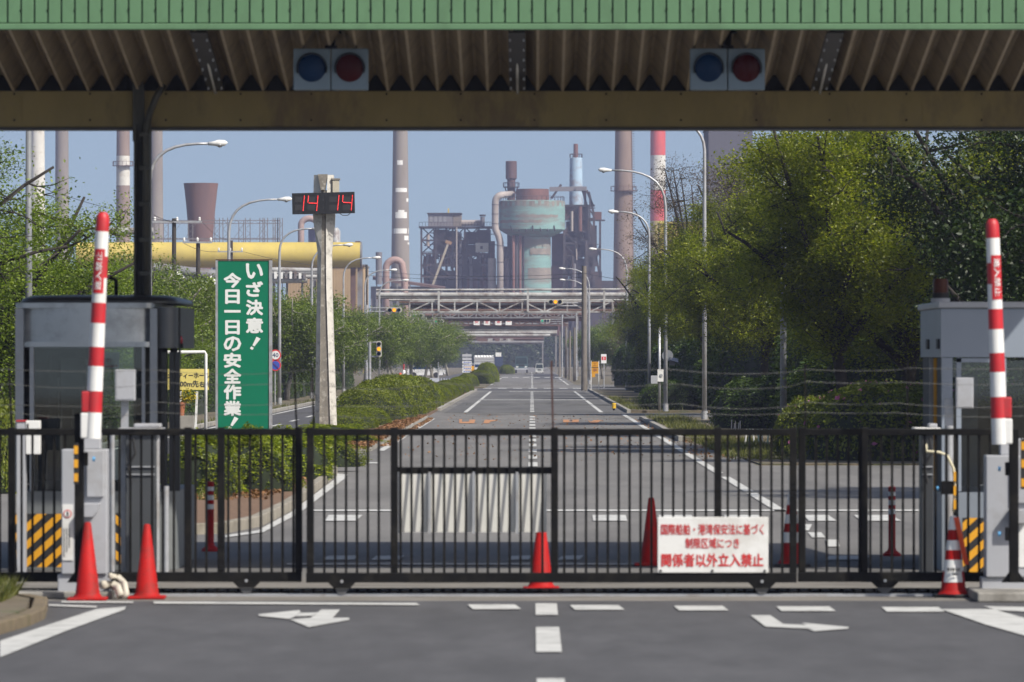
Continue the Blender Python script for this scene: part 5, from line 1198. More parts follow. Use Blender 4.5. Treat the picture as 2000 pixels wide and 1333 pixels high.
for i, (x, D) in enumerate(((-18, 230), (-19, 290), (-19, 350), (-18, 430))):
    plant_tree((T4, T3)[i % 2], (x, D, 0.05), 'tree behind the left row, ' + ('nearest the green sign', 'behind the clock pillar', 'behind the upright amber signal', 'farthest back')[i], 'trees behind the left row', i * 1.3, .98)
# right trees
T6 = tree_meshes(31, 10.4, 4.4, 2.6, 160000, 0.082, m_bark, m_lf_yel, cb=1.5, limbs=13, tr=.20, clump=.29, up=.7)
T7 = tree_meshes(32, 9.4, 4.2, 2.4, 150000, 0.08, m_bark, m_lf_yel, cb=1.3, limbs=13, tr=.20, clump=.28, up=.7)
T8 = tree_meshes(33, 9.5, 3.8, 2.2, 100000, 0.10, m_bark, m_lf_dark, cb=0.8, limbs=12, tr=.22, clump=.36)
T9 = tree_meshes(34, 15.5, 5.6, 5.0, 42000, 0.10, m_bark, m_lf_brown, cb=4, limbs=14, tr=.16, clump=.4)
gr = 'big trees on the right bank'
T11 = tree_meshes(35, 8.2, 3.5, 2.8, 110000, 0.08, m_bark, m_lf_yel, cb=2.9, limbs=11, tr=.15, clump=.27, up=.7)
plant_tree(T6, (9.0, 218, .08), 'yellow green tree left of the others, overhanging the right street lamps', gr, .5, .92)
plant_tree(T7, (8.7, 186, .08), 'yellow green tree behind the slim right street lamp pole', gr, 1.7, 1.0)
plant_tree(T6, (10.2, 158, .08), 'yellow green tree with long bare branches behind the thick lamp pole', gr, 3.1, .98)
plant_tree(T7, (8.9, 136, .03), 'yellow green tree right of the thick lamp pole above the azaleas', gr, 4.6, .95)
plant_tree(T8, (10.6, 118, .03), 'dark evergreen tree rising behind the orange beacon', gr, .2, .95)
plant_tree(T8, (10.7, 89, .012), 'dark evergreen tree at the right edge behind the right barrier arm', gr, 2.2, 1.0)
plant_tree(T7, (13.0, 128, .03), 'leafy tree deep behind the evergreen at the right', gr, 5.5, 1.0)
plant_tree(T6, (14.5, 200, .08), 'leafy tree far behind the right street lamps', gr, 2.0, 1.0)
plant_tree(T8, (12.5, 250, .08), 'dark tree behind the leftmost yellow green tree', gr, 3.3, .8)
plant_tree(T6, (8.6, 262, .08), 'smaller yellow green tree behind the solar equipment pole', gr, 4.2, .74)
plant_tree(T11, (7.2, 305, .08), 'slim yellow green tree over the tall hedge near the far lamps', gr, 1.4, .95)
plant_tree(T11, (7.6, 352, .08), 'yellow green tree crossing the foot of the thick brown chimney', gr, 3.4, 1.0)
plant_tree(T8, (8.4, 335, .08), 'dark bushy tree beside the far right street lamps', gr, 1.2, .78)
plant_tree(T9, (9.4, 322, .08), 'tall sparse brown budding tree before the red and white chimney', gr, .4, .93)
plant_tree(T9, (13.0, 300, .08), 'second sparse brown budding tree, nearer the canopy beam', gr, 2.4, .95)
T10 = tree_meshes(41, 7.0, 3.4, 1.5, 9000, 0.14, m_bark, m_lf_brown, cb=1.0, limbs=10, tr=.12, clump=.4)
plant_tree(T10, (9.2, 430, .05), 'brown thicket-like bare tree left of the tall hedge', gr, 1.0, .95); plant_tree(T10, (9.8, 480, .05), 'brown bare tree right of the far poles', gr, 3.0, 1.0)
plant_tree(T5, (8.0, 520, .05), 'green tree behind the thick brown utility pole', gr, 1.0, 1.0); plant_tree(T3, (7.5, 600, .05), 'green tree hanging over the far poles under the bridge', gr, 2.0, 1.0)

plant_tree(T11, (7.3, 131, .03), 'yellow green tree whose crown hides the upper thick lamp pole', gr, .4, 1.0)
plant_tree(T11, (7.6, 187, .08), 'yellow green tree whose crown hides the slim lamp pole', gr, 2.4, 1.0)
plant_tree(T11, (7.0, 217, .08), 'yellow green tree reaching farthest out over the right verge', gr, 4.4, .95)
# hedges and bushes
def mound_mesh(seed, a, b, h, dens, lsize, leafm, p=2.6, bump=.07, flowers=0):
    rng = np.random.default_rng(seed)
    area = 2 * (a + b) * 2 * h * .7 + 3 * a * b
    n = int(area * dens)
    u = rng.uniform(0, 2 * np.pi, n); w_ = np.abs(rng.uniform(-.12, 1, n)) ** .8 * np.pi / 2
    def se(c, e): return np.sign(c) * np.abs(c) ** e
    e = 2.0 / p
    ph = rng.uniform(0, 6, 6)
    bmp = 1 + bump * (np.sin(u * 3 + ph[0]) * np.cos(w_ * 4 + ph[1]) + .7 * np.sin(u * 7 + ph[2]) * np.sin(w_ * 6 + ph[3])) + rng.normal(size=n) * .02
    x = a * se(np.cos(u), e) * se(np.cos(w_), e * .8) * bmp; y = b * se(np.sin(u), e) * se(np.cos(w_), e * .8) * bmp; z = h * se(np.sin(w_), e * .8) * bmp
    pos = np.stack([x, y, z], 1)
    nr = pos / np.array([a * a, b * b, h * h]); nr /= np.linalg.norm(nr, axis=1, keepdims=True) + 1e-9
    nr = nr + rng.normal(size=(n, 3)) * .55; nr /= np.linalg.norm(nr, axis=1, keepdims=True)
    pos -= nr * rng.uniform(0, .10, (n, 1))
    v, f = leaf_quads(pos, nr, lsize, rng, .6)
    # the twiggy mass inside, closed to the ground
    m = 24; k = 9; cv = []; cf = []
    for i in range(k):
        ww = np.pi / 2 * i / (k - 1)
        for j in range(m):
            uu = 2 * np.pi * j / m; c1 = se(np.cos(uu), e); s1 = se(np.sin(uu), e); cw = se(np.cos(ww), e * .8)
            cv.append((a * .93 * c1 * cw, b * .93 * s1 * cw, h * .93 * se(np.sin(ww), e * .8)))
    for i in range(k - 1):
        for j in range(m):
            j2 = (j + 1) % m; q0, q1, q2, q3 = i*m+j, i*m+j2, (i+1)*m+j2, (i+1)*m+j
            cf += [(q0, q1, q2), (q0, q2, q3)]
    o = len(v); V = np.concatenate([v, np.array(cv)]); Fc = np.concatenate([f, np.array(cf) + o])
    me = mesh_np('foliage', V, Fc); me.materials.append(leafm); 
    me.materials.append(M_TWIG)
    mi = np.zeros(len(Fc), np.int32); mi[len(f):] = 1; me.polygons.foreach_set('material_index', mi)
    if flowers:
        sel = rng.choice(n, flowers); me2v, me2f = leaf_quads(pos[sel] + nr[sel] * .05, nr[sel], lsize * 1.5, rng, .9)
        fm_ = mesh_np('blossoms', me2v, me2f); fm_.materials.append(m_petal); return me, fm_
    return me
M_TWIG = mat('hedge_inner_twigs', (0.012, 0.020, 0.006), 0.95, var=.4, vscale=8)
def hedge(me, loc, label, group, rz=0, s=(1, 1, 1), cat='hedge', name='trimmed_hedge', fl=None):
    o = bpy.data.objects.new(name, me); C.objects.link(o); o.location = loc; o.rotation_euler = (0, 0, rz); o.scale = s
    tag(o, label, cat, group)
    if fl is not None: c = bpy.data.objects.new('blossoms', fl); C.objects.link(c); c.parent = o
    return o
HM = [mound_mesh(50 + i, 1.2, 3.4, 1.3, 560, .07, m_lf_hedge, p=1.95, bump=.04) for i in range(3)]
hl = ['nearest rounded mound of the median hedge, right of the clock pillar', 'second mound of the median hedge from the clock pillar', 'third mound of the median hedge from the clock pillar', 'fourth mound of the median hedge from the clock pillar', 'fifth mound of the median hedge from the clock pillar', 'sixth mound of the median hedge from the clock pillar', 'seventh mound of the median hedge, before the plate barrier', 'eighth mound of the median hedge, beside the plate barrier']
for i, (D, h) in enumerate(((190, .86), (197, .93), (204, 1.0), (211.5, 1.05), (219.5, 1.08), (228, 1.05), (238, 1.0), (249, .95))):
    hedge(HM[i % 3], (-5.35 + .02 * i + (.16 if i % 2 else -.1), D, .11), hl[i], 'mounds of the median hedge', .05 * (i % 3 - 1), (1.0, .90, h))
for i, (D, h, x) in enumerate(((272, .62, -5.0), (284, .55, -4.9), (298, .6, -4.9), (312, .55, -4.8), (328, .62, -4.8), (345, .6, -4.7), (364, .66, -4.6))):
    hedge(HM[i % 3], (x, D, .11), 'low hedge clump on the median past the trimmed mounds', 'low hedge clumps on the median', 0, (.75, 1.4, h))
hedge(HM[0], (-4.75, 425, .1), 'far median bush left of the direction boards', 'far median bushes', 0, (.7, 1.6, .72)); hedge(HM[1], (-4.5, 470, .1), 'far median bush before the direction boards', 'far median bushes', .2, (.75, 1.8, .85)); hedge(HM[2], (-3.9, 500, .1), 'roundest far median bush right of the direction boards', 'far median bushes', 0, (.9, 2.0, 1.28))
hedge(HM[1], (-3.3, 760, .1), 'low bush left of the oncoming truck', 'far median bushes', 0, (.9, 2.0, .9))
hedge(HM[1], (-5.6, 170, .11), 'low flat bush at the foot of the clock pillar', 'median bushes near the pillar', 0, (.85, 1.0, .42)); hedge(HM[2], (-5.5, 179, .11), 'low flat bush between clock pillar and hedge mounds', 'median bushes near the pillar', 0, (.9, .9, .45))
# left hedge wall behind the left kerb
LH = [mound_mesh(60 + i, 1.1, 4.2, 1.75, 330, .10, m_lf_hdark) for i in range(2)]
for i in range(14):
    D = 215 + i * 12 + (16 if i > 12 else 0)
    hedge(LH[i % 2], (-13.4 + .15 * (i % 2), D, .08), 'section of the dark trimmed hedge running along the left kerb behind the lamps', 'left boundary hedge', 0, (1, 1.5, .95 + .1 * (i % 3)), name='boundary_hedge')
for i, (x, D, s) in enumerate(((-13.8, 128, 1.0), (-14.0, 150, 1.0), (-13.3, 172, .9), (-12.8, 192, .85))):
    hedge(LH[i % 2], (x, D, .06), ('round hedge at the left edge beside the card reader', 'hedge behind the white pipe frame', 'hedge behind the yellow guide sign', 'hedge left of the slogan sign')[i], 'left boundary hedge', 0, (1.2, 1.4, s), name='boundary_hedge')
hedge(HM[2], (-8.6, 93, .02), 'small round bush left of the glass booth', 'left bushes', 0, (.6, .4, 1.1), 'bush', 'round_bush')
# right tall hedge
RH = [mound_mesh(70 + i, 1.5, 6.0, 3.3, 300, .12, m_lf_hdark, p=3.2) for i in range(2)]
for i, (x, D, h) in enumerate(((8.0, 238, 1.0), (7.9, 256, .93), (7.8, 276, 1.02), (7.8, 298, .95), (7.8, 322, 1.0), (7.7, 348, .96), (7.6, 372, 1.0), (7.6, 425, .9))):
    hedge(RH[i % 2], (x, D, .08), ('tall dark right hedge section nearest the solar equipment pole' if i == 0 else 'section of the tall dark hedge running back along the right verge'), 'tall right hedge', 0, (1, 1.5, h), name='tall_hedge')
hedge(RH[0], (10.0, 205, .08), 'dark hedge bank behind the slim lamp pole', 'right bank hedges', .3, (1.6, 1.2, 1.05), name='tall_hedge'); hedge(RH[1], (10.0, 172, .08), 'dark hedge bank behind the thick lamp pole', 'right bank hedges', 0, (1.7, 1.3, 1.05), name='tall_hedge'); hedge(RH[0], (11.4, 140, .02), 'dark hedge bank behind the azaleas', 'right bank hedges', .5, (1.7, 1.2, .85), name='tall_hedge')
RM = mound_mesh(80, 1.35, 2.2, 1.5, 420, .085, m_lf_hdark, p=2.2)
hedge(RM, (6.9, 172, .1), 'rounded dark bush between the two lamp poles', 'right bank bushes', 0, (1.1, 1, .95), 'bush', 'round_bush'); hedge(RM, (8.4, 158, .1), 'rounded bush right of the slim lamp pole', 'right bank bushes', .6, (1.0, 1, 1.05), 'bush', 'round_bush')
hedge(RM, (5.6, 232, .1), 'small bush at the foot of the solar equipment pole', 'right bank bushes', 1.1, (.5, .6, .75), 'bush', 'round_bush')
AZ = mound_mesh(81, 1.6, 2.2, 1.55, 520, .085, m_lf_azalea, p=2.2, flowers=70)
hedge(AZ[0], (7.5, 122, .02), 'azalea bush with pink blossoms right of the thick lamp pole', 'azalea bushes', .2, (1.05, 1, 1.02), 'bush', 'azalea_bush', AZ[1]); hedge(AZ[0], (9.9, 121, .02), 'azalea bush seen through the right booth', 'azalea bushes', 1.9, (1, 1, 1.05), 'bush', 'azalea_bush', AZ[1]); hedge(AZ[0], (6.3, 127, .02), 'low azalea bush nearest the thick lamp pole', 'azalea bushes', 3.0, (.55, .8, .80), 'bush', 'azalea_bush', AZ[1])
# planter bushes behind the gate
BB = [mound_mesh(90 + i, .62, .8, 1.15, 1900, .052, m_lf_bush, p=1.9, bump=.2) for i in range(2)]
for i, (x, D, s, lb) in enumerate(((-5.05, 87, (1.1, 1, .74), 'leftmost, nearest the booth'), (-4.45, 90, (1.1, 1, .70), 'directly below the slogan sign'), (-5.0, 96, (1, 1, .64), 'second row behind the delineator'), (-4.25, 99, (1.05, 1.3, .62), 'right of the slogan sign foot'), (-4.6, 106, (1.2, 1.3, .50), 'middle of the back'), (-5.3, 108, (1.1, 1.3, .5), 'back left'), (-4.05, 110, (.9, 1, .48), 'back right end'))):
    hedge(BB[i % 2], (x, D, .1), 'bright green planter bush, ' + lb, 'planter bushes behind the gate', i * .8, s, 'bush', 'planter_bush')
for i, (x, D) in enumerate(((-5.2, 134), (-4.9, 141), (-5.4, 150))):
    hedge(BB[i % 2], (x, D, .11), 'low green bush on the median, ' + ('nearest the gate', 'beside the slogan sign', 'before the clock pillar')[i], 'median bushes near the pillar', i, (1.2, 1.6, (.16, .20, .26)[i]), 'bush', 'planter_bush')
# flowers in the pot
rg = np.random.default_rng(4); pp_ = rg.normal(size=(260, 3)) * np.array([.13, .1, .09]) + np.array([.12, 0, .46])
v, f = leaf_quads(pp_, rand_normals(260, rg), .06, rg, .8); me = mesh_np('flowers', v, f); me.materials.append(leaf_mat('yellow_flowers', (.12, .16, .02), (.75, .55, .02), .2)); o = bpy.data.objects.new('flowers', me); C.objects.link(o); o.parent = POT[0]; o['kind'] = 'stuff'
# weeds, grass and dry leaves on the ground
def blades(name, regions, n, hgt, m, label, cat):
    rng = np.random.default_rng(len(name)); V = []; Fs = []
    for (x0, x1, y0, y1, z, q) in regions:
        k = int(n * q); x = rng.uniform(x0, x1, k); y = rng.uniform(y0, y1, k)
        keep = (np.sin(x * 3.1 + y * .7) + np.sin(y * 1.9 - x) + rng.normal(size=k) * .6) > .1
        x, y = x[keep], y[keep]; k = len(x); h = hgt * rng.uniform(.4, 1.3, k); dx = rng.normal(size=k) * h * .5; dy = rng.normal(size=k) * h * .5; w_ = .006 + .010 * rng.random(k); a = rng.uniform(0, 6.28, k)
        cx_, sy_ = np.cos(a) * w_, np.sin(a) * w_
        v = np.stack([np.stack([x - cx_, y - sy_, np.full(k, z)], 1), np.stack([x + cx_, y + sy_, np.full(k, z)], 1), np.stack([x + dx, y + dy, z + h], 1)], 1).reshape(-1, 3)
        o = sum(len(q_) for q_ in V); i = np.arange(k) * 3 + o; V.append(v); Fs.append(np.stack([i, i + 1, i + 2], 1))
    me = mesh_np(name, np.concatenate(V), np.concatenate(Fs)); me.materials.append(m); ob = bpy.data.objects.new(name, me); C.objects.link(ob)
    tag(ob, label, cat); ob['kind'] = 'stuff'; return ob
blades('weeds', [(4.2, 5.9, 121, 150, .03, 1.0), (4.1, 5.4, 150, 203, .1, .9), (4.0, 4.5, 229, 300, .1, .5), (4.5, 7, 229, 300, .1, .5), (-4.3, -3.9, 210, 330, .115, .5), (-5.3, -4.55, 48.8, 50.5, .105, .7), (-5.4, -4.5, 84, 108, .1, .4), (-10.9, -10.5, 135, 300, .09, .4)], 6000, .16, m_grass, 'weedy grass tufts along verges and kerbs', 'grass')
rng_ = np.random.default_rng(9); pts = []
for (x0, x1, y0, y1, z, n) in ((-4.5, -3.75, 130, 205, .125, 7000), (-3.74, -3.5, 140, 205, .02, 700), (-5.1, -3.9, 84, 114, .11, 2600), (-5.2, -4.3, 45, 50.4, .02, 160), (3.6, 4.6, 120, 200, .03, 500), (-3, 3.4, 120, 220, .02, 500)):
    pts.append(np.stack([rng_.uniform(x0, x1, n), rng_.uniform(y0, y1, n), np.full(n, z) + rng_.uniform(0, .04, n)], 1))
pts = np.concatenate(pts); v, f = leaf_quads(pts, rand_normals(len(pts), rng_, 1.2), .075, rng_, .7); me = mesh_np('fallen_leaves', v, f); me.materials.append(m_drylf); o = bpy.data.objects.new('fallen_leaves', me); C.objects.link(o); tag(o, 'brown fallen leaves scattered along the median and kerbs', 'leaves'); o['kind'] = 'stuff'
# ------------------------------------------------------------------ pipe bridges over the road
m_pipe = mat('white_grey_pipe', (0.40, 0.40, 0.385), 0.5, var=.2, vscale=.8, dirt=(0.12, 0.075, 0.055), damt=.75, dscale=.7, dthr=(.46, .62))
m_pipe2 = mat('grey_pipe', (0.19, 0.19, 0.195), 0.5, var=.2, vscale=.8, dirt=(0.12, 0.07, 0.05), damt=.7, dscale=.5)
m_rustp = mat('rusty_pipe', (0.115, 0.062, 0.048), 0.7, var=.35, vscale=.6)
def pipe_bridge(D, p0, p1, pipes, chords, label, panel=75, mt=None, legs=True, posts=()):
    k = D / F; t = thing('pipe_bridge', label, 'pipe bridge', Vector((XX(p1, D), D, 0)), 'pipe bridges across the road')
    mt = mt or m_pipe
    for q, (py, r, dy, m, a, b) in enumerate(pipes):
        MB().tube([Vector((XX(a, D + dy), D + dy, ZZ(py, D + dy))), Vector((XX(b, D + dy), D + dy, ZZ(py - (1.5 if q == 0 else 0), D + dy)))], r, 12).build('pipe', m, t, smooth='auto')
    y0, y1, tk = chords
    if y0:
        for dy in (0, 3.0):
            for y in (y0, y1): MB().bb(XX(p0, D), XX(p1, D), D + dy - .1, D + dy + .1, ZZ(y, D) - tk, ZZ(y, D) + tk).build('chord', mt, t)
        x = p0; i = 0
        while x < p1 - 1:
            xe = min(x + panel, p1)
            MB().bar(Vector((XX(x, D), D, ZZ(y1, D))), Vector((XX(x, D), D, ZZ(y0, D))), .14).build('vertical', mt, t)
            a, b = (y1, y0) if i % 2 == 0 else (y0, y1)
            MB().bar(Vector((XX(x, D), D + .02, ZZ(a, D))), Vector((XX(xe, D), D + .02, ZZ(b, D))), .12).build('diagonal', mt, t)
            x = xe; i += 1
    for px, yt in posts: MB().bb(XX(px, D) - .1, XX(px, D) + .1, D - .35, D - .15, ZZ(y1 or 612, D), ZZ(yt, D)).build('pipe_post', mt, t)
    if legs:
        for px in ((p0 + 2, p1 - 2) if D < 780 else (p1 - 2,)):
            for dy in (0, 3.0): MB().bb(XX(px, D) - .13, XX(px, D) + .13, D + dy - .13, D + dy + .13, 0, ZZ(y1 or pipes[-1][0], D)).build('leg', m_pipe2, t)
    return t
pipe_bridge(545, 800, 1200, [(567, .10, -.3, m_pipe, 735, 1260), (576.5, .24, .8, m_pipe, 735, 1260), (582, .12, 2, m_pipe2, 735, 1260), (586.5, .11, 1.5, m_pipe, 760, 1260), (591, .15, 2.2, m_rustp, 780, 1240), (594.5, .10, .6, m_pipe2, 780, 1240), (597, .16, 2.6, m_rustp, 800, 1220), (600.5, .14, 2.8, m_rustp, 800, 1220), (604, .17, 2.6, m_pipe2, 800, 1220), (607, .14, 2.4, m_rustp, 800, 1220)], (588.5, 609.5, .075), 'nearest and highest white pipe bridge with triangulated truss', 44, posts=((741, 566), (857, 564), (1031, 563), (1180, 563)))
pipe_bridge(700, 845, 1130, [(616, .2, 1, m_rustp, 830, 1150), (619, .25, 2, m_pipe2, 830, 1150), (623, .3, 1.5, m_rustp, 830, 1150)], (612, 621, .08), 'second pipe bridge, rusty, just beneath the nearest one', 17, mt=m_pipe2)
B3 = pipe_bridge(780, 865, 1110, [(628, .25, 1, m_rustp, 860, 1110), (631, .35, 2, m_rustp, 860, 1110), (633, .2, .2, m_pipe2, 860, 1110), (637.5, .45, 1, m_pipe2, 880, 1090)], (626, 636, .09), 'third pipe bridge carrying four white squares with red lettering', 25, mt=m_rustp)
for px, ch in ((931, '安'), (951, '全'), (973.5, '第'), (993.5, '一')):
    D = 779.5; w_ = 6 * D / F
    p = MB().bb(XX(px, D) - w_, XX(px, D) + w_, D - .05, D, ZZ(635, D) + .02 - .05, ZZ(624, D) + .0).build('letter_board', m_white, B3)
    tb = MB(); text(tb, ch, XX(px, D), D - .06, ZZ(628.5, D), 7 * D / F, 7.5 * D / F, bold=.03); build_text(tb, 'lettering', m_redink, p)
pipe_bridge(880, 900, 1088, [(643.5, .30, .5, m_pipe, 900, 1088), (647.5, .2, 1.5, m_pipe, 900, 1088), (650.5, .22, .5, m_pipe, 900, 1088), (653, .3, .8, m_pipe2, 900, 1088), (655.5, .2, .3, m_pipe, 900, 1075)], (None, 656, .1), 'fourth pipe bridge of bundled pale pipes', legs=True)
pipe_bridge(1050, 915, 1062, [(659, .4, .5, m_rustp, 915, 1062), (662, .35, .5, m_rustp, 912, 1062), (669, .35, .5, m_pipe2, 915, 1062)], (None, 670, .1), 'farthest pipe bridge, rusty red, above the oncoming truck', legs=True)
DD = 1049.0
for a, b, m in ((932, 952, m_rustp), (953, 962, m_pipe), (967, 975, m_rustp), (976, 983, m_pipe), (988, 1003, m_pipe)): MB().bb(XX(a, DD), XX(b, DD), DD - .1, DD, ZZ(667, DD), ZZ(661.5, DD)).build('coloured_panel', m, bpy.data.objects['pipe_bridge.004'])

# ------------------------------------------------------------------ chimneys
m_stk = mat('concrete_chimney', (0.24, 0.21, 0.18), 0.9, var=.10, vscale=.12, dirt=(0.17, 0.14, 0.12), damt=.5, dscale=.1, stretch=(1, 1, .3))
m_stk2 = mat('brown_chimney', (0.235, 0.172, 0.138), 0.9, var=.10, vscale=.15, dirt=(0.16, 0.11, 0.09), damt=.5, dscale=.12, stretch=(1, 1, .3))
m_stw = mat('white_chimney', (0.62, 0.60, 0.54), 0.8, var=.1, vscale=.4, dirt=(0.40, 0.34, 0.26), damt=.5, dscale=.5)
m_str = mat('red_chimney_band', (0.55, 0.07, 0.06), 0.7, var=.12, vscale=.3)
m_sty = mat('yellow_ochre_paint', (0.54, 0.415, 0.085), 0.7, var=.1, vscale=.3, dirt=(0.42, 0.31, 0.09), damt=.4, dscale=.2)
def chimney(px, D, w_top, w_bot, m, label, bands=None, rings=(), ytop=60):
    b = Vector((XX(px, D), D, 0)); t = thing('chimney', label, 'chimney', b, 'works chimneys')
    k = D / F; zt = ZZ(ytop, D)
    def r(py): u = (py - 250) / 300; return max(.2, (w_top + (w_bot - w_top) * u) / 2 * k)
    segs = bands or [(ytop, 720, m)]
    for i, (a, c, mm) in enumerate(segs):
        za, zc = ZZ(a, D), max(ZZ(c, D), 0)
        MB().lathe((b.x, D, 0), [(r(c), zc), (r((a + c) / 2), (za + zc) / 2), (r(a), za)], 28).build('shaft' if not bands else 'shaft_band', mm, t, smooth='auto')
    for py in rings:
        g = MB(); z = ZZ(py, D); rr = r(py)
        g.lathe((b.x, D, z), [(rr + .02, 0), (rr + .9, 0), (rr + .9, .12), (rr + .02, .12)], 24)
        g.tube([(b.x + (rr + .85) * math.cos(a), D + (rr + .85) * math.sin(a), z + 1.1) for a in np.linspace(0, 6.28, 25)], .05, 5)
        for a in np.linspace(0, 6.28, 17): g.tube([(b.x + (rr + .85) * math.cos(a), D + (rr + .85) * math.sin(a), z), (b.x + (rr + .85) * math.cos(a), D + (rr + .85) * math.sin(a), z + 1.1)], .05, 4)
        g.build('platform', m_rustp, t)
    return t
ch1 = chimney(782, 1400, 28.5, 36.5, m_stk, 'tall grey brown chimney with white repair patches left of the furnace')
def patch_on(t, D, px, w_top, w_bot, rects, m):
    k = D / F; xc = XX(px, D)
    for (a, b, y0, y1) in rects:
        mb = MB(); n = 8
        for yy in (y0, y1):
            r = ((w_top + (w_bot - w_top) * (yy - 250) / 300) / 2) * k + .03
            for q in range(n + 1):
                x = max(-.995, min(.995, ((a + (b - a) * q / n) - px) * k / r)) * r
                mb.v.append((xc + x, D - math.sqrt(r * r - x * x), ZZ(yy, D)))
        for q in range(n): mb.f.append((q, q + 1, n + 2 + q, n + 1 + q))
        mb.build('repair_patch', m, t)
m_patch = mat('white_repair', (0.74, 0.73, 0.70), 0.8, var=.05)
patch_on(ch1, 1400, 782, 28.5, 36.5, [(776, 787, 314, 323), (773, 795, 368, 376), (794, 797.5, 388, 395), (772.5, 795, 415, 427), (778, 790, 411, 415), (766, 798.5, 447, 457), (790, 798, 461, 470), (796.5, 799.5, 474, 478)], m_patch)
ch2 = chimney(1218, 1300, 33, 40.5, m_stk2, 'thick brown chimney right of the furnace', rings=(374,))
lad = MB(); k = 1300 / F
for yy in range(252, 560, 5): z = ZZ(yy, 1300); r = (33 + 7.5 * (yy - 250) / 300) / 2 * k; lad.box((XX(1218, 1300) + r + .25, 1299, z), (.5, .4, .12))
lad.build('ladder', m_rustp, ch2)
chimney(1285, 1750, 29.5, 31, m_str, 'red and white banded chimney before the canopy beam', bands=[(100, 303.8, m_str), (304, 371.8, m_stw), (372, 431.8, m_str), (432, 490, m_sty), (490.2, 720, m_stk2)])
chimney(73, 1300, 28, 33, m_stw, 'pale flaking white chimney at the far left')
chimney(121, 1500, 25.5, 28, m_stk, 'grey brown chimney second from the left edge')
chimney(240.5, 1350, 25.5, 29, m_stk2, 'brown chimney with a broad pale band left of the booth column', bands=[(60, 304.8, m_stk2), (305, 362.8, m_stw), (363, 720, m_stk2)], rings=(325,))
chimney(305, 1400, 25, 29, m_stk, 'grey brown chimney hidden partly by the booth column')
# brown cooling tower
D = 1000; m_cool = mat('brown_cladding', (0.15, 0.085, 0.08), 0.8, var=.2, vscale=.15, dirt=(0.21, 0.11, 0.08), damt=.6, dscale=.12, stretch=(1, 1, .25)); k = D / F
t = thing('cooling_stack', 'flared brown cladded stack wider at its top behind the utility poles', 'cooling tower', Vector((XX(394, D), D, 0)))
MB().lathe((XX(392.5, D), D, 0), [(22 * k, 0), (21 * k, ZZ(490, D)), (23.5 * k, ZZ(467, D)), (28 * k, ZZ(410, D)), (32 * k, ZZ(372, D)), (34 * k, ZZ(358.5, D)), (32.8 * k, ZZ(358.5, D)), (30 * k, ZZ(380, D))], 32).build('shell', m_cool, t, smooth='auto')
rib = MB()
for a in np.linspace(0, 2 * math.pi, 33)[:-1]: rib.bar((XX(392.5, D) + 23.8 * k * math.cos(a), D + 23.8 * k * math.sin(a), ZZ(467, D)), (XX(392.5, D) + 34.1 * k * math.cos(a), D + 34.1 * k * math.sin(a), ZZ(358.5, D)), .12)
# ------------------------------------------------------------------ yellow gas main and low works buildings
D = 800; k = D / F
t = thing('gas_main', 'huge yellow horizontal gas main behind the slogan sign', 'gas main', Vector((XX(706, D), D, 0)))
MB().tube([(XX(150, D), D, ZZ(498.5, D)), (XX(704, D), D, ZZ(498.5, D))], 25 * k, 32).build('pipe', m_sty, t, smooth='auto')
MB().tube([(XX(704.2, D), D, ZZ(498.5, D)), (XX(707, D), D, ZZ(498.5, D))], 25.6 * k, 32).build('end_flange', m_pipe2, t, smooth='auto')
MB().bb(XX(694, D), XX(704, D), D - .4, D + .4, ZZ(474, D), ZZ(471.5, D)).build('hatch', m_rustp, t)
for px in (320, 420, 520, 610, 690, 703): MB().bb(XX(px, D) - .35, XX(px, D) + .35, D - .3, D + .3, 0, ZZ(522, D)).build('support', m_rustp if px == 690 else m_pipe2, t)
for px in range(300, 700, 40): MB().tube([(XX(px, D), D, ZZ(498.5, D)), (XX(px + .5, D), D, ZZ(498.5, D))], 25.25 * k, 32).build('seam', m_sty, t, smooth='auto')
D = 830
t = thing('tan_works_building', 'tan corrugated works building beneath the yellow gas main', 'building', Vector((XX(640, D), D, 0)))
m_tan = mat('tan_cladding', (0.46, 0.33, 0.19), 0.8, var=.08, vscale=.3)
wl_ = MB().bb(XX(560, D), XX(712, D), D, D + 20, 0, ZZ(520, D)).build('wall', m_tan, t)
for px in np.arange(562, 712, 3.0): MB().bb(XX(px, D), XX(px + .9, D), D - .06, D - .005, 0.1, ZZ(521, D)).build('cladding_rib', m_tan, wl_)
MB().bb(XX(558, D), XX(714, D), D - .3, D + 20.3, ZZ(520, D) + .01, ZZ(517, D)).build('roof', m_pipe2, t)
D = 1250
t = thing('conveyor_building', 'low rusty roofed works shed right of the gas main', 'building', Vector((XX(790, D), D, 0)))
m_shed = mat('shed_grey', (0.17, 0.16, 0.17), .8, var=.2, vscale=.2)
MB().bb(XX(724, D), XX(860, D), D, D + 30, 0, ZZ(560, D)).build('wall', m_shed, t)
MB().add([tuple(P(728, 541, D - 1)), tuple(P(870, 562, D - 1)), tuple(P(870, 566, D - 1)), tuple(P(728, 547, D - 1)), tuple(P(728, 539, D + 20)), tuple(P(870, 560, D + 20)), tuple(P(870, 564, D + 20)), tuple(P(728, 545, D + 20))], [(0,1,2,3),(4,7,6,5),(0,4,5,1),(3,2,6,7),(0,3,7,4),(1,5,6,2)]).build('sloping_roof', m_rustp, t)
for px in (735, 748, 760, 775, 800): MB().bb(XX(px, D), XX(px + 2, D), D - .8, D - .3, 0, ZZ(552, D)).build('post', m_pipe2, t)
MB().tube([P(740, 556, D - 2), P(740, 493, D - 2)], .7, 12).build('flue', m_shed, t)
D = 1200
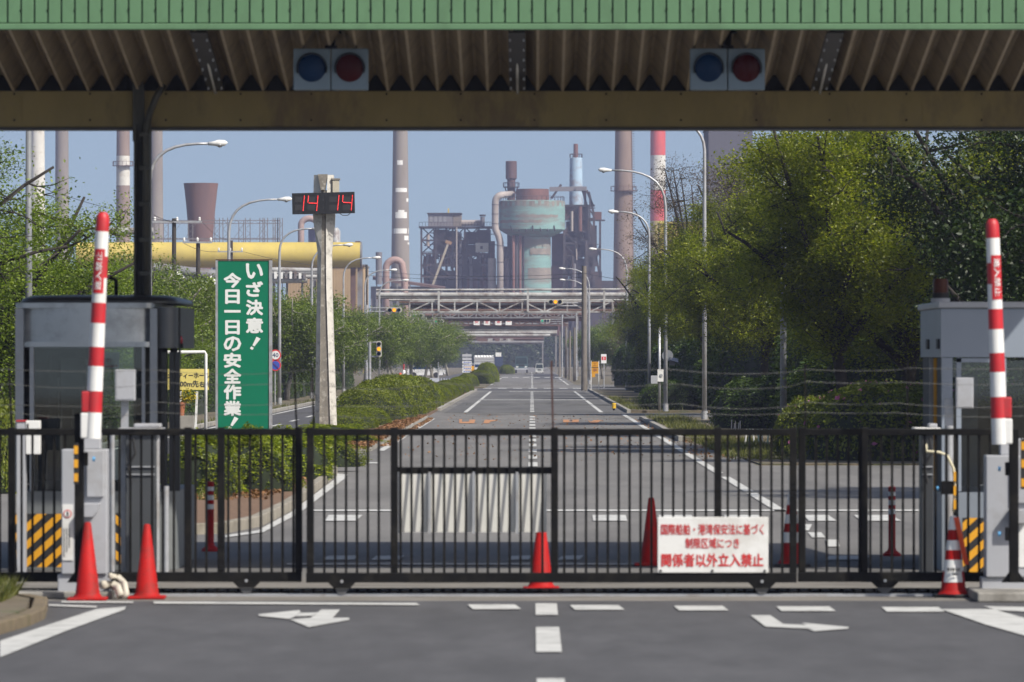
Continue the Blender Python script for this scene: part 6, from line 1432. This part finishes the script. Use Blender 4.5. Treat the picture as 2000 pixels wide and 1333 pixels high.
t = thing('gooseneck_pipe', 'large rusty gooseneck pipe at the foot of the patched chimney', 'pipe', Vector((XX(755, D), D, 0))); pts = [P(754, 720, D), P(754, 525, D)] + [P(771 - 17 * math.cos(a), 525 - 17 * math.sin(a), D) for a in np.linspace(.2, 2.5, 9)] + [P(790, 545, D), P(793, 720, D)]
MB().tube(pts, .75, 14).build('pipe', mat('rust_pink_pipe', (.33, .22, .19), .7, var=.15), t, smooth=True)
D = 1150
t = thing('gooseneck_pipe', 'pale gooseneck pipe with blue tank behind the clock pillar', 'pipe', Vector((XX(590, D), D, 0)))
pts = [P(588, 720, D), P(588, 440, D)] + [P(604 - 16 * math.cos(a), 440 - 13 * math.sin(a), D) for a in np.linspace(.2, 2.9, 9)] + [P(620, 450, D)]
MB().tube(pts, .65, 14).build('pipe', mat('rust_pink_pipe2', (.36, .26, .23), .7, var=.15), t, smooth=True)
MB().lathe((XX(628, D), D + 3, 0), [(2.8, 0), (2.8, ZZ(447, D)), (1.0, ZZ(441, D))], 20).build('tank', mat('slate_blue_tank', (.13, .13, .22), .7, var=.1), t, smooth='auto')
MB().lathe((XX(655, D), D + 1, 0), [(1.0, 0), (1.0, ZZ(452, D)), (.5, ZZ(445, D))], 16).build('vessel', m_pipe, t, smooth='auto')
# jumble of grey pipework below the gas main
D = 640
t = thing('pipe_rack', 'tangle of grey pipes and ducts between the booth and the slogan sign', 'pipework', Vector((XX(380, D), D, 0)))
for a, b, y0, y1, r in ((300, 440, 524, 540, .6), (310, 440, 541, 560, .45), (300, 430, 549, 552, .3), (350, 440, 570, 566, .5), (530, 620, 527, 529, .28), (530, 640, 533, 533, .2), (530, 620, 540, 541, .25), (530, 600, 549, 548, .3), (200, 300, 452, 452, .4)):
    MB().tube([P(a, y0, D), P(b, y1, D)], r, 12).build('pipe', m_pipe2 if r > .4 else m_pipe, t, smooth='auto')
for a, y in ((345, 533), (409, 543)): MB().tube([P(a, y, D - 4), P(a + 13, y + 14, D - 4)], .32, 12).build('white_duct', m_white, t, smooth='auto')
for px in (312, 345, 372, 400, 432, 534, 560, 590, 615): MB().bb(XX(px, D) - .12, XX(px, D) + .12, D + .8, D + 1.0, 0, ZZ(524 if px < 500 else 526, D)).build('stanchion', m_pipe2, t)
for px in (536, 548, 557, 566, 575, 584, 593): MB().bb(XX(px, D), XX(px + 5, D), D - .8, D - .3, ZZ(545, D), ZZ(530 + (px % 5), D)).build('valve_box', m_pipe2 if px % 2 else m_white, t)
# switchyard lattice
D = 850
t = thing('switchyard', 'row of lattice gantries of a switchyard above the gas main', 'switchyard', Vector((XX(470, D), D, 0)))
m_lat = mat('lattice_steel', (.17, .15, .15), .7, var=.2)
for px in (306, 324, 372, 424, 440, 471, 484, 512, 518, 538, 542, 547):
    w_ = .35; mb = MB(); zt = ZZ(426 if px % 3 else 432, D)
    for s in (-1, 1): mb.bb(XX(px, D) + s * w_ - .06, XX(px, D) + s * w_ + .06, D - .06, D + .06, 0, zt)
    z = ZZ(475, D); i = 0
    while z < zt - .6: mb.bar((XX(px, D) - w_ * (1 if i % 2 else -1), D, z), (XX(px, D) + w_ * (1 if i % 2 else -1), D, z + .7), .05); z += .7; i += 1
    mb.build('lattice_mast', m_lat, t)
for ya, yb in ((431, 437), (466, 468)):
    mb = MB()
    for y in (ya, yb): mb.bb(XX(300, D), XX(548, D), D - .04, D + .04, ZZ(y, D) - .05, ZZ(y, D) + .05)
    x = 300; i = 0
    while x < 546: mb.bar(P(x, ya if i % 2 else yb, D), P(x + 6, yb if i % 2 else ya, D), .04); x += 6; i += 1
    mb.build('lattice_beam', m_lat, t)
for px in (330, 360, 412, 455, 500, 530):
    MB().bar(P(px, 468, D), P(px + 22, 438, D), .05).build('brace', m_lat, t)
# ------------------------------------------------------------------ blast furnace group
D = 1500; k = D / F
m_dk = mat('sooty_steel', (.028, .022, .024), .8, var=.35, vscale=.25, dirt=(.085, .045, .035), damt=.6, dscale=.2)
m_rs = mat('rusted_plate', (.14, .06, .045), .85, var=.3, vscale=.25)
m_teal_t = mat('weathered_teal', (.19, .33, .31), .8, var=.14, vscale=.2, dirt=(.20, .17, .14), damt=.85, dscale=.11, stretch=(.5, .5, 2.6), dthr=(.44, .56))
M_STAIN = mat('stain_grey_brown', (.22, .19, .16), .85, var=.25, vscale=.4)
m_lead = mat('pale_duct', (.36, .31, .28), .7, var=.15, vscale=.3)
m_ltblue = mat('light_blue_stack', (.36, .50, .62), .7, var=.1, vscale=.2, dirt=(.22, .12, .10), damt=.6, dscale=.22)
tk = thing('elevated_tank_tower', 'weathered teal tank on a thick round pedestal in the middle of the works', 'tank tower', Vector((XX(1040, D), D, 0)))
xc = XX(1039, D)
MB().lathe((xc, D, 0), [(64.5 * k, ZZ(449, D)), (64.5 * k, ZZ(394, D)), (60 * k, ZZ(392.5, D))], 40).build('tank', m_teal_t, tk, smooth='auto')
MB().lathe((xc, D, 0), [(36.5 * k, ZZ(464, D)), (52 * k, ZZ(457, D)), (64.2 * k, ZZ(449.2, D))], 40).build('tank_cone', m_teal_t, tk, smooth='auto')
MB().lathe((xc, D, 0), [(39 * k, 0), (38 * k, ZZ(540, D)), (36.5 * k, ZZ(464.2, D))], 40).build('pedestal', m_teal_t, tk, smooth='auto')
MB().lathe((XX(1040, D), D, ZZ(392.4, D)), [(32.5 * k, 0), (32 * k, 22.5 * k), (30 * k, 22.5 * k)], 36).build('rusty_drum', m_rs, tk, smooth='auto')
rl_ = MB()
for a in np.linspace(0, 6.28, 41): rl_.tube([(xc + 63 * k * math.cos(a), D + 63 * k * math.sin(a), ZZ(393, D)), (xc + 63 * k * math.cos(a), D + 63 * k * math.sin(a), ZZ(393, D) + 1.1)], .06, 4)
rl_.tube([(xc + 63 * k * math.cos(a), D + 63 * k * math.sin(a), ZZ(393, D) + 1.1) for a in np.linspace(0, 6.28, 41)], .06, 4); rl_.build('railing', m_dk, tk)
for px in (1003, 1009, 1016): MB().tube([P(px, 716, D - 6), P(px, 460, D - 6)], 2.8 * k, 10).build('riser', m_rs if px != 1009 else m_dk, tk, smooth=True)
MB().tube([P(1022, 716, D - 5.2), P(1022, 462, D - 5.2)], .25, 8).build('riser', m_dk, tk)
for q in range(7): MB().bar(P(1000 + 14 * q, 452, D - 9.3 + abs(q - 3) * .8), P(998 + 14 * q, 441, D - 9.0 + abs(q - 3) * .8), .25).build('streak_bracket', m_dk, tk)
for y0, y1, a0, a1 in ((394, 404, -1.6, 1.6), (421, 426, -.5, .9), (431, 437, -1.3, .3), (486, 498, -.1, 1.2), (524, 545, -.2, 1.3)):   # stained bands on the shell
    ped = y0 > 460; rr_ = (38.2 if ped else 64.7) * k; mb = MB(); n = 14
    for yy in (y0, y1):
        for q in range(n + 1): an = a0 + (a1 - a0) * q / n; mb.v.append((xc + rr_ * math.sin(an), D - rr_ * math.cos(an), ZZ(yy + (.8 * math.sin(q * 2.1)), D)))
    for q in range(n): mb.f.append((q, q + 1, n + 2 + q, n + 1 + q))
    mb.build('stained_band', M_STAIN, tk)
t = thing('vent_stack', 'rust brown vent stack standing over the left of the teal tank', 'stack', Vector((XX(998, D), D + 9, 0)))
De = D + 9
MB().lathe((XX(998.5, De), De, 0), [(8 * k, 0), (8 * k, ZZ(352, De)), (11 * k, ZZ(349, De)), (11 * k, ZZ(316, De)), (10 * k, ZZ(315, De))], 24).build('shaft', mat('dark_rust', (.085, .045, .042), .8, var=.25), t, smooth='auto')
MB().lathe((XX(998.5, De), De, ZZ(367, De)), [(8.2 * k, 0), (16 * k, 0), (16 * k, .25), (8.2 * k, .25)], 20).build('platform', m_dk, t)
pr = MB()
for a in np.linspace(0, 6.28, 19): c_ = Vector((XX(998.5, De) + 15.6 * k * math.cos(a), De + 15.6 * k * math.sin(a), ZZ(367, De))); pr.tube([c_, c_ + Vector((0, 0, 1.3))], .07, 4)
pr.tube([(XX(998.5, De) + 15.6 * k * math.cos(a), De + 15.6 * k * math.sin(a), ZZ(367, De) + 1.3) for a in np.linspace(0, 6.28, 25)], .07, 4); pr.build('railing', m_dk, t)
for px in (986, 1011): MB().bar(P(px, 366, De), P(998 + (px - 998) * .5, 384, De), .3).build('strut', m_dk, t)
t = thing('downcomer_duct', 'pale S-shaped gas duct beside the teal tank', 'duct', Vector((XX(977, D), D - 4, 0)))
Dd = D - 4
pts = [P(1000, 380, Dd + 6), P(985, 381, Dd + 3)] + [P(982 - 14.5 * math.sin(a), 395 - 14 * math.cos(a), Dd) for a in np.linspace(.2, 1.57, 6)] + [P(967, 440, Dd), P(968, 449, Dd), P(974, 462, Dd), P(977, 474, Dd), P(977, 490, Dd), P(977, 716, Dd)]
MB().tube(pts, 6.7 * k, 18).build('duct', m_lead, t, smooth=True)
for y in (400, 418, 437, 480, 512, 540): MB().tube([P(967.2 if y < 450 else 977, y, Dd), P(967.2 if y < 450 else 977, y + 1, Dd)], 7.3 * k, 18).build('flange', m_dk, t)
MB().tube([P(961, 716, Dd + 3), P(961, 505, Dd + 3)], 8 * k, 16).build('side_vessel', m_lead, t, smooth='auto'); MB().tube([P(990, 716, Dd + 4), P(990, 506, Dd + 4)], 4.5 * k, 12).build('side_pipe', mat('pinkish_pipe', (.30, .21, .20), .7), t, smooth='auto')
# left charging frame
t = thing('furnace_frame', 'dark braced steel frame tower with cabin left of the teal tank', 'frame tower', Vector((XX(890, D), D + 4, 0)))
Df = D + 4; rnd = random.Random(8)
legs = (823, 851, 884, 908, 935, 955)
for px in legs:
    for dy in (0, 14): MB().bar(Vector((XX(px, Df + dy), Df + dy, 0)), P(px, 444, Df + dy), .5).build('column', m_dk, t)
lv = (444, 470, 496, 518, 541)
for y in lv:
    for dy in (0, 14): MB().bar(P(823, y, Df + dy), P(955, y, Df + dy), .4).build('floor_beam', m_dk, t)
for a, b in zip(legs[:-1], legs[1:]):
    for y0, y1 in zip(lv[:-1], lv[1:]):
        dy = 0 if rnd.random() < .5 else 14; fl = rnd.random() < .5
        MB().bar(P(a, y0 if fl else y1, Df + dy), P(b, y1 if fl else y0, Df + dy), .3).build('brace', m_dk, t)
        if rnd.random() < .5: MB().bar(P(a, y1 if fl else y0, Df + 7), P(b, y0 if fl else y1, Df + 7), .3).build('brace', m_dk, t)
MB().bb(XX(818, Df), XX(962, Df), Df - 1, Df + 15, ZZ(445, Df), ZZ(442.5, Df)).build('deck', m_dk, t)
MB().bb(XX(836, Df), XX(884, Df), Df + 1, Df + 12, ZZ(442, Df), ZZ(418, Df)).build('cabin', m_shed, t); MB().bb(XX(885, Df), XX(901, Df), Df + 1, Df + 12, ZZ(442, Df), ZZ(420, Df)).build('cabin_annex', mat('cabin_tan', (.19, .16, .13), .8, var=.2), t); MB().bb(XX(834, Df), XX(902, Df), Df + .5, Df + 12.5, ZZ(418, Df) + .02, ZZ(416, Df)).build('cabin_roof', m_dk, t)
for px in (839, 848, 857, 866): MB().bb(XX(px, Df), XX(px + 5.5, Df), Df + .9, Df + .98, ZZ(434, Df), ZZ(423, Df)).build('window', mat('pale_pane', (.24, .24, .25), .4), t)
MB().tube([P(901, 436, Df + 4), P(940, 436, Df + 4)], 6 * k, 16).build('cross_duct', m_lead, t, smooth='auto')
MB().tube([P(942.5, 446, Df + 2), P(942.5, 424, Df + 2)], 4.4 * k, 12).build('vent', m_shed, t, smooth='auto'); MB().tube([P(942.5, 423, Df + 2), P(942.5, 419.5, Df + 2)], 6 * k, 12).build('vent_cap', m_dk, t); MB().bb(XX(874, Df), XX(877, Df), Df + 3, Df + 3.5, ZZ(416, Df), ZZ(407, Df)).build('mast', m_sty, t)
rl_ = MB()
for px in range(819, 962, 6): rl_.bb(XX(px, Df) - .05, XX(px, Df) + .05, Df - .95, Df - .85, ZZ(442, Df), ZZ(434.5, Df))
rl_.bb(XX(819, Df), XX(962, Df), Df - .95, Df - .85, ZZ(434.7, Df), ZZ(434, Df)); rl_.build('railing', m_dk, t)
for (a, b, y0, y1, dp) in ((846, 872, 448, 494, 4), (858, 884, 462, 520, 6), (888, 912, 500, 560, 5), (905, 932, 452, 476, 8), (912, 932, 478, 500, 3), (872, 892, 450, 500, 9), (826, 848, 500, 560, 8), (840, 862, 520, 580, 3), (884, 914, 470, 520, 7), (930, 958, 448, 476, 8), (912, 934, 505, 560, 7), (955, 966, 470, 716, 9), (982, 1006, 480, 716, 12), (948, 1000, 556, 716, 10), (930, 957, 496, 560, 6), (862, 900, 528, 600, 7), (900, 960, 540, 716, 5), (840, 900, 560, 716, 6)):
    MB().bb(XX(a, Df), XX(b, Df), Df + dp, Df + dp + 5, max(0, ZZ(y1, Df)), ZZ(y0, Df)).build('bunker', m_dk if (a + y0) % 3 else m_rs, t)
for px, y0, y1, r in ((872, 446, 560, 2.5), (899, 455, 716, 3), (920, 500, 716, 3.2), (945, 505, 716, 4)): MB().tube([P(px, y1, Df + 2), P(px, y0, Df + 2)], r * k, 10).build('pipe', (m_rs, m_dk, m_shed, m_lead)[int(r * 2) % 4], t, smooth='auto')
rs_ = random.Random(21)
for q in range(60):                                                  # small pipes, catwalks and braces that crowd the frame
    a = rs_.uniform(824, 950); y = rs_.uniform(448, 545); dy = rs_.uniform(0, 13)
    if q % 3 == 0: MB().tube([P(a, y, Df + dy), P(a + rs_.uniform(-3, 3), y + rs_.uniform(18, 60), Df + dy)], rs_.uniform(.15, .5), 8).build('pipe', (m_dk, m_rs, m_shed, m_lead)[q % 4], t, smooth='auto')
    elif q % 3 == 1: MB().bar(P(a, y, Df + dy), P(a + rs_.uniform(10, 34), y + rs_.uniform(-1, 1), Df + dy), .22).build('catwalk', m_dk, t)
    else: MB().bar(P(a, y, Df + dy), P(a + rs_.uniform(-20, 20), y + rs_.uniform(14, 34), Df + dy), .2).build('brace', m_dk, t)
MB().bb(XX(929, Df), XX(954, Df), Df - 1, Df + 3, ZZ(493, Df), ZZ(475, Df)).build('white_cabin', mat('cabin_white', (.50, .48, .43), .6), t); MB().bb(XX(938, Df), XX(943, Df), Df - 1.06, Df - 1.01, ZZ(487, Df), ZZ(481, Df)).build('cabin_window', m_dk, t)
MB().bb(XX(891, Df), XX(893.5, Df), Df - 1.5, Df - 1.2, 0, ZZ(444, Df)).build('pale_riser', m_lead, t)
t = thing('crane', 'pale mobile crane boom leaning up before the furnace frame', 'crane', Vector((XX(843, D - 40), D - 40, 0)))
MB().bar(P(840, 572, D - 40), P(876, 474, D - 40), .55).build('boom', mat('cream_boom', (.36, .31, .23), .6), t); MB().bar(P(870, 472, D - 40), P(882, 476, D - 40), .8).build('boom_head', mat('boom_orange', (.30, .17, .08), .6), t); MB().bb(XX(832, D - 40), XX(850, D - 40), D - 41, D - 36, .8, ZZ(690, D)).build('carrier', m_sty, t); MB().bar(P(842, 690, D - 40), P(840, 570, D - 40), .7).build('boom_foot', bpy.data.materials['cream_boom'], t)
for px in (833, 838, 844, 849): MB().tube([(XX(px, D - 40), D - 41.1, .7), (XX(px, D - 40), D - 40.6, .7)], .7, 12).build('wheel', m_rubber, t)
# right frame with the light blue stack
t = thing('furnace_frame', 'dark ragged frame tower right of the teal tank with stair and outrigger', 'frame tower', Vector((XX(1135, D), D + 6, 0)))
Df = D + 6
for px in (1102, 1125, 1148, 1160):
    for dy in (0, 12): MB().bar(Vector((XX(px, Df + dy), Df + dy, 0)), P(px, 402 if px < 1155 else 430, Df + dy), .6).build('column', m_dk, t)
lv = (402, 428, 452, 476, 500, 524, 548)
for y in lv: MB().bar(P(1100, y, Df), P(1162, y, Df), .5).build('floor_beam', m_dk, t); MB().bb(XX(1100, Df), XX(1160, Df), Df + .5, Df + 11, ZZ(y, Df) - .15, ZZ(y, Df)).build('floor', m_dk, t)
for a, b in ((1102, 1125), (1125, 1148), (1148, 1162)):
    for y0, y1 in zip(lv[:-1], lv[1:]):
        fl = rnd.random() < .5; MB().bar(P(a, y0 if fl else y1, Df), P(b, y1 if fl else y0, Df), .35).build('brace', m_dk, t)
for (a, b, y0, y1, dp) in ((1102, 1124, 402, 428, 1), (1126, 1150, 404, 450, 3), (1102, 1122, 480, 540, 4), (1124, 1150, 462, 500, 5), (1128, 1158, 505, 560, 2), (1104, 1160, 545, 716, 4), (1106, 1124, 432, 470, 6), (1078, 1104, 455, 716, 9), (1125, 1150, 430, 470, 6), (1150, 1166, 440, 520, 5), (1150, 1176, 530, 716, 5), (1104, 1130, 470, 520, 7), (1076, 1110, 520, 716, 3), (1160, 1215, 548, 716, 8)):
    MB().bb(XX(a, Df), XX(b, Df), Df + dp, Df + dp + 4, max(0, ZZ(y1, Df)), ZZ(y0, Df)).build('bunker', (m_rs if a < 1103 else m_dk), t)
for px, y0, y1, r in ((1133, 404, 452, 4), (1144, 470, 716, 3), (1118, 500, 716, 3.5), (1152, 380, 470, 1.5)): MB().tube([P(px, y1, Df - 1), P(px, y0, Df - 1)], r * k, 10).build('pipe', m_dk if r < 4 else m_rs, t, smooth='auto')
for q in range(44):
    a = rs_.uniform(1102, 1158); y = rs_.uniform(405, 545); dy = rs_.uniform(-1, 10)
    if q % 3 == 0: MB().tube([P(a, y, Df + dy), P(a + rs_.uniform(-2, 2), y + rs_.uniform(14, 50), Df + dy)], rs_.uniform(.15, .45), 8).build('pipe', (m_dk, m_rs, m_shed, m_lead)[q % 4], t, smooth='auto')
    elif q % 3 == 1: MB().bar(P(a, y, Df + dy), P(a + rs_.uniform(8, 22), y + rs_.uniform(-1, 1), Df + dy), .22).build('catwalk', m_dk, t)
    else: MB().bar(P(a, y, Df + dy), P(a + rs_.uniform(-14, 14), y + rs_.uniform(12, 28), Df + dy), .22).build('brace', m_dk, t)
MB().bb(XX(1158, Df), XX(1175, Df), Df + 1, Df + 8, ZZ(429, Df), ZZ(414, Df)).build('outer_cabin', m_rs, t); MB().bb(XX(1152, Df), XX(1182, Df), Df, Df + 9, ZZ(431, Df), ZZ(429.2, Df)).build('outer_deck', m_dk, t)
for a, b in (((1172, 430), (1172, 545)), ((1172, 545), (1154, 440)), ((1172, 480), (1152, 545)), ((1172, 500), (1156, 470))): MB().bar(P(*a, Df), P(*b, Df), .55).build('outrigger', m_dk, t)
MB().bar(P(1073, 370, Df), P(1146, 369, Df), .8, 1.2).build('top_bridge', m_shed, t); MB().bb(XX(1124, Df), XX(1146, Df), Df - 1, Df + 2, ZZ(373, Df), ZZ(367, Df)).build('bridge_head', m_shed, t)
for a, b in (((1146, 372), (1158, 402)), ((1143, 372), (1143, 402)), ((1150, 375), (1160, 420)), ((1138, 372), (1146, 402)), ((1077, 388), (1096, 361))): MB().bar(P(*a, Df), P(*b, Df), .6).build('strut', m_dk, t)
t = thing('light_blue_stack', 'light blue stack with rusty top pipe behind the right frame tower', 'stack', Vector((XX(1125, D), D + 20, 0)))
Db = D + 20; MB().lathe((XX(1125, Db), Db, 0), [(13.8 * k, 0), (13.5 * k, ZZ(400, Db)), (12.3 * k, ZZ(309, Db)), (11 * k, ZZ(308.5, Db))], 24).build('shaft', m_ltblue, t, smooth='auto'); MB().lathe((XX(1124.5, Db), Db, ZZ(308.4, Db)), [(4.8 * k, 0), (4.4 * k, 27 * k), (3.5 * k, 27.4 * k)], 16).build('top_pipe', m_rs, t, smooth='auto')
pr = MB(); pr.tube([(XX(1125, Db) + 12.5 * k * math.cos(a), Db + 12.5 * k * math.sin(a), ZZ(308, Db) + .9) for a in np.linspace(0, 6.28, 21)], .08, 4)
for a in np.linspace(0, 6.28, 13): pr.tube([(XX(1125, Db) + 12.5 * k * math.cos(a), Db + 12.5 * k * math.sin(a), ZZ(308.5, Db)), (XX(1125, Db) + 12.5 * k * math.cos(a), Db + 12.5 * k * math.sin(a), ZZ(308, Db) + .9)], .08, 4)
pr.build('railing', m_dk, t)
# low dark plant filling the foot of the works, and the grey block behind the right trees
D = 1560
t = thing('works_hall', 'long low dark works hall along the foot of the furnace', 'building', Vector((XX(1020, D), D, 0)))
MB().bb(XX(815, D), XX(1330, D), D, D + 60, 0, ZZ(568, D)).build('wall', m_dk, t); MB().bb(XX(812, D), XX(1333, D), D - .5, D + 60.5, ZZ(568, D) + .02, ZZ(566, D)).build('roof', m_shed, t)
D = 700
t = thing('grey_works_block', 'plain blue grey works block glimpsed behind the right budding trees', 'building', Vector((XX(1420, D), D, 0)))
MB().bb(XX(1384, D), XX(1470, D), D, D + 20, 0, ZZ(248, D)).build('wall', mat('blue_grey_cladding', (.10, .10, .13), .8, var=.08), t); MB().bb(XX(1382, D), XX(1472, D), D - .2, D + 20.2, ZZ(248, D) + .01, ZZ(245, D)).build('roof', m_shed, t)
D = 900
t = thing('yellow_works_gallery', 'yellow gallery seen left of the right trees under the banded chimney', 'building', Vector((XX(1310, D), D, 0)))
MB().bb(XX(1288, D), XX(1420, D), D, D + 10, 0, ZZ(437, D)).build('wall', m_sty, t); MB().bb(XX(1286, D), XX(1422, D), D - .2, D + 10.2, ZZ(437, D) + .01, ZZ(434, D)).build('roof', m_sty, t)
# far wooded bank closing the road end
FB = mound_mesh(99, 9, 4, 7.5, 22, .55, m_lf_dark, p=3.0)
for i, (px, h) in enumerate(((905, .75), (925, .9), (950, .8), (985, .85), (1000, .95), (1040, .8), (1065, .95), (1085, .9))):
    hedge(FB, (XX(px, 1300 + 20 * i), 1300 + 20 * i, 0), 'dark tree mass closing the far end of the road', 'dark trees at the road end', i, (1, 1, h), 'trees', 'tree_mass')
# ------------------------------------------------------------------ vehicles far along the road
def truck(px, D, wpx, hpx, col, label, name='truck', small=False):
    k = D / F; W = wpx * k; H = hpx * k; x = XX(px, D)
    t = thing(name, label, 'truck', Vector((x, D, .02)), 'vehicles far along the road'); m = mat('truck_paint', col, .4, var=.1)
    L = 3.4 if small else 8.0; g = .28 * H if not small else .2 * H
    cab = MB().prism([(x - W/2, g), (x + W/2, g), (x + W/2, H * .62), (x + W * .44, H), (x - W * .44, H), (x - W/2, H * .62)], D, D + (1.3 if small else 2.1)).build('cab', m, t)
    MB().prism([(x - W * .43, H * .56), (x + W * .43, H * .56), (x + W * .38, H * .92), (x - W * .38, H * .92)], D - .03, D - .004).build('windscreen', mat('dark_screen', (.03, .045, .05), .15), cab)
    for s in (-1, 1): MB().bb(x + s * W * .34 - W * .09, x + s * W * .34 + W * .09, D - .03, D - .004, g + H * .06, g + H * .13).build('headlight', m_white, cab); MB().bb(x + s * (W/2 + .02), x + s * (W/2 + .22), D + .1, D + .2, H * .6, H * .78).build('mirror', m_rubber, cab)
    MB().bb(x - W * .22, x + W * .22, D - .03, D - .004, g + H * .14, g + H * .24).build('grille', m_rubber, cab)
    MB().bb(x - W * .5, x + W * .5, D - .06, D + .2, g * .75, g + H * .02).build('bumper', m_white if small else m_grey, t)
    MB().bb(x - W * .5, x + W * .5, D + (1.4 if small else 2.3), D + L, g, H * (.6 if small else .85)).build('load_body', m if not small else m_grey, t)
    for s in (-1, 1):
        for yy in (.8, L - 1): MB().tube([(x + s * (W/2 - .25), D + yy, .42 * g / .28 * .28 + .1), (x + s * (W/2 - .02), D + yy, .42 * g / .28 * .28 + .1)], g * .55, 14).build('wheel', m_rubber, t)
    return t
truck(1018.5, 830, 25, 33, (.05, .09, .10), 'dark teal truck coming along the right carriageway')
truck(1053.5, 800, 15.5, 20, (.45, .47, .45), 'small pale truck right of the dark teal one', small=True)
D = 930; k = D / F
t = thing('tank_trailer', 'long pale trailer with lumpy white load on the far left', 'trailer', Vector((XX(950, D), D, .02)), 'vehicles far along the road')
MB().bb(XX(926, D), XX(966, D), D, D + 2.5, ZZ(712, D), ZZ(698, D)).build('body', mat('trailer_grey', (.48, .48, .47), .5, var=.1), t)
for q in range(7): c = P(929 + q * 5.6, 698.5, D + 1.2); MB().lathe(c, [(.35, 0), (.3, .22), (.12, .36)], 10, 1, 1.8).build('load_lump', m_white, t, smooth=True)
for yy in (701, 706): MB().bb(XX(926, D), XX(966, D), D - .05, D - .01, ZZ(yy + .8, D), ZZ(yy, D)).build('rail', m_shed, t)
MB().bb(XX(966.5, D), XX(982, D), D - .1, D + 2.5, ZZ(716, D), ZZ(693, D)).build('cab', mat('navy_cab', (.03, .045, .09), .4), t); MB().bb(XX(968, D), XX(979, D), D - .2, D + 2.3, ZZ(697, D), ZZ(689, D)).build('cab_fairing', m_white, t)
for px in (930, 936, 942, 958, 964, 972): MB().tube([(XX(px, D), D - .05, .5), (XX(px, D), D + .2, .5)], .5, 12).build('wheel', m_rubber, t)
D = 760; k = D / F
def car(px, D, col, label):
    k = D / F; x = XX(px, D); t = thing('parked_car', label, 'car', Vector((x, D, .02)), 'vehicles far along the road'); m = mat('car_paint', col, .3)
    MB().prism([(x - 2.0, .28), (x + 2.0, .28), (x + 2.05, .75), (x + 1.2, .92), (x + .7, 1.42), (x - 1.1, 1.45), (x - 1.75, .98), (x - 2.0, .9)], D, D + 1.6).build('body', m, t)
    MB().prism([(x - 1.5, .98), (x + 1.0, .95), (x + .6, 1.36), (x - 1.05, 1.38)], D - .02, D - .003).build('side_windows', m_lens_b, t)
    for s in (-1.25, 1.25): MB().tube([(x + s, D - .02, .31), (x + s, D + .2, .31)], .31, 14).build('wheel', m_rubber, t)
car(934, 770, (.70, .70, .70), 'white car just left of the round far median bush'); car(830, 640, (.68, .68, .68), 'white car half hidden by trunks of the left row'); car(842, 690, (.72, .72, .72), 'second white car farther behind the left trunks')
# ------------------------------------------------------------------ haze
hz_ = MB().bb(-260, 420, -8, 1900, -1.0, 95)
hzo = hz_.build('haze', None); hzo['kind'] = 'stuff'; hzo['label'] = 'thin blue summer haze in the air over the works'; hzo['category'] = 'haze'
hm = bpy.data.materials.new('haze_air'); hm.use_nodes = True; nn_ = hm.node_tree.nodes; nn_.remove(nn_['Principled BSDF'])
pv = nn_.new('ShaderNodeVolumePrincipled'); pv.inputs['Color'].default_value = (.6, .66, 1.0, 1); pv.inputs['Density'].default_value = 0.00014; pv.inputs['Anisotropy'].default_value = 0.0
hm.node_tree.links.new(pv.outputs[0], nn_['Material Output'].inputs['Volume']); hzo.data.materials.append(hm)
